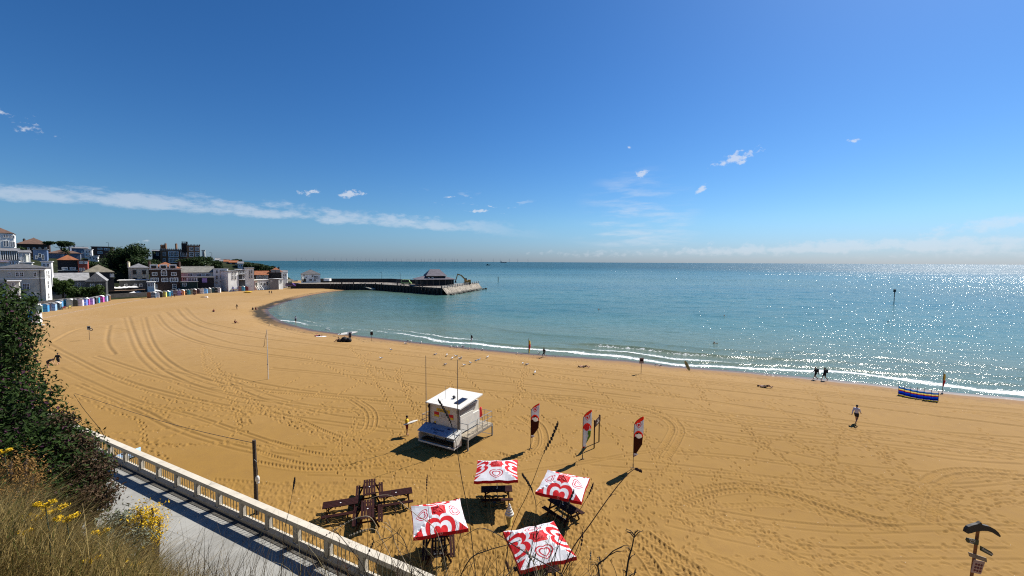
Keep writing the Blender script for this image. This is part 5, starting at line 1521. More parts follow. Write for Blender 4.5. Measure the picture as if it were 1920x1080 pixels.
building('cafe', 'single storey cafe with long pale flat roof and white framed end windows', 224, 278, 541, 526, 158, B_dgrey, depth=7, skew=-2, roof='flat', rmat=Rf_white, cat='cafe', over=0.6, wins=[(252, 533, 256, 537), (262, 532.5, 266, 537), (234, 533, 238, 537)])
building('glazed_porch', 'white framed glazed porch at the right end of the long cafe roof', 276.5, 290, 543, 529.5, 156, B_white, depth=4, roof='flat', rmat=Rf_white, cat='porch', wins=[(277.5, 531.5, 281, 536.5), (282.5, 531, 285.5, 536), (287, 530.5, 289, 535.5)])
building('terrace_deck', 'dark timber terrace with railings below the cafe', 196, 272, 560, 546, 149, mat('dark_terrace_boards', (0.035, 0.02, 0.01), 0.8, 0.4, 2), depth=9, roof='flat', rmat=mat('terrace_floor', (0.10, 0.06, 0.035), 0.8), cat='terrace', over=0.1,
         extra=lambda r, T, W, zb, zt_, d, n, e, off: MB().bar(T(0, -0.1, zt_ + 1.1), T(W, -0.1, zt_ + 1.1), 0.06, 0.06).bar(T(0, -0.1, zt_ + .7), T(W, -0.1, zt_ + .7), 0.05, 0.05).build('railing', M_wood, r))
# --- right group
building('tall_house', 'white seafront house with three floors of dark bay windows beside the dark bar', 401, 428, 547, 504.5, 182, B_white, depth=9, roof='flat', rmat=Rf_lead, over=0.15, mull=1, wins=[(405, 507, 408, 512), (413, 506.5, 415.5, 512), (417, 506.5, 421.5, 511.5), (423.5, 507, 425.5, 511.5), (405, 516.5, 408, 523), (413, 516.5, 415.5, 522.5), (417, 516.5, 421.5, 522), (423.5, 516.5, 425.5, 521.5), (405, 528, 408, 531.5), (413, 526.5, 416, 529.5), (417.5, 526.5, 420.5, 529.5), (422, 526.5, 425, 529.5)])
building('bay_house', 'bright white narrow house with a recessed centre between taller white houses', 428.5, 448, 547, 508.5, 180, B_white, skew=27, depth=9, roof='flat', rmat=Rf_lead, wins=[(435, 510, 437.5, 515), (439.5, 510, 442, 515), (435, 517.5, 437.5, 523.5), (439.5, 518, 442.5, 523.5)], side_wall=B_white, extra=lambda r, T, W, zb, zt_, d, n, e, off: MB().bar(T(W * 0.25, -0.9, zt_ - 8.6), T(W * 0.9, -0.9, zt_ - 8.6), 1.6, 0.12).build('shop_awning', mat('dark_shop_awning', (0.05, 0.02, 0.05), 0.7), r))
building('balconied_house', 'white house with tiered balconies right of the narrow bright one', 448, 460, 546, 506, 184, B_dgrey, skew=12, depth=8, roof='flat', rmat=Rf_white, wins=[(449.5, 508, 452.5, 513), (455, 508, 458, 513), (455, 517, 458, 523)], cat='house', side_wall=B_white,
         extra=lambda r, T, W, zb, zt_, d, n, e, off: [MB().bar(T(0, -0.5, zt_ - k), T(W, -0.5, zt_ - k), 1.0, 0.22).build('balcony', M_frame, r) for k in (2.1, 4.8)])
building('corner_house', 'cream white corner house with parapet roof at the end of the white row', 460, 477, 546, 503, 186, B_white, depth=10, skew=3, roof='flat', rmat=Rf_lead, side_wall=B_cream, wins=[(467, 507, 469, 515), (470.5, 507, 473, 512.5), (467, 515.5, 469, 522), (470.5, 516, 473, 521.5)])
building('orange_roofed_house', 'low house with plain orange roof and four white framed bays', 478, 503.5, 530, 516, 200, B_brick, depth=10, roof='gable', rh=2.3, rmat=Rf_orange, wins=[(481, 517.5, 483.5, 524), (486, 517, 488, 523.5), (491, 517.5, 493.5, 524), (495.5, 517, 498, 523), (500, 517, 502, 522)])
building('dark_roofed_inn', 'dark inn with orange roof and two pale dormers near the pier', 503.5, 531, 528, 511, 204, B_black, depth=9, roof='hip', rh=2.8, rmat=Rf_orange, cat='inn', chim=((0.45, 0.4, 2.4), (0.7, 0.4, 2.0)),
         extra=lambda r, T, W, zb, zt_, d, n, e, off: [MB().bar(T(W * f - 1.2, 0.3, zt_ + 0.8), T(W * f + 1.2, 0.3, zt_ + 0.8), 1.4, 1.5).build('dormer', B_grey, r) for f in (0.36, 0.66)])
building('harbour_cottage', 'small white cottage with grey roof at the end of the dark inn', 528, 538.5, 526, 511.5, 206, B_white, depth=7, roof='gable', rh=1.4, rmat=Rf_lead, wins=[(531, 514, 533, 518), (534.5, 514, 536.5, 518), (531, 520, 533, 523)])
building('arched_parade', 'pink and white single storey parade with dark arches', 462, 483, 545, 527, 189, B_pink, depth=5, roof='flat', rmat=Rf_white, cat='parade', wins=[(466, 532, 475, 538, dict(fm=M_red, mull=1)), (479, 530, 482, 536)])
building('arched_parade', 'white continuation of the pink parade with three dark arched openings', 483, 506, 543, 525, 191, B_white, skew=25, depth=5, roof='flat', rmat=Rf_white, cat='parade', wins=[(488.5, 530, 491.5, 535, dict(arched=True)), (494, 530, 497, 535, dict(arched=True)), (499.5, 529, 502.5, 534, dict(arched=True))])
building('store', 'plain grey windowless store beside the white arches', 506, 523, 541, 524, 193, B_grey, depth=6, roof='flat', rmat=Rf_lead, cat='store', side_wall=B_white, wins=[(508, 526, 510, 528)])
building('store', 'bright white end block with a small window right of the plain grey store', 523, 531, 539, 523.5, 196, B_white, skew=27, depth=6, roof='flat', rmat=Rf_white, cat='store', wins=[(525, 526, 528, 530)])
# houses on the hill behind
for (a_, b_, c_, d_, e_, wl, rm, lab) in (
    (404, 412, 496, 488, 262, B_offw, Rf_grey, 'tiny pale house among the trees below the lamp post'),
    (412, 424, 500, 490.5, 258, B_grey, Rf_lead, 'grey roofed house half hidden by hilltop trees'),
    (420, 430, 500, 491, 250, B_offw, Rf_orange, 'small house with red roof second along the wooded hill'),
    (430, 446, 503, 492.5, 246, B_brick, Rf_orange, 'brick house with orange roof and white gable on the wooded hill'),
    (446, 456, 503, 494.5, 240, B_white, Rf_lead, 'little white gabled house last on the wooded hill')):
    building('hill_house', lab, a_, b_, c_, d_, e_, wl, depth=8, roof='gable', rh=1.5, rmat=rm, wins=[(a_ + 2, d_ + 2, a_ + 4, d_ + 5), (b_ - 4, d_ + 2, b_ - 2, d_ + 5)])

# trees
tree(246, 455.5, 528, 190, 92, 'broad dark evergreen tree dominating the slope left of the castle', n=9000, lf=0.62, seed=3)
tree(262, 478, 530, 183, 50, 'lower dark evergreen swelling in front of the broad evergreen', n=4200, lf=0.6, seed=4)
tree(212, 470, 530, 186, 34, 'dark tree on the left shoulder of the broad evergreen', n=2600, seed=5)
tree(115, 449.5, 478, 205, 44, 'flat topped dark pine clump on the skyline', n=3000, seed=6, flat_top=True)
tree(162, 455.5, 485, 215, 38, 'rounded dark pine clump right of the flat topped one', n=3000, seed=7)
tree(44, 462, 488, 190, 26, 'dark tree behind the conservatory roof', n=1600, seed=8)
tree(375, 478, 502, 192, 60, 'dark bushy tree hiding the foot of the castle tower', n=3400, seed=9)
tree(350, 492, 505, 190, 30, 'low dark bush under the castle arch', n=1200, seed=10)
tree(408, 489, 508, 215, 36, 'dark tree on the slope below the lamp post', n=2200, seed=11)
tree(445, 484.5, 496, 262, 15, 'flat topped pine standing alone on the wooded hill', n=1100, seed=12, flat_top=True)
tree(430, 487, 500, 265, 34, 'dark woodland tree behind the hill houses', n=2200, seed=13)
tree(472, 489, 508, 245, 34, 'dark tree right of the hill houses', n=2000, seed=14)
tree(492, 493, 512, 232, 30, 'dark tree above the plain orange roof', n=1800, seed=15)
tree(506, 497, 514, 222, 22, 'last dark tree before the sea', n=1400, seed=16)
tree(118, 519, 557, 130, 36, 'mid green bushy tree right of the pale hotel', m=M_treemid, n=3600, lf=0.42, seed=17)
tree(150, 530, 560, 132, 44, 'mid green spreading bush behind the pink and blue huts', m=M_treemid, n=3600, lf=0.42, seed=18)
tree(184, 531, 559, 134, 30, 'mid green bush by the terrace', m=M_treemid, n=2200, lf=0.42, seed=19)
tree(62, 555, 572, 106, 22, 'low green bush at the foot of the pale hotel', m=M_treemid, n=1500, lf=0.35, seed=20)
tree(178, 489, 512, 168, 50, 'dark scrubby tree below the stepped white house', n=3000, seed=21)
tree(120, 462, 505, 182, 24, 'dark tree wedged between the blue terrace and the boarded house', n=900, seed=22)

# parasols and lamp posts by the terrace
M_par = mat('white_parasol_cloth', (0.72, 0.72, 0.72), 0.8, 0.05)
def small_parasol():
    r = empty('cafe_parasol'); b = MB(); n = 8
    b.add([(0, 0, 2.9)] + [(1.7 * math.cos(a * PI / 4), 1.7 * math.sin(a * PI / 4), 2.25) for a in range(8)], [(0, i + 1, (i + 1) % 8 + 1) for i in range(8)])
    o = b.build('canopy', M_par, r); o.modifiers.new('t', 'SOLIDIFY').thickness = 0.02
    MB().tube([(0, 0, 0), (0, 0, 2.95)], 0.04, 6).build('pole', M_wood, r); return r
sp = small_parasol()
pk = [(197, 541, 146), (206, 540, 147), (215, 539.5, 148), (224, 539, 148), (233, 538.5, 149), (242, 538, 150), (250, 537.5, 150), (251, 548, 146), (259, 547.5, 147), (266, 548, 148), (292, 544, 156), (300, 546.5, 155), (306, 541, 160), (313, 540.5, 161), (331, 540.5, 162), (337, 541.5, 161)]
kids_ = {}
for c_ in col.objects:
    if c_.parent is not None: kids_.setdefault(c_.parent.name, []).append(c_)
for i, (px, py, Y) in enumerate(pk):
    o = sp if i == 0 else copy_tree(sp, None, {sp.name: kids_.get(sp.name, [])})
    q = aty(px, py, (Y + 8) * YS); o.location = (q.x, q.y, q.z - 2.5); tag(o, 'white cafe parasol among the others on the seafront terraces', 'parasol', 'white parasols on the cafe terraces')
def lamp(px, yt, yb, Y, lab):
    Y *= YS; a, c = aty(px, yt, Y), aty(px, yb, Y); H = a.z - c.z
    r = empty('lamp_post', c, 0, lab, 'lamp post')
    MB().tube([(0, 0, -1), (0, 0, H)], [0.13, 0.07], 6).build('pole', M_dark, r); MB().tube([(0, 0, H), (-0.9, 0, H + 0.12)], 0.06, 5).box((-1.0, 0, H + .1), (0.6, 0.25, 0.14)).build('lamp_head', M_dark, r)
lamp(397.5, 474, 486, 215, 'lone lamp post on the cliff right of the castle'); lamp(112 + 92, 455, 466, 222, 'thin lamp post on the skyline right of the flat roofed block')
lamp(716, 511, 529, 225, 'left lamp post on the pier'); lamp(750.5, 512, 530, 224, 'right lamp post on the pier, nearer the dark pavilion')

# ================================================================ beach huts
HUTS = [(59, 604.5, 'e2', 'bright blue', '2590c8'), (68, 606.5, 'e2', 'white', 'f0ece8'),
 (59, 585.2, '', 'white', 'ece8e4'), (64.5, 585.6, '', 'dark green', '24382e'), (72, 586.4, '', 'pale sage green', '8fb0a2'), (82.6, 585.5, '', 'cornflower blue', '3f90c8'), (90, 583.6, '', 'lavender grey', 'a6a9bc'), (97.4, 583.2, '', 'powder blue', '90b4d6'),
 (105.5, 581.6, '', 'slate', '4a6068'), (109.8, 577, '', 'sky blue', '5a98cc'), (116, 575.2, '', 'pale aqua', '8cc0dc'), (123, 575, '', 'deep turquoise', '2a90b2'), (130.7, 575, '', 'buttermilk', 'c0c0a8'), (139.4, 574.6, '', 'dark olive', '4a4c40'),
 (149.3, 574, '', 'pinkish white', 'eadfe8'), (156.5, 573, '', 'periwinkle', '6c8cd8'), (162.3, 572, '', 'candy pink', 'e070b4'), (169, 571.4, '', 'lilac', 'b0a6de'), (174.8, 569.8, '', 'charcoal', '3a3a40'), (180, 568.6, '', 'turquoise', '2c9ec0'), (188.3, 567, '', 'magenta', 'd05cb0'), (195.3, 565.6, '', 'ice blue', '9cb8ec'), (200.6, 564.6, '', 'tan brown', '76583a'),
 (280.3, 559.2, '', 'chestnut', '86502e'), (287.5, 559, '', 'slate blue', '5a7082'), (294, 558.2, '', 'white and navy', 'dcdce0'), (299.7, 557.8, '', 'black', '26221c'), (307, 557, '', 'lemon yellow', 'dcd270'), (314, 556, '', 'teal blue', '3e90b0'), (321, 554.8, '', 'baby blue', '80c8f0'), (328.6, 554.6, '', 'mauve brown', '8a7078'), (335.5, 554.4, '', 'wisteria', 'a08cc0'), (341.4, 554, '', 'apricot', 'd49464'), (346.6, 553.2, '', 'bottle green', '203028'), (352.2, 552.8, '', 'bright teal', '30a0b2'), (358, 552.4, '', 'stone', '9c947c'), (363.8, 552.2, '', 'walnut', '5c4030'), (370.5, 551, '', 'dark mauve', '60484c'), (378.5, 550.7, '', 'white', 'e6e6ea'), (384.4, 550.4, '', 'azure', '78b4ec'), (392, 549.7, '', 'beige', 'a8a08c'),
 (398.5, 549.2, '', 'dark teal', '1e4a54'), (404, 549, '', 'midnight', '1c262c'), (409.7, 548.7, '', 'white', 'ecebe8'), (429.5, 546.6, '', 'purple', '4a2a80'), (435, 546.4, '', 'light violet', 'b294e0'), (442, 546, '', 'grey green', '90a4a0'), (449.4, 545.8, '', 'dusky pink', 'a87c74'), (455.7, 545.6, '', 'aqua', '4aa8c4'), (462, 545.2, '', 'crimson', '7c1418'), (469, 544.8, '', 'burgundy', '50141a'),
 (497, 542.8, '', 'blue', '4ea0d8'), (501.8, 542.4, '', 'pale blue', 'a8cce8'), (506.8, 541.8, '', 'salmon', 'd0806c'), (510.4, 541.3, '', 'rose pink', 'c070b0'), (513.6, 541, '', 'white', 'e8e8ec'), (527, 540, '', 'dark red', '5c1a1a'), (534, 538.6, '', 'white', 'e0dcd8')]
M_hroof = mat('felt_hut_roof', (0.14, 0.14, 0.145), 0.85, 0.2)
seen = {}
def hut_geo(w, d, h, rh, curved):
    """front outline: straight sides and a curved or pointed gable"""
    pts = [(-w / 2, 0), (w / 2, 0), (w / 2, h)]
    if curved: pts += [(w / 2 * math.cos(a), h + rh * math.sin(a)) for a in (PI / 6, PI / 3, PI / 2, 2 * PI / 3, 5 * PI / 6)]
    else: pts += [(0, h + rh)]
    return pts + [(-w / 2, h)]
for i, (px, py, fl, cn, hx) in enumerate(HUTS):
    g = onz(px, py, 0)
    prev = HUTS[i - 1][3] if i > 0 else None; nx = HUTS[i + 1][3] if i + 1 < len(HUTS) else None
    if i == 0: lab = 'bright blue beach hut in front of the row, left of the nearest white one'
    elif i == 1: lab = 'nearest and largest white beach hut beside the shrub'
    elif i == 2: lab = 'white beach hut first in the long row, left of the dark green one'
    elif nx is None: lab = 'white beach hut last in the row, right of the dark red one'
    else: lab = f'{cn} beach hut between the {prev} and the {nx} ones'
    a = math.atan2(-g.x, -g.y)                       # turned to face the open beach
    rz = -math.atan2(g.x, g.y) * -1
    yaw = math.atan2(g.y, g.x) - PI / 2
    r = empty('beach_hut', g, yaw * 0.75, lab, 'beach hut', 'beach huts along the back of the sand')
    w, h, rh = 1.45, 1.9, 0.5; curved = i % 3 != 1
    if i < 2: w, h, rh = 1.25, 2.15, 0.6
    if cn in ('slate', 'charcoal', 'black', 'midnight', 'dark olive', 'dark red'): w = 1.6
    hm = mat('hut_paint_' + cn.replace(' ', '_'), hx, 0.55, 0.06, 1.5, stain=0.15)
    pts = hut_geo(w, 2.0, h, rh, curved)
    fmap = lambda x, z, y: (x, y, z)
    MB().prism(pts, 0, 1.9, f=fmap).build('wall', hm, r)
    b = MB(); top = pts[2:]; n_ = len(top)
    outer = [(x * 1.09, z + 0.05) for x, z in top]
    b.add([(x, -0.16, z + 0.003) for x, z in top] + [(x, -0.16, z) for x, z in outer] + [(x, 1.98, z) for x, z in outer], [(k, k + 1, n_ + k + 1, n_ + k) for k in range(n_ - 1)] + [(n_ + k, n_ + k + 1, 2 * n_ + k + 1, 2 * n_ + k) for k in range(n_ - 1)])
    b.build('roof', M_hroof if i % 4 else M_frame, r)
    d = MB().box((0, -0.025, 0.95), (w * 0.62, 0.04, 1.7)).build('door', hm, r)
    MB().box((0, -0.06, 1.0), (w * 0.98, 0.03, 0.07)).build('crossbar', M_dark if i % 3 else M_frame, r)
# low boards and terrace wall between the huts and the town
line = [onz(x, np.interp(x, HBX, HBY) - 1.6, 0) for x in range(-100, 545, 12)]
b = MB()
for p_, q_ in zip(line[:-1], line[1:]):
    dd_ = Vector((p_.x, p_.y)).normalized() * 3.0; off_ = Vector((dd_.x, dd_.y, 0))
    b.bar(p_ + off_ + Vector((0, 0, 0.9)), q_ + off_ + Vector((0, 0, 0.9)), 0.4, 2.2)
tag(b.build('retaining_wall', mat('dark_retaining_wall', (0.05, 0.045, 0.04), 0.9, 0.4, 1.0, 0.3)), 'low dark retaining wall running behind the beach huts', 'wall')
b = MB(); kp = [onz(x, y, 0.05) for x, y in ((73, 598.5), (110, 591), (150, 583), (190, 575.5), (230, 568), (270, 561.5), (300, 557))]
for p_, q_ in zip(kp[:-1], kp[1:]): b.bar(p_, q_, 0.45, 0.30)
tag(b.build('low_kerb', mat('sandy_kerb', (0.28, 0.19, 0.11), 0.9, 0.3)), 'low straight kerb crossing the sand in front of the huts', 'kerb')
# slipway ladders and bits near the pink parade
def ramp(px0, py0, px1, py1, Y, lab):
    Y *= YS; a, c = aty(px0, py0, Y), aty(px1, py1, Y + 2); r = empty('steps', a, 0, lab, 'steps'); d_ = c - a
    for s in (-0.45, 0.45): MB().bar((s, 0, 0), (d_.x + s, d_.y, d_.z), 0.14, 0.25).build('stringer', M_frame, r)
    b = MB()
    for k in range(1, 9): f = k / 9; b.box((d_.x * f, d_.y * f, d_.z * f), (0.9, 0.3, 0.06))
    b.build('treads', M_wood, r)
ramp(485.5, 544, 480, 536, 188, 'white beach steps left of the pair by the pink parade'); ramp(493, 543.5, 487, 535, 189, 'white beach steps right of the pair by the pink parade'); ramp(418, 546, 424, 536, 184, 'white steps standing against the dark seafront wall')
# sand buggy / yellow gear on the sand
r = empty('beach_kayaks', G(464, 549), 0.2, 'pile of yellow kayaks on the sand before the crimson hut', 'kayaks')
for k in range(3):
    MB().tube([(-1.8 + k * .3, k * 0.55, .25), (-1.0, k * .55, .3), (0, k * 0.55, .32), (1.0, k * .55, .3), (1.8, k * .55, .25 + .1 * k)], [0.05, 0.28, 0.36, 0.28, 0.05], 8).build('hull', M_yellow, r)

# ================================================================ pier
SEA0 = SEAZ
F0, F1, F2 = onz(545, 541, 0), onz(700, 543.5, SEA0), onz(829, 553.5, SEA0)
F3 = onz(897, 541.5, SEA0)
DK = 2.6
pier = empty('pier', (0, 0, 0), 0, 'dark stone pier curving out from the end of the beach into the bay', 'pier')
back = (F3 - F2).normalized(); 
outer = [F0, onz(620, 541, 0), F1, onz(765, 548.5, SEA0), F2]
b = MB(); vs = []
for q in outer: vs.append((q.x, q.y, -3)); 
top = [(q.x, q.y, DK) for q in outer]
inner = [(q.x + back.x * 18, q.y + back.y * 18, DK) for q in outer]
inner[-1] = (F3.x, F3.y, DK)
k = len(outer); low = [(x, y, -3) for x, y, z in inner]
b.add([(q.x, q.y, -3) for q in outer] + top + inner + low, [(i, i + 1, k + i + 1, k + i) for i in range(k - 1)] + [(2 * k + i, 2 * k + i + 1, 3 * k + i + 1, 3 * k + i) for i in range(k - 1)] + [(k - 1, 4 * k - 1, 3 * k - 1, 2 * k - 1)])
b.build('pier_wall', B_stone, pier)
b = MB(); b.add(top + inner, [(i, i + 1, k + i + 1, k + i) for i in range(k - 1)]); dk = b.build('pier_deck', mat('pier_deck_stone', (0.17, 0.15, 0.125), 0.9, 0.25, 0.3), pier)
b = MB(); par = [Vector(q) for q in inner[:-1]]; par = [par[0], par[1], par[2], par[3].lerp(Vector(inner[3]), 0)]
for p_, q_ in zip(par[:-1], par[1:]): b.bar(p_ + Vector((0, 0, 1.0)), q_ + Vector((0, 0, 1.0)), 0.9, 2.4)
b.build('parapet', B_stone, pier)
b = MB()                                             # lit stone batter of the pier head
o2, o3 = Vector((F2.x, F2.y, 0)), Vector((F3.x, F3.y, 0)); side_n = Vector((back.y, -back.x, 0))
n_ = 16; vs = []
for i in range(n_ + 1):
    f = i / n_; q = o2.lerp(o3, f)
    for z, of in ((-2.5, 4.0), (-0.6, 2.7), (0.6, 1.5), (1.6, 0.7), (DK - 0.1, 0.1)):
        jj = 0.35 * mnoise.noise(Vector((f * 14, z * 2, 1))); vs.append((q.x + side_n.x * (of + jj), q.y + side_n.y * (of + jj), z))
b.add(vs, [(i * 5 + j, (i + 1) * 5 + j, (i + 1) * 5 + j + 1, i * 5 + j + 1) for i in range(n_) for j in range(4)] + [(0, 1, 2, 3, 4)])
ms, t, p = newmat('pale_pier_stone'); P = t.pos('Object')
c = t.mix(t.voro(P, 0.7).ss(0.2, 0.7), (0.13, 0.11, 0.085), (0.26, 0.225, 0.18)); x_, y_, z_ = t.xyz(P)
c = t.mix((z_ + t.noise(P, 0.5) * 1.2).ss(0.2, 1.0, 1.0, 0.0), c, (0.03, 0.03, 0.022))
t.nt.links.new(c, p.inputs['Base Color']); p.inputs['Roughness'].default_value = 0.9; t.nt.links.new(t.bump(t.voro(P, 0.9), 0.8, 0.4), p.inputs['Normal'])
b.build('stone_batter', ms, pier)
b = MB()
for i in range(17):
    q = o2.lerp(o3, i / 16); b.box((q.x, q.y, DK + 0.55), (0.35, 0.35, 1.1))
for h in (0.55, 1.0): b.bar((o2.x, o2.y, DK + h), (o3.x, o3.y, DK + h), 0.07, 0.07)
b.build('railing', mat('pale_railing', (0.35, 0.33, 0.3), 0.7), pier)
b = MB()
for i in range(30):
    f = i / 29; q = Vector(outer[1]).lerp(outer[2], f * 2) if f < .5 else Vector(outer[2]).lerp(F2, (f - .5) * 2); b.box((q.x, q.y, DK + 0.5), (0.10, 0.10, 1.0))
b.bar((outer[1].x, outer[1].y, DK + 1.0), (outer[2].x, outer[2].y, DK + 1.0), 0.07, 0.07); b.bar((outer[2].x, outer[2].y, DK + 1.0), (F2.x, F2.y, DK + 1.0), 0.07, 0.07)
b.build('inner_railing', mat('reddish_railing', (0.20, 0.09, 0.07), 0.7), pier)
b = MB()                                             # landing stage piles
for i in range(5):
    q = Vector(outer[3]).lerp(F2, 0.45 + i * 0.11) - back * 1.6; b.box((q.x, q.y, 0.0), (0.4, 0.4, 5.4))
q0, q1 = Vector(outer[3]).lerp(F2, 0.45) - back * 1.6, Vector(outer[3]).lerp(F2, 0.89) - back * 1.6
b.bar((q0.x, q0.y, 2.2), (q1.x, q1.y, 2.2), 0.3, 0.3); b.bar((q0.x, q0.y, -0.5), (q1.x, q1.y, 2.1), 0.2, 0.2); b.build('landing_stage', B_black, pier)
b = MB(); gp_ = random.Random(9)
for i in range(34):
    f = i / 33; q = (Vector(outer[1]).lerp(outer[2], f * 3) if f < 1/3 else Vector(outer[2]).lerp(outer[3], f * 3 - 1) if f < 2/3 else Vector(outer[3]).lerp(F2, f * 3 - 2)) - back * 0.5
    h = gp_.uniform(3.6, 6.2); b.box((q.x, q.y, h / 2 - 2.2), (0.45, 0.45, h))
b.build('fender_piles', B_black, pier)
b = MB()
for i in range(60):
    f = gp_.random(); q = o2.lerp(o3, f); r_ = gp_.uniform(.3, .9); of = gp_.uniform(3.4, 5.2)
    b.ell((q.x + side_n.x * of, q.y + side_n.y * of, -0.8 + gp_.uniform(-.2, .35)), (r_, r_ * .8, r_ * .55), 6, 4)
b.build('rubble', ms, pier)
# slipway down to the sand
a, c_ = aty(666, 532.5, F1.y + 6), onz(703, 543, -0.5)
slip = MB().bar((a.x, a.y, 2.6), (c_.x, c_.y, -0.3), 4.0, 0.4).build('slipway', mat('pale_slipway', (0.42, 0.38, 0.30), 0.85, 0.2), None)
tag(slip, 'pale sloping slipway running from the pier deck to the sand tip', 'slipway')
YP = F1.y + 12
def pier_house(root, T, W, zb, zt_, depth, n, e, off):
    MB().bar(T(W * 0.08, -1.0, zb + 1.8), T(W * 0.08, -0.2, zb + 3.2), 0.9, 2.2).build('porch', B_offw, root)
building('harbour_office', 'grey and white boat house with slate hipped roof at the root of the pier', 565, 601, 531, 514.5, 212, B_white, depth=9, skew=3, roof='hip', rh=2.6, rmat=Rf_slate, side_wall=B_white, cat='boat house', extra=pier_house,
         wins=[(569, 515.5, 571, 518), (573, 519, 576, 521), (584.5, 516, 587.5, 519.5), (589, 517.5, 597, 522.5, dict(mull=3)), (568.5, 523, 573, 528, dict(fm=M_dframe)), (580, 523, 585, 527), (588, 523, 592, 527)], side=[(603, 514, 605, 518), (606, 517, 608, 520)], base_ext=1)
MB_ = MB(); q = aty(614, 524.5, 244); tag(MB().box((q.x, q.y, q.z), (3.4, 2.4, 1.4)).box((q.x, q.y, q.z + .75), (3.6, 2.6, 0.1)).build('white_container', B_white), 'white box container beside the boat house', 'container')
def pav(root, T, W, zb, zt_, depth, n, e, off):
    b = MB(); z0 = zt_ + 1.9; u0, u1 = W * 0.34, W * 0.70; o0, o1 = depth * 0.12, depth * 0.88; z1 = z0 + 3.4
    c = [T(u0 - 2.2, o0 - 1, z0), T(u1 + 2.2, o0 - 1, z0), T(u1 + 2.2, o1, z0), T(u0 - 2.2, o1, z0)]
    r = [T(u0 + 0.8, depth / 2, z1), T(u1 - 0.8, depth / 2, z1)]
    b.add(c + r, [(0, 1, 5, 4), (2, 3, 4, 5), (3, 0, 4), (1, 2, 5), (3, 2, 1, 0)]); b.build('upper_roof', roofmat('dark_pavilion_roof', (0.10, 0.09, 0.11)), root)
    b = MB(); b.bar(T(u0, o0, z0 - 1.2), T(u1, o0, z0 - 1.2), 0.5, 2.4); b.build('clerestory', B_black, root)
    b = MB()
    for i in range(6): b.bar(T(W * (0.05 + i * 0.17), -2.5, zb), T(W * (0.05 + i * 0.17), -2.5, zb + 2.8), 0.25, 0.25)
    b.build('veranda_post', B_black, root)
building('pier_pavilion', 'large dark pavilion with layered pitched roof on the pier head', 784, 851, 536, 524.5, 217, B_black, depth=14, skew=6, roof='hip', rh=2.6, rmat=roofmat('dark_pavilion_roof', (0.10, 0.09, 0.11)), over=1.2, cat='pavilion', extra=pav, base_ext=0.6,
         wins=[(803, 520.5, 805, 524), (810, 520, 812, 524), (790, 528, 793, 532, dict(fm=M_dframe)), (840, 527, 843, 531, dict(fm=M_dframe))])
# excavator on the pier head
q = aty(876, 526, 236)
ex = empty('excavator', (q.x, q.y, DK), R(20), 'yellow long armed excavator working at the end of the pier', 'excavator')
M_ex = mat('excavator_paint', (0.42, 0.20, 0.03), 0.5, 0.15)
for s in (-1, 1): MB().box((0, s * 1.1, 0.45), (3.6, 0.55, 0.85)).build('track', M_black, ex)
MB().box((0.2, 0, 1.5), (3.2, 2.4, 1.2)).box((1.2, 0, 2.1), (1.2, 2.2, 0.8)).build('body', M_ex, ex); MB().box((-0.8, 0.6, 2.6), (1.3, 1.0, 1.4)).build('cab', M_glass, ex)
MB().bar((-0.6, -0.3, 2.0), (-3.4, -0.3, 4.9), 0.4, 0.7).bar((-3.4, -0.3, 4.9), (-5.6, -0.3, 5.6), 0.35, 0.6).build('boom', M_ex, ex)
MB().bar((-5.4, -0.3, 5.7), (-6.6, -0.3, 1.8), 0.3, 0.45).build('dipper_arm', M_ex, ex); MB().box((-6.6, -0.3, 1.4), (0.9, 1.0, 1.0), taper=0.7).build('bucket', M_dark, ex)
# vans and boats near the pier root
def vehicle(px, py, Y, L_, W2, H_, m, lab, nm='parked_van', cat='van', rz=0.1):
    Y *= YS; q = aty(px, py, Y); r = empty(nm, q, rz, lab, cat)
    MB().prism([(-L_ / 2, 0.35), (L_ / 2, 0.35), (L_ / 2, 1.0), (L_ * 0.38, 1.15), (L_ * 0.25, H_), (-L_ * 0.45, H_), (-L_ / 2, 1.1)], -W2 / 2, W2 / 2, f=lambda a, c, h: (a, h, c)).build('body', m, r)
    MB().prism([(L_ * 0.33, 1.15), (L_ * 0.24, H_ - .12), (-L_ * 0.40, H_ - .12), (-L_ * 0.42, 1.15)], -W2 / 2 - .01, W2 / 2 + .01, f=lambda a, c, h: (a, h, c)).build('windows', M_glass, r)
    for x in (-L_ * 0.32, L_ * 0.32):
        for y in (-W2 / 2, W2 / 2): MB().tube([(x, y - 0.1, 0.33), (x, y + 0.1, 0.33)], 0.33, 10).build('wheel', M_black, r)
vehicle(545, 537.5, 200, 4.6, 1.9, 2.0, mat('purple_van_paint', (0.07, 0.03, 0.13), 0.3), 'dark purple van parked at the root of the pier'); vehicle(556, 536, 204, 4.2, 1.8, 1.6, mat('indigo_car_paint', (0.04, 0.025, 0.10), 0.3), 'dark indigo car right of the purple van', 'parked_car', 'car')
vehicle(762, 533, 203, 5.6, 2.1, 2.5, mat('lime_truck_paint', (0.28, 0.42, 0.14), 0.4), 'pale green truck on the pier left of the pavilion', 'parked_truck', 'truck'); vehicle(752, 531, 210, 5.2, 2.0, 2.2, M_dark, 'dark van behind the pale green truck on the pier')
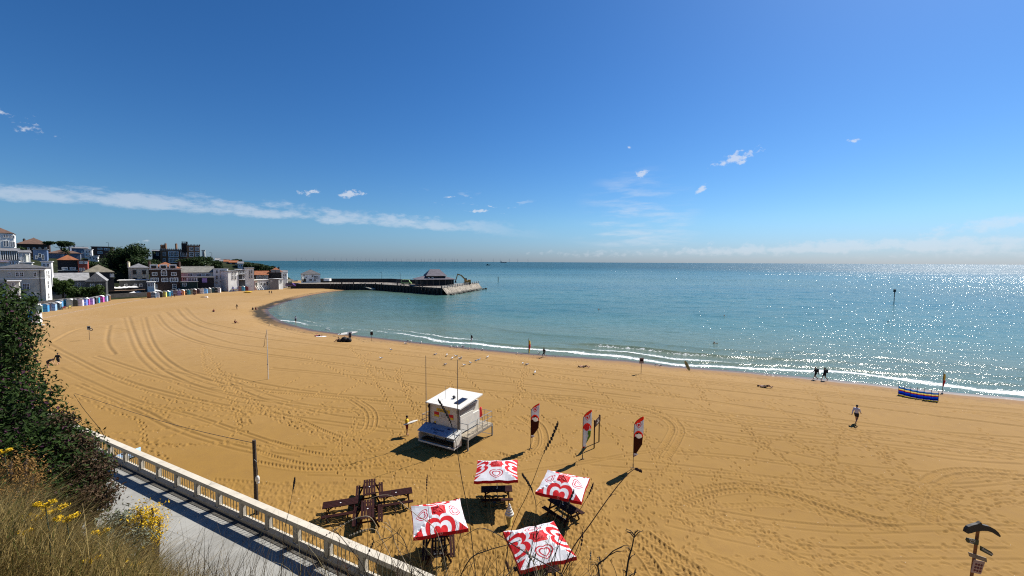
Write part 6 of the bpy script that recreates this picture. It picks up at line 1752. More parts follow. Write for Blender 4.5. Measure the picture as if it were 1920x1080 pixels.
def boat(px, py, Y, L_, m, lab, z=None, rz=0.2, nm='rowing_boat'):
    Y *= YS; q = aty(px, py, Y); r = empty(nm, q if z is None else (q.x, q.y, z), rz, lab, 'boat'); b = MB(); vs = []; n = 8
    for i in range(n + 1):
        f = i / n; w = L_ * 0.17 * math.sin(PI * (0.12 + 0.88 * f)) ** 0.6 if f < 1 else 0.02
        for x, z_ in ((-w, 0.75), (-w * 0.7, 0.2), (0, 0.0), (w * 0.7, 0.2), (w, 0.75), (w * 0.8, 0.55), (-w * 0.8, 0.55)): vs.append((-L_ / 2 + L_ * f, x, z_))
    b.add(vs, [(i * 7 + j, i * 7 + (j + 1) % 7, (i + 1) * 7 + (j + 1) % 7, (i + 1) * 7 + j) for i in range(n) for j in range(7)] + [tuple(range(7))]); b.build('hull', m, r)
    MB().box((0, 0, 0.62), (0.25, L_ * 0.28, 0.05)).box((-L_ * .2, 0, 0.62), (0.25, L_ * 0.28, 0.05)).build('thwart', M_wood, r); return r
boat(541, 526, 208, 5, M_white, 'white boat drawn up behind the small cottage'); boat(549, 528, 212, 5, M_white, 'second white boat beside the purple van', rz=0.5)
boat(697, 531, 225, 6, mat('orange_boat_paint', (0.5, 0.16, 0.05), 0.5), 'orange and white boat on the pier deck above the slipway', z=2.6, rz=1.0)
boat(655, 531, 224, 4.5, M_dark, 'small dark boat on the deck at the head of the slipway', z=2.6)
# small craft and posts at sea
def sea_post(px, py, H, r_, lab, topmark=True, z=SEAZ):
    q = onz(px, py, z); r = empty('sea_marker', q, 0, lab, 'marker post')
    MB().tube([(0, 0, -3), (0, 0, H)], r_, 7).build('post', M_dark, r)
    if topmark: MB().tube([(0, 0, H - .1), (0, 0, H + 1.0)], [r_ * 3.2, r_ * 3.2], 8).build('topmark', M_dark, r)
q = onz(1676, 570, SEAZ); sea_post(1676, 570, (570 - 547) * q.y / FPX, 0.13, 'tall black marker post standing in the sea at right'); q = onz(934, 527, SEAZ); sea_post(934, 527, (527 - 519) * q.y / FPX, 0.3, 'distant marker post in the sea right of the pier head', False)
for px, py, lab in ((1122, 580.5, 'swimmer farthest left in the bay'), (1358, 592.5, 'swimmer far out in the middle of the bay'), (1339, 644, 'swimmer nearest the breaking wave'), (1665, 604.5, 'swimmer out at right below the tall marker post'), (765, 560, 'swimmer close to the pier')):
    q = onz(px, py, SEAZ); s = max(1.0, q.y / 110)
    r = MB().ell((0, 0, 0.22), (0.12, 0.13, 0.16)).ell((0, 0.05, 0.0), (0.30, 0.2, 0.14)).tube([(0.25, 0, 0.02), (0.55, -0.15, 0.08), (0.75, -0.1, 0.0)], [0.06, 0.05, 0.03], 6).build('person', M_skin2, smooth=True); r.location = q; tag(r, lab, 'person')
q = onz(915, 497.5, SEAZ)
sh = empty('motor_boat', q, 0.1, 'small dark boat out at sea right of the pier', 'boat'); MB().prism([(-9, 0), (9, 0), (12, 3), (-9, 2.6)], -2.5, 2.5, f=lambda a, c, h: (a, h, c)).build('hull', M_dark, sh); MB().box((-2, 0, 4.2), (6, 3, 3)).build('wheelhouse', M_dark, sh)
q = aty(944, 491.0, 9000); sh = empty('cargo_ship', (q.x, 9000, SEAZ), 0.05, 'long low cargo ship on the horizon', 'ship'); MB().prism([(-60, 0), (60, 0), (72, 14), (-66, 12)], -12, 12, f=lambda a, c, h: (a, h, c)).build('hull', mat('distant_hull', (0.05, 0.07, 0.10), 0.8), sh); MB().box((-50, 0, 22), (18, 18, 22)).build('bridge_house', B_offw, sh)
# offshore wind farm
M_turb = mat('pale_grey_turbine', (0.20, 0.25, 0.32), 0.6, 0.02)
def turbine():
    r = empty('wind_turbine'); MB().tube([(0, 0, -2), (0, 0, 88)], [3.6, 2.2], 6).build('tower', M_turb, r)
    MB().box((0, 0, 89), (4, 9, 4)).build('nacelle', M_turb, r)
    for k in range(3):
        a = k * 2 * PI / 3 + 0.3; MB().bar((0, -6, 89), (46 * math.sin(a), -6, 89 + 46 * math.cos(a)), 2.6, 1.2).build('blade', M_turb, r)
    return r
tu = turbine(); tk = {tu.name: [c_ for c_ in col.objects if c_.parent is tu]}
tx = [556, 566, 574, 588, 597, 611, 628, 640, 650, 662, 670, 677, 686, 693, 705, 717, 725, 738, 744, 753, 763, 767, 779, 790, 796, 803, 808, 817, 824, 829, 836, 848, 852, 858, 877, 884, 902, 925, 938, 955, 970, 990]
for i, px in enumerate(tx):
    o = tu if i == 0 else copy_tree(tu, None, tk)
    Y = 12500 + 2500 * ((i * 37) % 10) / 10; q = aty(px, 492, Y); o.location = (q.x, Y, SEAZ); o.rotation_euler = (0, 0.0, R(12 * math.sin(i * 2.3)))
    tag(o, 'pale wind turbine standing in the wind farm on the horizon', 'wind turbine', 'wind farm on the horizon')
# ================================================================ people
def cone(b, p0, p1, r0, r1, n=8):
    p0, p1 = Vector(p0), Vector(p1); d = p1 - p0; L = max(d.length, 1e-4); d = d / L
    pts = []; rad = []
    for a in (80, 50, 20): pts.append(p0 - d * r0 * math.sin(R(a))); rad.append(r0 * math.cos(R(a)))
    pts += [p0, p1]; rad += [r0, r1]
    for a in (20, 50, 80): pts.append(p1 + d * r1 * math.sin(R(a))); rad.append(r1 * math.cos(R(a)))
    b.tube(pts, rad, n)
def chain(b, pts, rad, n=8):
    for i in range(len(pts) - 1): cone(b, pts[i], pts[i + 1], rad[i], rad[i + 1], n)
V3 = Vector
def pose(kind):
    J = dict(hip=V3((0, 0, .92)), waist=V3((0, 0, 1.06)), chest=V3((0, .01, 1.28)), neck=V3((0, 0, 1.45)), head=V3((0, .03, 1.61)))
    for s, k in ((-1, 'l'), (1, 'r')):
        J['sh' + k] = V3((s * .185, 0, 1.40)); J['el' + k] = V3((s * .24, -.03, 1.11)); J['wr' + k] = V3((s * .25, .08, .87))
        J['hp' + k] = V3((s * .095, 0, .90)); J['kn' + k] = V3((s * .10, .03, .49)); J['an' + k] = V3((s * .10, -.02, .085)); J['to' + k] = V3((s * .12, .15, .03))
    if kind in ('walk', 'walk2'):
        f = 1 if kind == 'walk' else -1
        for s, k, g in ((-1, 'l', f), (1, 'r', -f)):
            if g > 0: J['kn' + k] = V3((s * .1, .20, .51)); J['an' + k] = V3((s * .1, .30, .10)); J['to' + k] = V3((s * .11, .46, .07)); J['el' + k] = V3((s * .24, -.14, 1.13)); J['wr' + k] = V3((s * .25, -.22, .90))
            else: J['kn' + k] = V3((s * .1, .0, .49)); J['an' + k] = V3((s * .1, -.34, .15)); J['to' + k] = V3((s * .11, -.22, .03)); J['el' + k] = V3((s * .24, .10, 1.14)); J['wr' + k] = V3((s * .22, .28, 1.0))
    if kind == 'run':
        J['knl'] = V3((-.1, .32, .66)); J['anl'] = V3((-.1, .22, .26)); J['tol'] = V3((-.11, .36, .2)); J['knr'] = V3((.1, -.10, .50)); J['anr'] = V3((.1, -.42, .42)); J['tor'] = V3((.1, -.50, .30))
        J['elr'] = V3((.24, .12, 1.2)); J['wrr'] = V3((.15, .30, 1.25)); J['ell'] = V3((-.25, -.2, 1.2)); J['wrl'] = V3((-.25, -.1, 1.0))
        for k in J: J[k] = J[k] + V3((0, 0, -.03))
    if kind == 'bend':
        M = Matrix.Rotation(R(-62), 3, 'X'); h = J['hip'].copy()
        for k in ('waist', 'chest', 'neck', 'head', 'shl', 'shr'): J[k] = h + M @ (J[k] - h)
        for s, k in ((-1, 'l'), (1, 'r')): J['el' + k] = J['sh' + k] + V3((s * .05, .10, -.28)); J['wr' + k] = J['sh' + k] + V3((s * .0, .22, -.48)); J['an' + k] = V3((s * .1, -.05 + .1 * s, .085)); J['to' + k] = V3((s * .12, .12 + .1 * s, .03))
    if kind == 'carry':
        for s, k in ((-1, 'l'), (1, 'r')): J['el' + k] = V3((s * .24, .02, 1.12)); J['wr' + k] = V3((s * .20, .30, 1.10))
    if kind == 'sit':
        for k in ('hip', 'waist', 'chest', 'neck', 'head', 'shl', 'shr'): J[k] = J[k] - V3((0, 0, .80))
        J['chest'] += V3((0, -.08, 0)); J['neck'] += V3((0, -.06, 0)); J['head'] += V3((0, -.02, 0))
        for s, k in ((-1, 'l'), (1, 'r')):
            J['hp' + k] = V3((s * .1, 0, .12)); J['kn' + k] = V3((s * .13, .38, .42)); J['an' + k] = V3((s * .12, .62, .08)); J['to' + k] = V3((s * .12, .78, .07))
            J['sh' + k] = V3((s * .185, -.06, .60)); J['el' + k] = V3((s * .25, .12, .42)); J['wr' + k] = V3((s * .13, .34, .47))
    if kind == 'lie':
        M = Matrix.Rotation(R(-90), 3, 'X')
        for k in J:
            v = J[k]; J[k] = V3((v.x, v.z - .8, .13 + v.y * 0.5))
        J['knl'] = V3((-.13, -.30, .36)); J['anl'] = V3((-.12, -.55, .08)); J['tol'] = V3((-.12, -.68, .06)); J['elr'] = V3((.42, .45, .1)); J['wrr'] = V3((.30, .68, .12))
    return J
def body_mb(J):
    b = MB()
    chain(b, [J['hip'], J['waist'], J['chest'], J['neck'] - (J['neck'] - J['chest']) * .25], [.135, .12, .145, .09], 10)
    for s, k in ((-1, 'l'), (1, 'r')):
        up = (J['chest'] - J['waist']).normalized()
        cone(b, J['chest'] + (J['sh' + k] - J['chest']) * .3, J['sh' + k], .12, .06); cone(b, J['waist'], J['hp' + k], .10, .105)
        chain(b, [J['sh' + k], J['el' + k], J['wr' + k]], [.058, .043, .028])
        chain(b, [J['hp' + k], J['kn' + k], J['an' + k]], [.095, .058, .038]); cone(b, J['an' + k], J['to' + k], .042, .03)
        d = (J['wr' + k] - J['el' + k]).normalized(); side = d.cross(V3((0, 1, 0))); side = side.normalized() if side.length > .1 else V3((0, 0, 1)); nn = d.cross(side)
        palm = J['wr' + k] + d * .09; cone(b, J['wr' + k], palm, .030, .036, 6)
        for q, (o, ln) in enumerate(((-.033, .062), (-.011, .078), (.011, .082), (.033, .070))):
            a = palm + side * o; m_ = a + d * ln * .55 + nn * .012; e_ = a + d * ln + nn * .035; cone(b, a, m_, .011, .010, 5); cone(b, m_, e_, .010, .009, 5)
        th = J['wr' + k] + d * .035 + side * .03; cone(b, th, th + side * .035 + d * .04 + nn * .02, .013, .010, 5)
    hd = J['head']; hu = (hd - J['neck']).normalized()
    cone(b, J['neck'] - hu * .05, hd - hu * .06, .055, .052); b.ell(hd, (.078, .098, .118), 12, 9)
    fw = V3((0, 1, 0)) if abs(hu.y) < .7 else V3((0, 0, 1 if hu.y > 0 else -1)); fw = (fw - hu * fw.dot(hu)).normalized()
    b.ell(hd - hu * .075 + fw * .03, (.05, .05, .05), 8, 6); b.ell(hd + fw * .098 - hu * .015, (.014, .018, .02), 6, 5); 
    sd2 = hu.cross(fw)
    for s in (-1, 1): b.ell(hd + sd2 * .08 * s, (.014, .02, .028), 6, 5)
    b.ell(hd + fw * .088 - hu * .062, (.025, .012, .010), 6, 4)
    return b, hd, hu, fw
def remesh(o, v):
    m = o.modifiers.new('skin', 'REMESH'); m.mode = 'VOXEL'; m.voxel_size = v; m.use_smooth_shade = True
    s = o.modifiers.new('sm', 'SMOOTH'); s.factor = 0.5; s.iterations = 1
CLM = {}
def clm(h):
    if h not in CLM: CLM[h] = mat('cloth_' + h, h, 0.85, 0.12, 5)
    return CLM[h]
def person(px, py, kind, rz, lab, top=None, bottom='20242c', hair='1c120c', skin=None, h=1.0, extra=None, shirt_long=False, hat=None, dress=False, hold=None, loc=None, group=None):
    g = loc or G(px, py); r = empty('person', g, rz, lab, 'person', group); r.scale = (h, h, h)
    J = pose(kind); b, hd, hu, fw = body_mb(J)
    o = b.build('body', skin or M_skin, r); remesh(o, .013)
    if top:
        b = MB(); chain(b, [J['hip'] * .35 + J['waist'] * .65, J['chest'], J['neck'] * .75 + J['chest'] * .25], [.150, .168, .10], 10)
        for k in 'lr':
            cone(b, J['chest'] + (J['sh' + k] - J['chest']) * .3, J['sh' + k], .135, .078)
            cone(b, J['sh' + k], J['sh' + k].lerp(J['el' + k], 1.0 if shirt_long else .6), .076, .062)
            if shirt_long: cone(b, J['el' + k], J['wr' + k], .06, .042)
        remesh(b.build('top', clm(top), r), .018)
    if bottom:
        b = MB(); chain(b, [J['hip'], J['waist'].lerp(J['hip'], .3)], [.152, .140], 10)
        for k in 'lr':
            f = .62 if not dress else .9
            if bottom.startswith('L'): chain(b, [J['hp' + k], J['kn' + k], J['an' + k]], [.112, .075, .055])
            else: cone(b, J['hp' + k], J['hp' + k].lerp(J['kn' + k], f), .115, .095 if not dress else .12)
        remesh(b.build('shorts' if not bottom.startswith('L') else 'trousers', clm(bottom.lstrip('L')), r), .018)
    b = MB(); b.ell(hd + hu * .03 - fw * .018, (.088, .105, .112), 12, 8)
    if hair == 'long': hair = '2a1a10'; b.ell(hd - hu * .08 - fw * .075, (.07, .045, .13), 10, 7)
    b.build('hair', clm(hat or hair), r, smooth=True)
    if hat: MB().ell(hd + hu * .05 + fw * .05, (.11, .15, .015), 10, 4).build('hat_brim', clm(hat), r)
    if extra == 'pack':
        MB().box(J['chest'] - fw * .24 - V3((0, 0, .04)), (.30, .20, .46), taper=.8).build('backpack', clm('14141a'), r)
    return r
TR_ = SUNV
person(763, 816, 'carry', R(-75), 'lifeguard in yellow shirt and red shorts carrying a white board beside the hut', top='d8b020', bottom='7a1016', skin=M_skin2)
q = onz(763, 816, 0); o = MB().tube([(-.65, 0, 0), (-.3, 0, 0), (.3, 0, .05), (.62, 0, .08)], [.03, .19, .19, .04], 10).build('rescue_board', M_white, smooth=True); o.scale = (1, 1, .3); o.location = (q.x + .35, q.y - .05, 1.14); o.rotation_euler = (0, R(-12), R(20)); tag(o, 'white rescue board held by the lifeguard', 'rescue board')
person(1529, 712, 'walk', R(80), 'left walker of the pair in black at the waterline, with a backpack', top='101014', bottom='14141a', extra='pack', shirt_long=True)
person(1546, 713.5, 'walk2', R(80), 'right walker of the pair in black at the waterline, with a backpack', top='0e0e10', bottom='121216', extra='pack', shirt_long=True, h=1.02)
person(1605, 793, 'walk', R(-60), 'person in white shirt and dark cap walking alone near the windbreak', top='c8c8d4', bottom='1c1c24', hat='101012', shirt_long=True, skin=M_skin2)
person(1020, 671, 'run', R(110), 'dark figure jogging by the water beside the red and yellow flag', top='1c1218', bottom='14141a', skin=M_skin2)
person(109, 684.5, 'walk', R(10), 'person in black coat walking away on the sand at left', top='0c0c0e', bottom='16161a', shirt_long=True, dress=True)
person(90, 690, 'bend', R(-70), 'person in dark top bending forward beside the one in black', top='201418', bottom='30262c')
person(444.5, 580.5, 'walk', R(150), 'lone dark figure walking on the far sand', top='201618', bottom='181820', skin=M_skin2)
person(441, 606.5, 'sit', R(-60), 'person sitting on the sand left of the flagpole', top='6a2020', bottom='202430', skin=M_skin2)
person(401, 585, 'sit', R(60), 'person sitting far off on the sand in a red top', top='7a3030', bottom='2a2a38')
person(474, 581, 'sit', R(30), 'left sitter of the pair by the bend of the shoreline', top='14141a', bottom='202028'); person(479.5, 581, 'sit', R(-20), 'right sitter of the pair by the bend of the shoreline', top='7a1c24', bottom='202028')
person(554.5, 605.5, 'stand', R(170), 'paddler in pale shirt standing in the foam at the left of the bay', top='a0a0b0', bottom='24242c', skin=M_skin2)
person(656.5, 638.5, 'stand', R(190), 'dark figure standing beside the white paddleboard', top='1c1216', bottom='141418', skin=M_skin2)
person(634.5, 641, 'sit', R(100), 'person crouching at the left of the dark bags', top='705038', bottom='302018'); 
person(505, 552, 'walk', R(170), 'left walker of the pair on the far sand', top='18181c', bottom='1c1c24'); person(509.5, 552, 'walk2', R(170), 'right walker of the pair on the far sand', top='14141a', bottom='1c1c24')
person(321, 559, 'stand', R(160), 'person in black beside the baby blue hut', top='141418', bottom='202028'); person(328, 558.5, 'walk', R(200), 'person in dark red near the mauve brown hut', top='401018', bottom='202028'); person(340.5, 555, 'stand', R(180), 'person in red standing before the apricot hut', top='a02018', bottom='302020'); person(365.5, 553.5, 'sit', R(150), 'dark figure sitting before the walnut hut', top='101014', bottom='18181c')
person(595.5, 539.4, 'stand', R(180), 'left figure of the pair below the pier wall', top='a0a0a8', bottom='202028'); person(600, 539.4, 'stand', R(180), 'right figure of the pair below the pier wall', top='b0a0a0', bottom='202028')
person(1096, 689, 'lie', R(80), 'sunbather in dark trunks lying on the sand', bottom='14141c', skin=M_skin); person(1436, 726.5, 'lie', R(70), 'tanned sunbather lying on the sand at right', bottom='302018', skin=M_skin2)
person(598, 630.5, 'lie', R(85), 'sunbather lying on a pale towel at the left of the bay', top='c0606a', bottom='202028')
q = G(602, 631); o = MB().box((0, 0, .02), (1.9, .9, .04)).build('towel', clm('d8d8dc')); o.location = q; tag(o, 'pale towel under the sunbather at the left of the bay', 'towel')
q = G(380, 557.5); o = empty('towels', q, 0, 'dark and white towels heaped on the sand before the azure hut', 'towels'); MB().box((0, 0, .12), (1.2, .8, .24)).build('dark_towel', clm('18181c'), o); MB().box((1.4, 0, .16), (1.4, .8, .3), taper=.7).build('white_towel', clm('e0dcdc'), o)
# bags, paddleboard
q = G(646, 641); r = empty('beach_bags', q, .2, 'heap of black bags on the sand beside the standing figure', 'bags')
for k, (x, s) in enumerate(((-.9, .55), (0, .8), (.8, .65))): MB().ell((x, 0, s * .5), (s * .8, .5, s * .7), 12, 8, rot=Matrix.Rotation(.4 * k, 3, 'Y')).tube([(x - .2, 0, s), (x, 0, s * 1.3), (x + .2, 0, s)], .03, 5).build('bag', clm('0c0c10' if k else '3a2c20'), r, smooth=True)
q = G(652, 628); o = empty('paddleboard', q + V3((0, 0, .35)), R(14), 'long white paddleboard lying at the water edge', 'paddleboard'); 
b = MB(); b.prism([(2.0 * math.cos(a * PI / 12) * (1 if abs(math.cos(a * PI / 12)) < .99 else 1.02), .42 * math.sin(a * PI / 12)) for a in range(24)], -.06, .06); b.build('board', M_white, o)
MB().prism([(-1.6, 0), (-1.3, 0), (-1.5, .3)], -.02, .02, f=lambda a, c, h: (a, h, c + .06)).build('fin', clm('303038'), o); MB().box((.4, 0, .065), (.9, .5, .01)).build('grip_pad', clm('404858'), o); o.rotation_euler = (R(25), R(-6), R(14))
q = G(1293, 695); o = empty('rescue_surfboard', q, R(20), 'yellow surfboard leaning on its edge by the waterline', 'surfboard'); b = MB(); b.prism([(.34 * math.cos(a * PI / 10), 1.0 + 1.05 * math.sin(a * PI / 10)) for a in range(20)], -.05, .05, f=lambda a, c, h: (a, h, c)); b.build('board', mat('olive_yellow_board', (.42, .32, .06), .5), o)
MB().tube([(0, -.06, .4), (0, -.06, 1.7)], .03, 6).build('stripe', M_dark, o); o.rotation_euler = (R(-25), R(-14), R(20)); o.scale = (.75, .75, .75)
# beach things in front of the near huts
for (px, py, c_, lab) in ((108, 581.5, '305878', 'blue deckchair in front of the slate hut'), (120, 580.5, '802c28', 'red deckchair among the hut chairs'), (131, 579, 'c8b860', 'yellow deckchair at the end of the hut chairs'), (114, 581, '203040', 'dark deckchair between the blue and the red ones')):
    q = onz(px, py, 0); r = empty('deckchair', q, .5, lab, 'deckchair')
    MB().bar((-.3, -.4, 0), (-.3, .5, .9), .05, .05).bar((.3, -.4, 0), (.3, .5, .9), .05, .05).bar((-.3, .5, 0), (-.3, -.3, .55), .05, .05).bar((.3, .5, 0), (.3, -.3, .55), .05, .05).build('frame', M_wood, r)
    MB().add([(-.28, -.3, .5), (.28, -.3, .5), (.28, 0, .36), (-.28, 0, .36), (.28, .5, .92), (-.28, .5, .92)], [(0, 1, 2, 3), (3, 2, 4, 5)]).build('sling', clm(c_), r)
q = onz(77, 611, 0); r = empty('sun_lounger', q, R(70), 'white sun lounger on the sand beside the nearest white hut', 'sun lounger'); MB().box((0, -.3, .32), (.6, 1.3, .06)).bar((0, .35, .33), (0, .85, .75), .6, .06).build('bed', M_white, r)
for x in (-.25, .25):
    for y in (-.85, .3): MB().box((x, y, .14), (.05, .05, .29)).build('leg', M_white, r)
# gulls
M_gull = mat('white_feathers', (.75, .75, .74), .8, .05); M_wing = mat('grey_feathers', (.25, .26, .28), .8, .1)
def gull():
    r = empty('gull'); b = MB(); chain(b, [V3((-.20, 0, .17)), V3((-.08, 0, .17)), V3((.06, 0, .19)), V3((.14, 0, .25)), V3((.19, 0, .31))], [.02, .075, .075, .045, .042]); remesh(b.build('body', M_gull, r), .012)
    for s in (-1, 1): MB().ell((-.07, s * .055, .20), (.18, .025, .055), 8, 6).build('wing', M_wing, r); MB().tube([(0, s * .03, .12), (0, s * .03, 0), (.04, s * .03, 0)], .007, 4).build('leg', M_yellow, r)
    MB().tube([(.22, 0, .31), (.29, 0, .295)], [.012, .005], 5).build('beak', M_yellow, r); return r
gu = gull(); gk = {gu.name: [c_ for c_ in col.objects if c_.parent is gu]}
gp = [(816, 667), (838, 668), (855, 670), (865, 673), (898, 677), (882, 683), (870, 687), (893, 679), (914, 672), (862, 675), (846, 651.5), (853, 652.5), (858, 652), (867, 651), (880, 655), (892, 656), (905, 657), (714, 674), (765, 640.5), (770, 642), (733, 658), (980, 684), (988, 686), (1003, 701), (1237, 688), (1230, 686), (869, 652), (790, 644), (760, 646), (506, 611), (612, 619), (617, 620), (668, 625), (835, 686), (848, 674), (1010, 664), (970, 664)]
for i, (px, py) in enumerate(gp):
    o = gu if i == 0 else copy_tree(gu, None, gk); o.location = G(px, py); o.rotation_euler = (0, 0, (i * 1.7) % 6.28); s = 1.25; o.scale = (s, s, s)
    tag(o, 'white gull standing on the sand among the others near the waterline', 'gull', 'gulls on the sand')
# ================================================================ cliff slope under the viewpoint
BD3 = Vector((bd.x, bd.y, 0)); BN3 = Vector((bn2.x, bn2.y, 0))
NB = (ta).dot(bn2)                                   # distance of the balustrade line
NF = NB - 4.6
def cliff_z(s, n):
    nt = 0.7; zt = 13.2 - 0.12 * max(0.0, -s - 2.0)
    f = (n - nt) / (NF - nt); f = max(0.0, min(1.0, f))
    return PZ - 0.1 + (zt - PZ + 0.1) * (1 - f ** 0.72) + 0.25 * mnoise.noise(Vector((s * .5, n * .5, 2)))
vs = []; fs = []; ns_, nn_ = 150, 60
for i in range(ns_ + 1):
    s = -40 + 62 * i / ns_
    for j in range(nn_ + 1):
        n = -8 + (NF + 0.4 + 8) * j / nn_; q = BD3 * s + BN3 * n
        vs.append((q.x, q.y, cliff_z(s, n)))
for i in range(ns_):
    for j in range(nn_): a = i * (nn_ + 1) + j; fs.append((a, a + nn_ + 1, a + nn_ + 2, a + 1))
m_cl, t, p = newmat('cliff_soil'); P = t.pos('Object'); n = t.noise(P, 1.4, 6, .7)
c = t.mix(n.ss(.35, .65), (.045, .036, .018), (.13, .10, .05)); c = t.mix(t.noise(P, 9, 3).ss(.5, .7) * .6, c, (.03, .04, .012))
t.nt.links.new(c, p.inputs['Base Color']); p.inputs['Roughness'].default_value = .95; t.nt.links.new(t.bump(n, .8, .2), p.inputs['Normal'])
b = MB(); b.add(vs, fs); tag(b.build('cliff_slope', m_cl, smooth=True), kind='structure')

def blades(name, roots, length, width, m, lean=(0.25, -0.1), spread=0.35, seed=1, seg=4):
    """curved grass blades or stems rising from root points (numpy n x 3)"""
    g = np.random.default_rng(seed); n = len(roots)
    L = length * (0.5 + 0.7 * g.random(n)); ang = g.random(n) * 2 * PI
    side = np.stack([np.cos(ang), np.sin(ang), np.zeros(n)], -1)
    tilt = g.normal(size=(n, 2)) * spread + np.array(lean)
    V = []; 
    for k in range(seg + 1):
        f = k / seg; w = width * (1 - 0.85 * f)
        c = roots + np.stack([tilt[:, 0] * L * f * (0.35 + .65 * f), tilt[:, 1] * L * f * (0.35 + .65 * f), L * f * (1 - 0.22 * f * np.hypot(tilt[:, 0], tilt[:, 1]))], -1)
        V += [c - side * w / 2, c + side * w / 2]
    V = np.stack(V, 1); k2 = 2 * (seg + 1)
    base = (np.arange(n) * k2)[:, None]
    Q = np.concatenate([base + np.array([2 * k, 2 * k + 1, 2 * k + 3, 2 * k + 2]) for k in range(seg)], 0)
    tone = np.repeat(g.random(n), k2)
    return np_mesh(name, V.reshape(-1, 3), Q, m, None, smooth=True, attrs={'tone': tone, 'special': np.repeat((g.random(n) < .12).astype(float), k2)})
def roots_on(n, s0, s1, n0, n1, seed, f=None):
    g = random.Random(seed); out = []
    while len(out) < n:
        s, nn = g.uniform(s0, s1), g.uniform(n0, n1)
        if f and g.random() > f(s, nn): continue
        q = BD3 * s + BN3 * nn; out.append((q.x, q.y, cliff_z(s, nn) - 0.02))
    return np.array(out)
def px_roots(n, poly, Y0, Y1, seed, drop=0.0):
    """root points in a photo region at given forward distances, let down by drop metres"""
    g = random.Random(seed); out = []
    xs = [a for a, _ in poly]; ys = [b for _, b in poly]
    while len(out) < n:
        x, y = g.uniform(min(xs), max(xs)), g.uniform(min(ys), max(ys)); ins = False
        for i in range(len(poly)):
            (x0, y0), (x1, y1) = poly[i], poly[i - 1]
            if (y0 > y) != (y1 > y) and x < (x1 - x0) * (y - y0) / (y1 - y0) + x0: ins = not ins
        if ins: q = aty(x, y, g.uniform(Y0, Y1)); out.append((q.x, q.y, q.z - drop))
    return np.array(out)
M_gold = leafmat('dry_golden_grass', (.16, .11, .03), (.60, .45, .18), extra=(.10, .12, .03), tr=.45)
M_goldk = leafmat('dark_dry_grass', (.035, .024, .010), (.14, .095, .04), extra=(.30, .24, .11), tr=.2)
M_shrub = leafmat('shrub_leaves', (.004, .010, .003), (.034, .066, .010), extra=(.055, .018, .038), rough=.75, tr=.15)
M_brush = leafmat('brown_dry_leaves', (.020, .012, .007), (.10, .060, .032), extra=(.05, .06, .02), tr=.2)
M_sage = leafmat('sage_leaves', (.07, .085, .055), (.22, .24, .17), tr=.2)
M_petal = leafmat('yellow_petals', (.55, .33, .01), (.80, .55, .03), tr=.25)
M_umbel = leafmat('rust_seed_heads', (.12, .06, .018), (.32, .18, .05), tr=.2)
M_stalk = mat('dark_dry_stalk', (.028, .018, .011), .85, .4, 20)
M_stalkr = mat('reddish_dry_stalk', (.085, .03, .018), .8, .3, 20)
M_stalkp = mat('pale_dry_stalk', (.33, .26, .17), .8, .3, 20)

def shrub(lab, lobes_px, n, size, m, special, seed, name='shrub', cat='shrub', stems=True, shell=.5, stemm=None):
    L = []
    for px, py, Y, r, *k in lobes_px:
        q = aty(px, py, Y); rz = r * (k[0] if k else .9); L.append([q.x, q.y, q.z, r, r, rz])
    x0 = sum(l[0] for l in L) / len(L); y0 = sum(l[1] for l in L) / len(L); z0 = min(l[2] for l in L) - 1.2
    root = empty(name, (x0, y0, z0), 0, lab, cat)
    for l in L: l[0] -= x0; l[1] -= y0; l[2] -= z0
    leaves('foliage', L, n, size, m, root, shell=shell, special=special, seed=seed, flat=.8, clump=.05)
    b = MB()
    for l in L:
        for k in range(4):
            a = k * 1.6 + l[0]; b.tube([(l[0] * .5, l[1] * .5, -.8), (l[0] * .8, l[1] * .8, l[2] * .5), (l[0] + l[3] * .5 * math.cos(a), l[1] + l[3] * .5 * math.sin(a), l[2] + l[5] * .4)], [.05, .035, .01], 5)
    b.build('stems', stemm or M_trunk, root); return root
shrub('tall dark green shrub at the left edge, highest of the cliff shrubs', [(-70, 600, 9.8, 1.15), (-20, 590, 9.6, .72), (-15, 622, 9.6, .80), (4, 655, 9.3, .62), (-90, 730, 9.5, 1.4), (-42, 720, 9.2, .95)], 19000, .050, M_shrub, .04, 21)
shrub('dense dark green shrub with purplish flower tufts in the middle of the left edge', [(-30, 800, 8.8, 1.25), (0, 770, 8.7, .78), (40, 815, 8.5, .78), (-80, 880, 8.4, 1.3), (35, 880, 8.1, .95)], 21000, .046, M_shrub, .10, 22)
shrub('lowest dark green shrub beside the promenade path', [(95, 855, 8.0, .72), (110, 905, 7.6, .72), (70, 950, 7.2, .8), (140, 945, 7.3, .45), (0, 960, 7.2, .8)], 15000, .042, M_shrub, .05, 23)
shrub('brown dried bush between the dark green shrubs and the balustrade', [(138, 845, 8.0, .36), (165, 890, 7.6, .38), (178, 935, 7.2, .34), (112, 800, 8.4, .26)], 8000, .034, M_brush, .15, 24, shell=.9, stemm=M_stalkr)
shrub('rust coloured seed head plant at the far left above the golden grass', [(35, 880, 4.4, .16, 1.3), (50, 905, 4.4, .13, 1.2), (15, 935, 4.2, .2)], 3200, .013, M_umbel, 0, 25, name='seed_head_plant', cat='plant', shell=.8)
shrub('ragwort clump with many yellow flowers hanging over the promenade path', [(275, 968, 5.2, .17), (290, 985, 5.2, .13), (262, 985, 5.2, .12), (285, 1010, 5.1, .10)], 1900, .016, M_petal, 0, 26, name='flowering_plant', cat='plant', shell=.9)
shrub('sage green leafy plant left of the yellow ragwort clump', [(225, 985, 5.1, .24, .6), (255, 1010, 5.0, .2, .6), (205, 1000, 5.0, .2, .5)], 2600, .022, M_sage, 0, 27, name='leafy_plant', cat='plant', shell=.9)
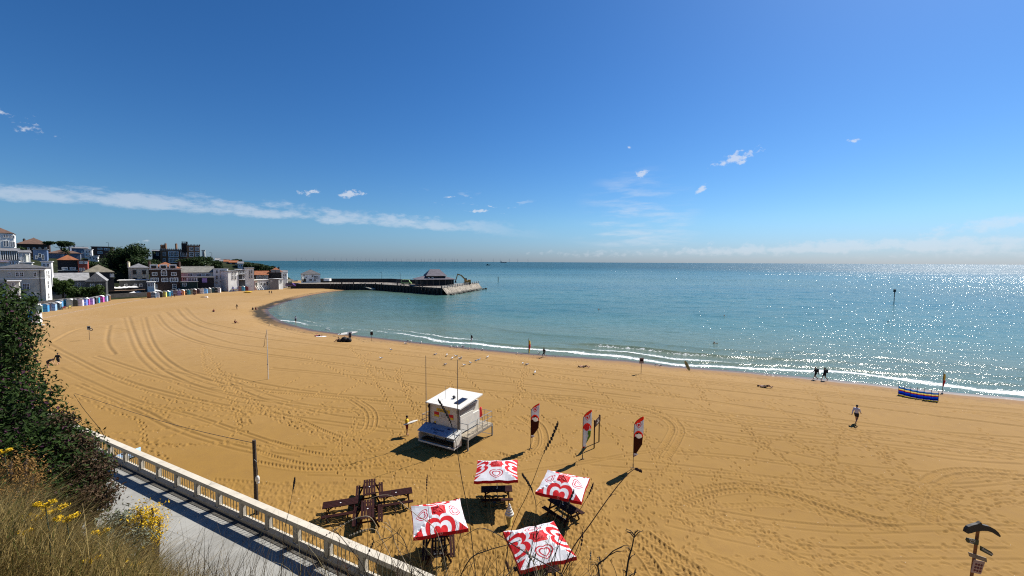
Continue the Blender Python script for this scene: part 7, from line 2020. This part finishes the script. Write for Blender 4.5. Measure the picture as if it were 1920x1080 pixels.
for i, (px, py, r, lab) in enumerate(((85, 948, .06, 'yellow flower head left of and above the highest pair'), (125, 975, .07, 'yellow flower head right of and below the highest one'), (45, 1000, .05, 'small yellow flower head low at the left'), (175, 1052, .06, 'yellow flower head near the bottom edge'), (103, 958, .085, 'yellow flower head highest in the golden grass'), (68, 972, .09, 'pair of yellow flower heads left in the golden grass'), (190, 1000, .06, 'small orange yellow flower in front of the sage plant'), (222, 1062, .07, 'yellow flower at the bottom edge below the sage plant'), (253, 1062, .06, 'yellow flower at the bottom edge left of the thin stalks'), (160, 1042, .035, 'tiny yellow flower low in the golden grass'), (8, 848, .05, 'ochre flower at the very left edge'))):
    q = aty(px, py, 3.3 + .1 * i); root = empty('yellow_flower', q, 0, lab, 'flower')
    L = [(g_ * r * .6, .02 * g_, (g_ % 2) * r * .4, r * .5, r * .5, r * .22) for g_ in (-1, 0, 1)]
    leaves('flower_head', L, 260, .011, M_petal, root, shell=1, seed=40 + i)
    MB().tube([(0, 0, 0), (.02, 0, -.25), (-.05, .05, -.7)], .004, 5).build('stem', M_sage, root)
# golden grass: nobody could count the blades
gr = px_roots(20000, [(-60, 930), (20, 930), (110, 985), (200, 1020), (290, 1060), (350, 1110), (360, 1260), (-60, 1260)], 3.2, 4.8, 50, .12)
tag(blades('golden_grass', gr, .36, .0055, M_gold, lean=(.55, .1), spread=.45, seed=51), 'tangled golden dry grass filling the bottom left corner', kind='stuff')
gr = px_roots(9000, [(-60, 900), (40, 930), (150, 1000), (240, 1020), (330, 1075), (420, 1100), (420, 1260), (-60, 1260)], 3.6, 5.6, 52, .1)
tag(blades('dark_dry_grass', gr, .42, .005, M_goldk, lean=(.35, .1), spread=.5, seed=53), 'dark dry grass mixed into the golden grass', kind='stuff')
gr = roots_on(9000, -14, 9, .2, 3.6, 54)
tag(blades('slope_grass', gr, .32, .007, M_gold, lean=(.3, .2), spread=.5, seed=55), 'dry grass covering the top of the cliff slope', kind='stuff')
# thin stalks seen against the path and the sand
gr = px_roots(330, [(320, 1100), (660, 1100), (660, 1180), (320, 1180)], 2.6, 4.0, 56, .0)
tag(blades('thin_dry_stalks', gr, .62, .0042, M_goldk, lean=(.10, .0), spread=.28, seed=57, seg=5), 'thin dry grass stalks against the pale path', kind='stuff')
gr = px_roots(420, [(640, 1095), (1080, 1095), (1080, 1200), (640, 1200)], 2.2, 3.4, 58, .0)
tag(blades('thin_dry_stalks', gr, .50, .0048, M_goldk, lean=(.12, .0), spread=.36, seed=59, seg=5), 'thin dry grass stalks rising before the parasols', kind='stuff')

# individual stalks, each traced in the air at its own distance
def stalk(pts, Y, r, m, lab, head=None, twigs=0, seed=0, group=None, tw=.12):
    g = random.Random(seed); r *= .82; P_ = [aty(x, y, Y + .12 * i / max(1, len(pts) - 1)) for i, (x, y) in enumerate(pts)]
    root = empty('dry_stalk', P_[-1], 0, lab, 'dry stalk', group); O = P_[-1]; L = smooth_line([q - O for q in P_], 5); n = len(L)
    b = MB(); b.tube(L, [r * (.35 + .65 * i / (n - 1)) for i in range(n)], 6)
    for k in range(twigs):
        i = g.randrange(1, n - 2); a = L[i]; d = (L[i] - L[i + 1]).normalized(); s = g.choice((-1, 1)); ln = g.uniform(.4, 1.2) * tw
        e_ = a + (d * .7 + Vector((s, g.uniform(-.4, .4), .15)) * .75) * ln; mid = a.lerp(e_, .5) + Vector((0, 0, .01)); b.tube([a, mid, e_], [r * .5, r * .4, r * .2], 5)
        b.ell(e_, (r * .5, r * .5, r * .5), 5, 4)
    b.build('stem', m, root, smooth=True)
    if head:
        i0, i1, hr = head; b = MB(); seg_ = L[i0:i1 + 1]
        for k, q in enumerate(seg_):
            f = k / max(1, len(seg_) - 1); w = hr * math.sin(PI * (.12 + .80 * f)) ** .7
            for s in range(5): a = s * 1.26 + k; b.ell(q + Vector((math.cos(a) * w * .55, math.sin(a) * w * .55, g.uniform(-.5, .5) * hr)), (w * .6, w * .6, hr * 1.5), 6, 4)
        b.build('seed_head', m, root)
    return root
stalk([(1046, 793), (1034, 822), (1017, 855), (1000, 900), (985, 935), (970, 965), (955, 1010), (940, 1110)], 3.0, .0042, M_stalk, 'long leaning stalk with a dark spear head left of the middle feather flag', (0, 9, .009), 0, 1)
stalk([(1203, 884), (1193, 880), (1183, 884), (1163, 905), (1140, 935), (1105, 985), (1070, 1035), (1040, 1110)], 2.6, .0050, M_stalkr, 'long reddish stalk with a curled tip rising to the rightmost feather flag shadow', (0, 6, .006), 2, 2, tw=.05)
stalk([(822, 750), (833, 768), (845, 792), (853, 822), (858, 850), (866, 900), (880, 975), (895, 1110)], 3.2, .0045, M_stalk, 'curved stalk whose dark head crosses the front of the lifeguard hut', (0, 11, .008), 0, 3)
stalk([(553, 896), (550, 915), (545, 940), (540, 965), (533, 1000), (525, 1110)], 3.4, .0035, M_stalk, 'dark tipped stalk standing against the sand right of the timber post', (0, 6, .008), 0, 4)
stalk([(801, 892), (800, 915), (802, 945), (806, 985), (812, 1110)], 3.4, .003, M_stalkr, 'slim reddish stalk between the bare tables and the leftmost parasol', (0, 6, .006), 0, 5)
stalk([(740, 940), (742, 965), (745, 1000), (750, 1110)], 3.4, .0028, M_stalkr, 'short slim stalk right of the bare picnic tables', (2, 6, .005), 1, 6)
stalk([(1191, 995), (1188, 1012), (1184, 1030), (1178, 1052), (1170, 1110)], 2.2, .0075, M_stalk, 'upright thorny twig at the right end of the bottom scrub', None, 12, 7, tw=.07)
stalk([(1166, 1026), (1150, 1033), (1135, 1048), (1122, 1058), (1123, 1075), (1126, 1110)], 2.2, .007, M_stalk, 'bent thorny twig just left of the upright thorny one', None, 10, 8, tw=.06)
stalk([(979, 889), (990, 905), (1000, 925), (1005, 950), (1003, 985), (995, 1040), (985, 1110)], 2.8, .004, M_stalk, 'drooping stalk with a braided dark head between the two far parasols', (0, 9, .007), 1, 9)
stalk([(1113, 905), (1105, 925), (1085, 960), (1060, 1000), (1040, 1040), (1010, 1110)], 2.6, .0038, M_stalkr, 'thin reddish stalk in front of the rightmost parasol', (1, 6, .006), 0, 10)
stalk([(1076, 920), (1064, 950), (1052, 990), (1040, 1050), (1030, 1110)], 2.7, .004, M_stalk, 'dark stalk over the red panel of the rightmost parasol', (0, 6, .0075), 0, 11)
stalk([(598, 1012), (625, 995), (660, 975), (690, 968), (705, 985), (712, 1010)], 2.9, .0036, M_stalkp, 'pale arched grass stem across the near bare table', (2, 12, .005), 0, 12)
stalk([(686, 938), (712, 929), (735, 930), (755, 945), (780, 965), (820, 1000), (845, 1110)], 2.9, .0036, M_stalkp, 'pale arched grass stem over the right arm of the bare tables', None, 1, 13)
stalk([(655, 1005), (680, 995), (700, 992), (712, 1005), (735, 1050), (750, 1110)], 2.7, .0034, M_stalkp, 'lower pale arched stem near the balustrade', (0, 8, .005), 0, 14)
stalk([(603, 960), (625, 990), (650, 1020), (680, 1060), (700, 1110)], 2.6, .004, M_stalk, 'dark twig leaning left over the coping rail', None, 5, 15)
stalk([(870, 1005), (900, 990), (930, 1000), (960, 1020), (1000, 1045), (1050, 1075), (1075, 1110)], 2.4, .0048, M_stalk, 'dark bramble arching over the nearest parasol', None, 6, 16, tw=.07)
stalk([(978, 1012), (950, 1022), (915, 1032), (880, 1050), (850, 1110)], 2.4, .005, M_stalk, 'dark bramble lying left of the nearest parasol', None, 6, 17, tw=.07)
stalk([(700, 1030), (730, 1010), (745, 1000), (760, 1020), (770, 1060), (775, 1110)], 2.5, .004, M_stalk, 'crooked dark twig below the leftmost parasol', None, 8, 18)
stalk([(388, 890), (396, 905), (385, 915), (380, 935)], 4.2, .002, M_stalkp, 'wisp of pale grass in front of the balustrade', None, 0, 19)
stalk([(280, 920), (270, 945), (255, 965), (240, 985), (230, 1010)], 4.8, .003, M_stalk, 'bare twig poking over the path above the yellow ragwort', None, 3, 20, tw=.06)
gg = random.Random(77)
for k in range(34):
    x = gg.choice((gg.uniform(625, 800), gg.uniform(800, 1010), gg.uniform(1000, 1110), gg.uniform(1100, 1190))); top = gg.uniform(965, 1060); ln = gg.uniform(-70, 90)
    if x > 1090: top = gg.uniform(1030, 1070); ln *= .5
    Y = gg.uniform(2.2, 3.2); mm = gg.choice((M_stalk, M_stalk, M_stalkr, M_stalkp))
    pts = [(x + ln, top), (x + ln * .75 + gg.uniform(-6, 6), top + (1110 - top) * .33), (x + ln * .4 + gg.uniform(-5, 5), top + (1110 - top) * .66), (x, 1110)]
    stalk(pts, Y, gg.uniform(.0025, .0048), mm, 'dry stalk among the tangle along the bottom edge', (0, 4, gg.uniform(.004, .007)) if gg.random() < .4 else None, gg.choice((0, 2, 5)), 100 + k, 'dry stalks along the bottom edge', tw=.06)
for k in range(16):
    x = gg.uniform(330, 640); top = gg.uniform(985, 1060); ln = gg.uniform(-20, 60); Y = gg.uniform(3, 4)
    stalk([(x + ln, top), (x + ln * .6, top + 35), (x, 1110)], Y, gg.uniform(.002, .0036), gg.choice((M_stalk, M_stalkp, M_stalkr)), 'dry stalk standing against the pale promenade path', None, gg.choice((0, 0, 3)), 200 + k, 'dry stalks against the path', tw=.05)
# ================================================================ lettering as meshes
dg = bpy.context.evaluated_depsgraph_get()
for o in [o for o in col.objects if o.type == 'FONT']:
    me = bpy.data.meshes.new_from_object(o.evaluated_get(dg)); me.name = 'lettering'
    nm = o.name; o.name = 'old'; n = bpy.data.objects.new(nm, me); n.location = o.location; n.rotation_euler = o.rotation_euler
    link(n, o.parent); bpy.data.objects.remove(o)
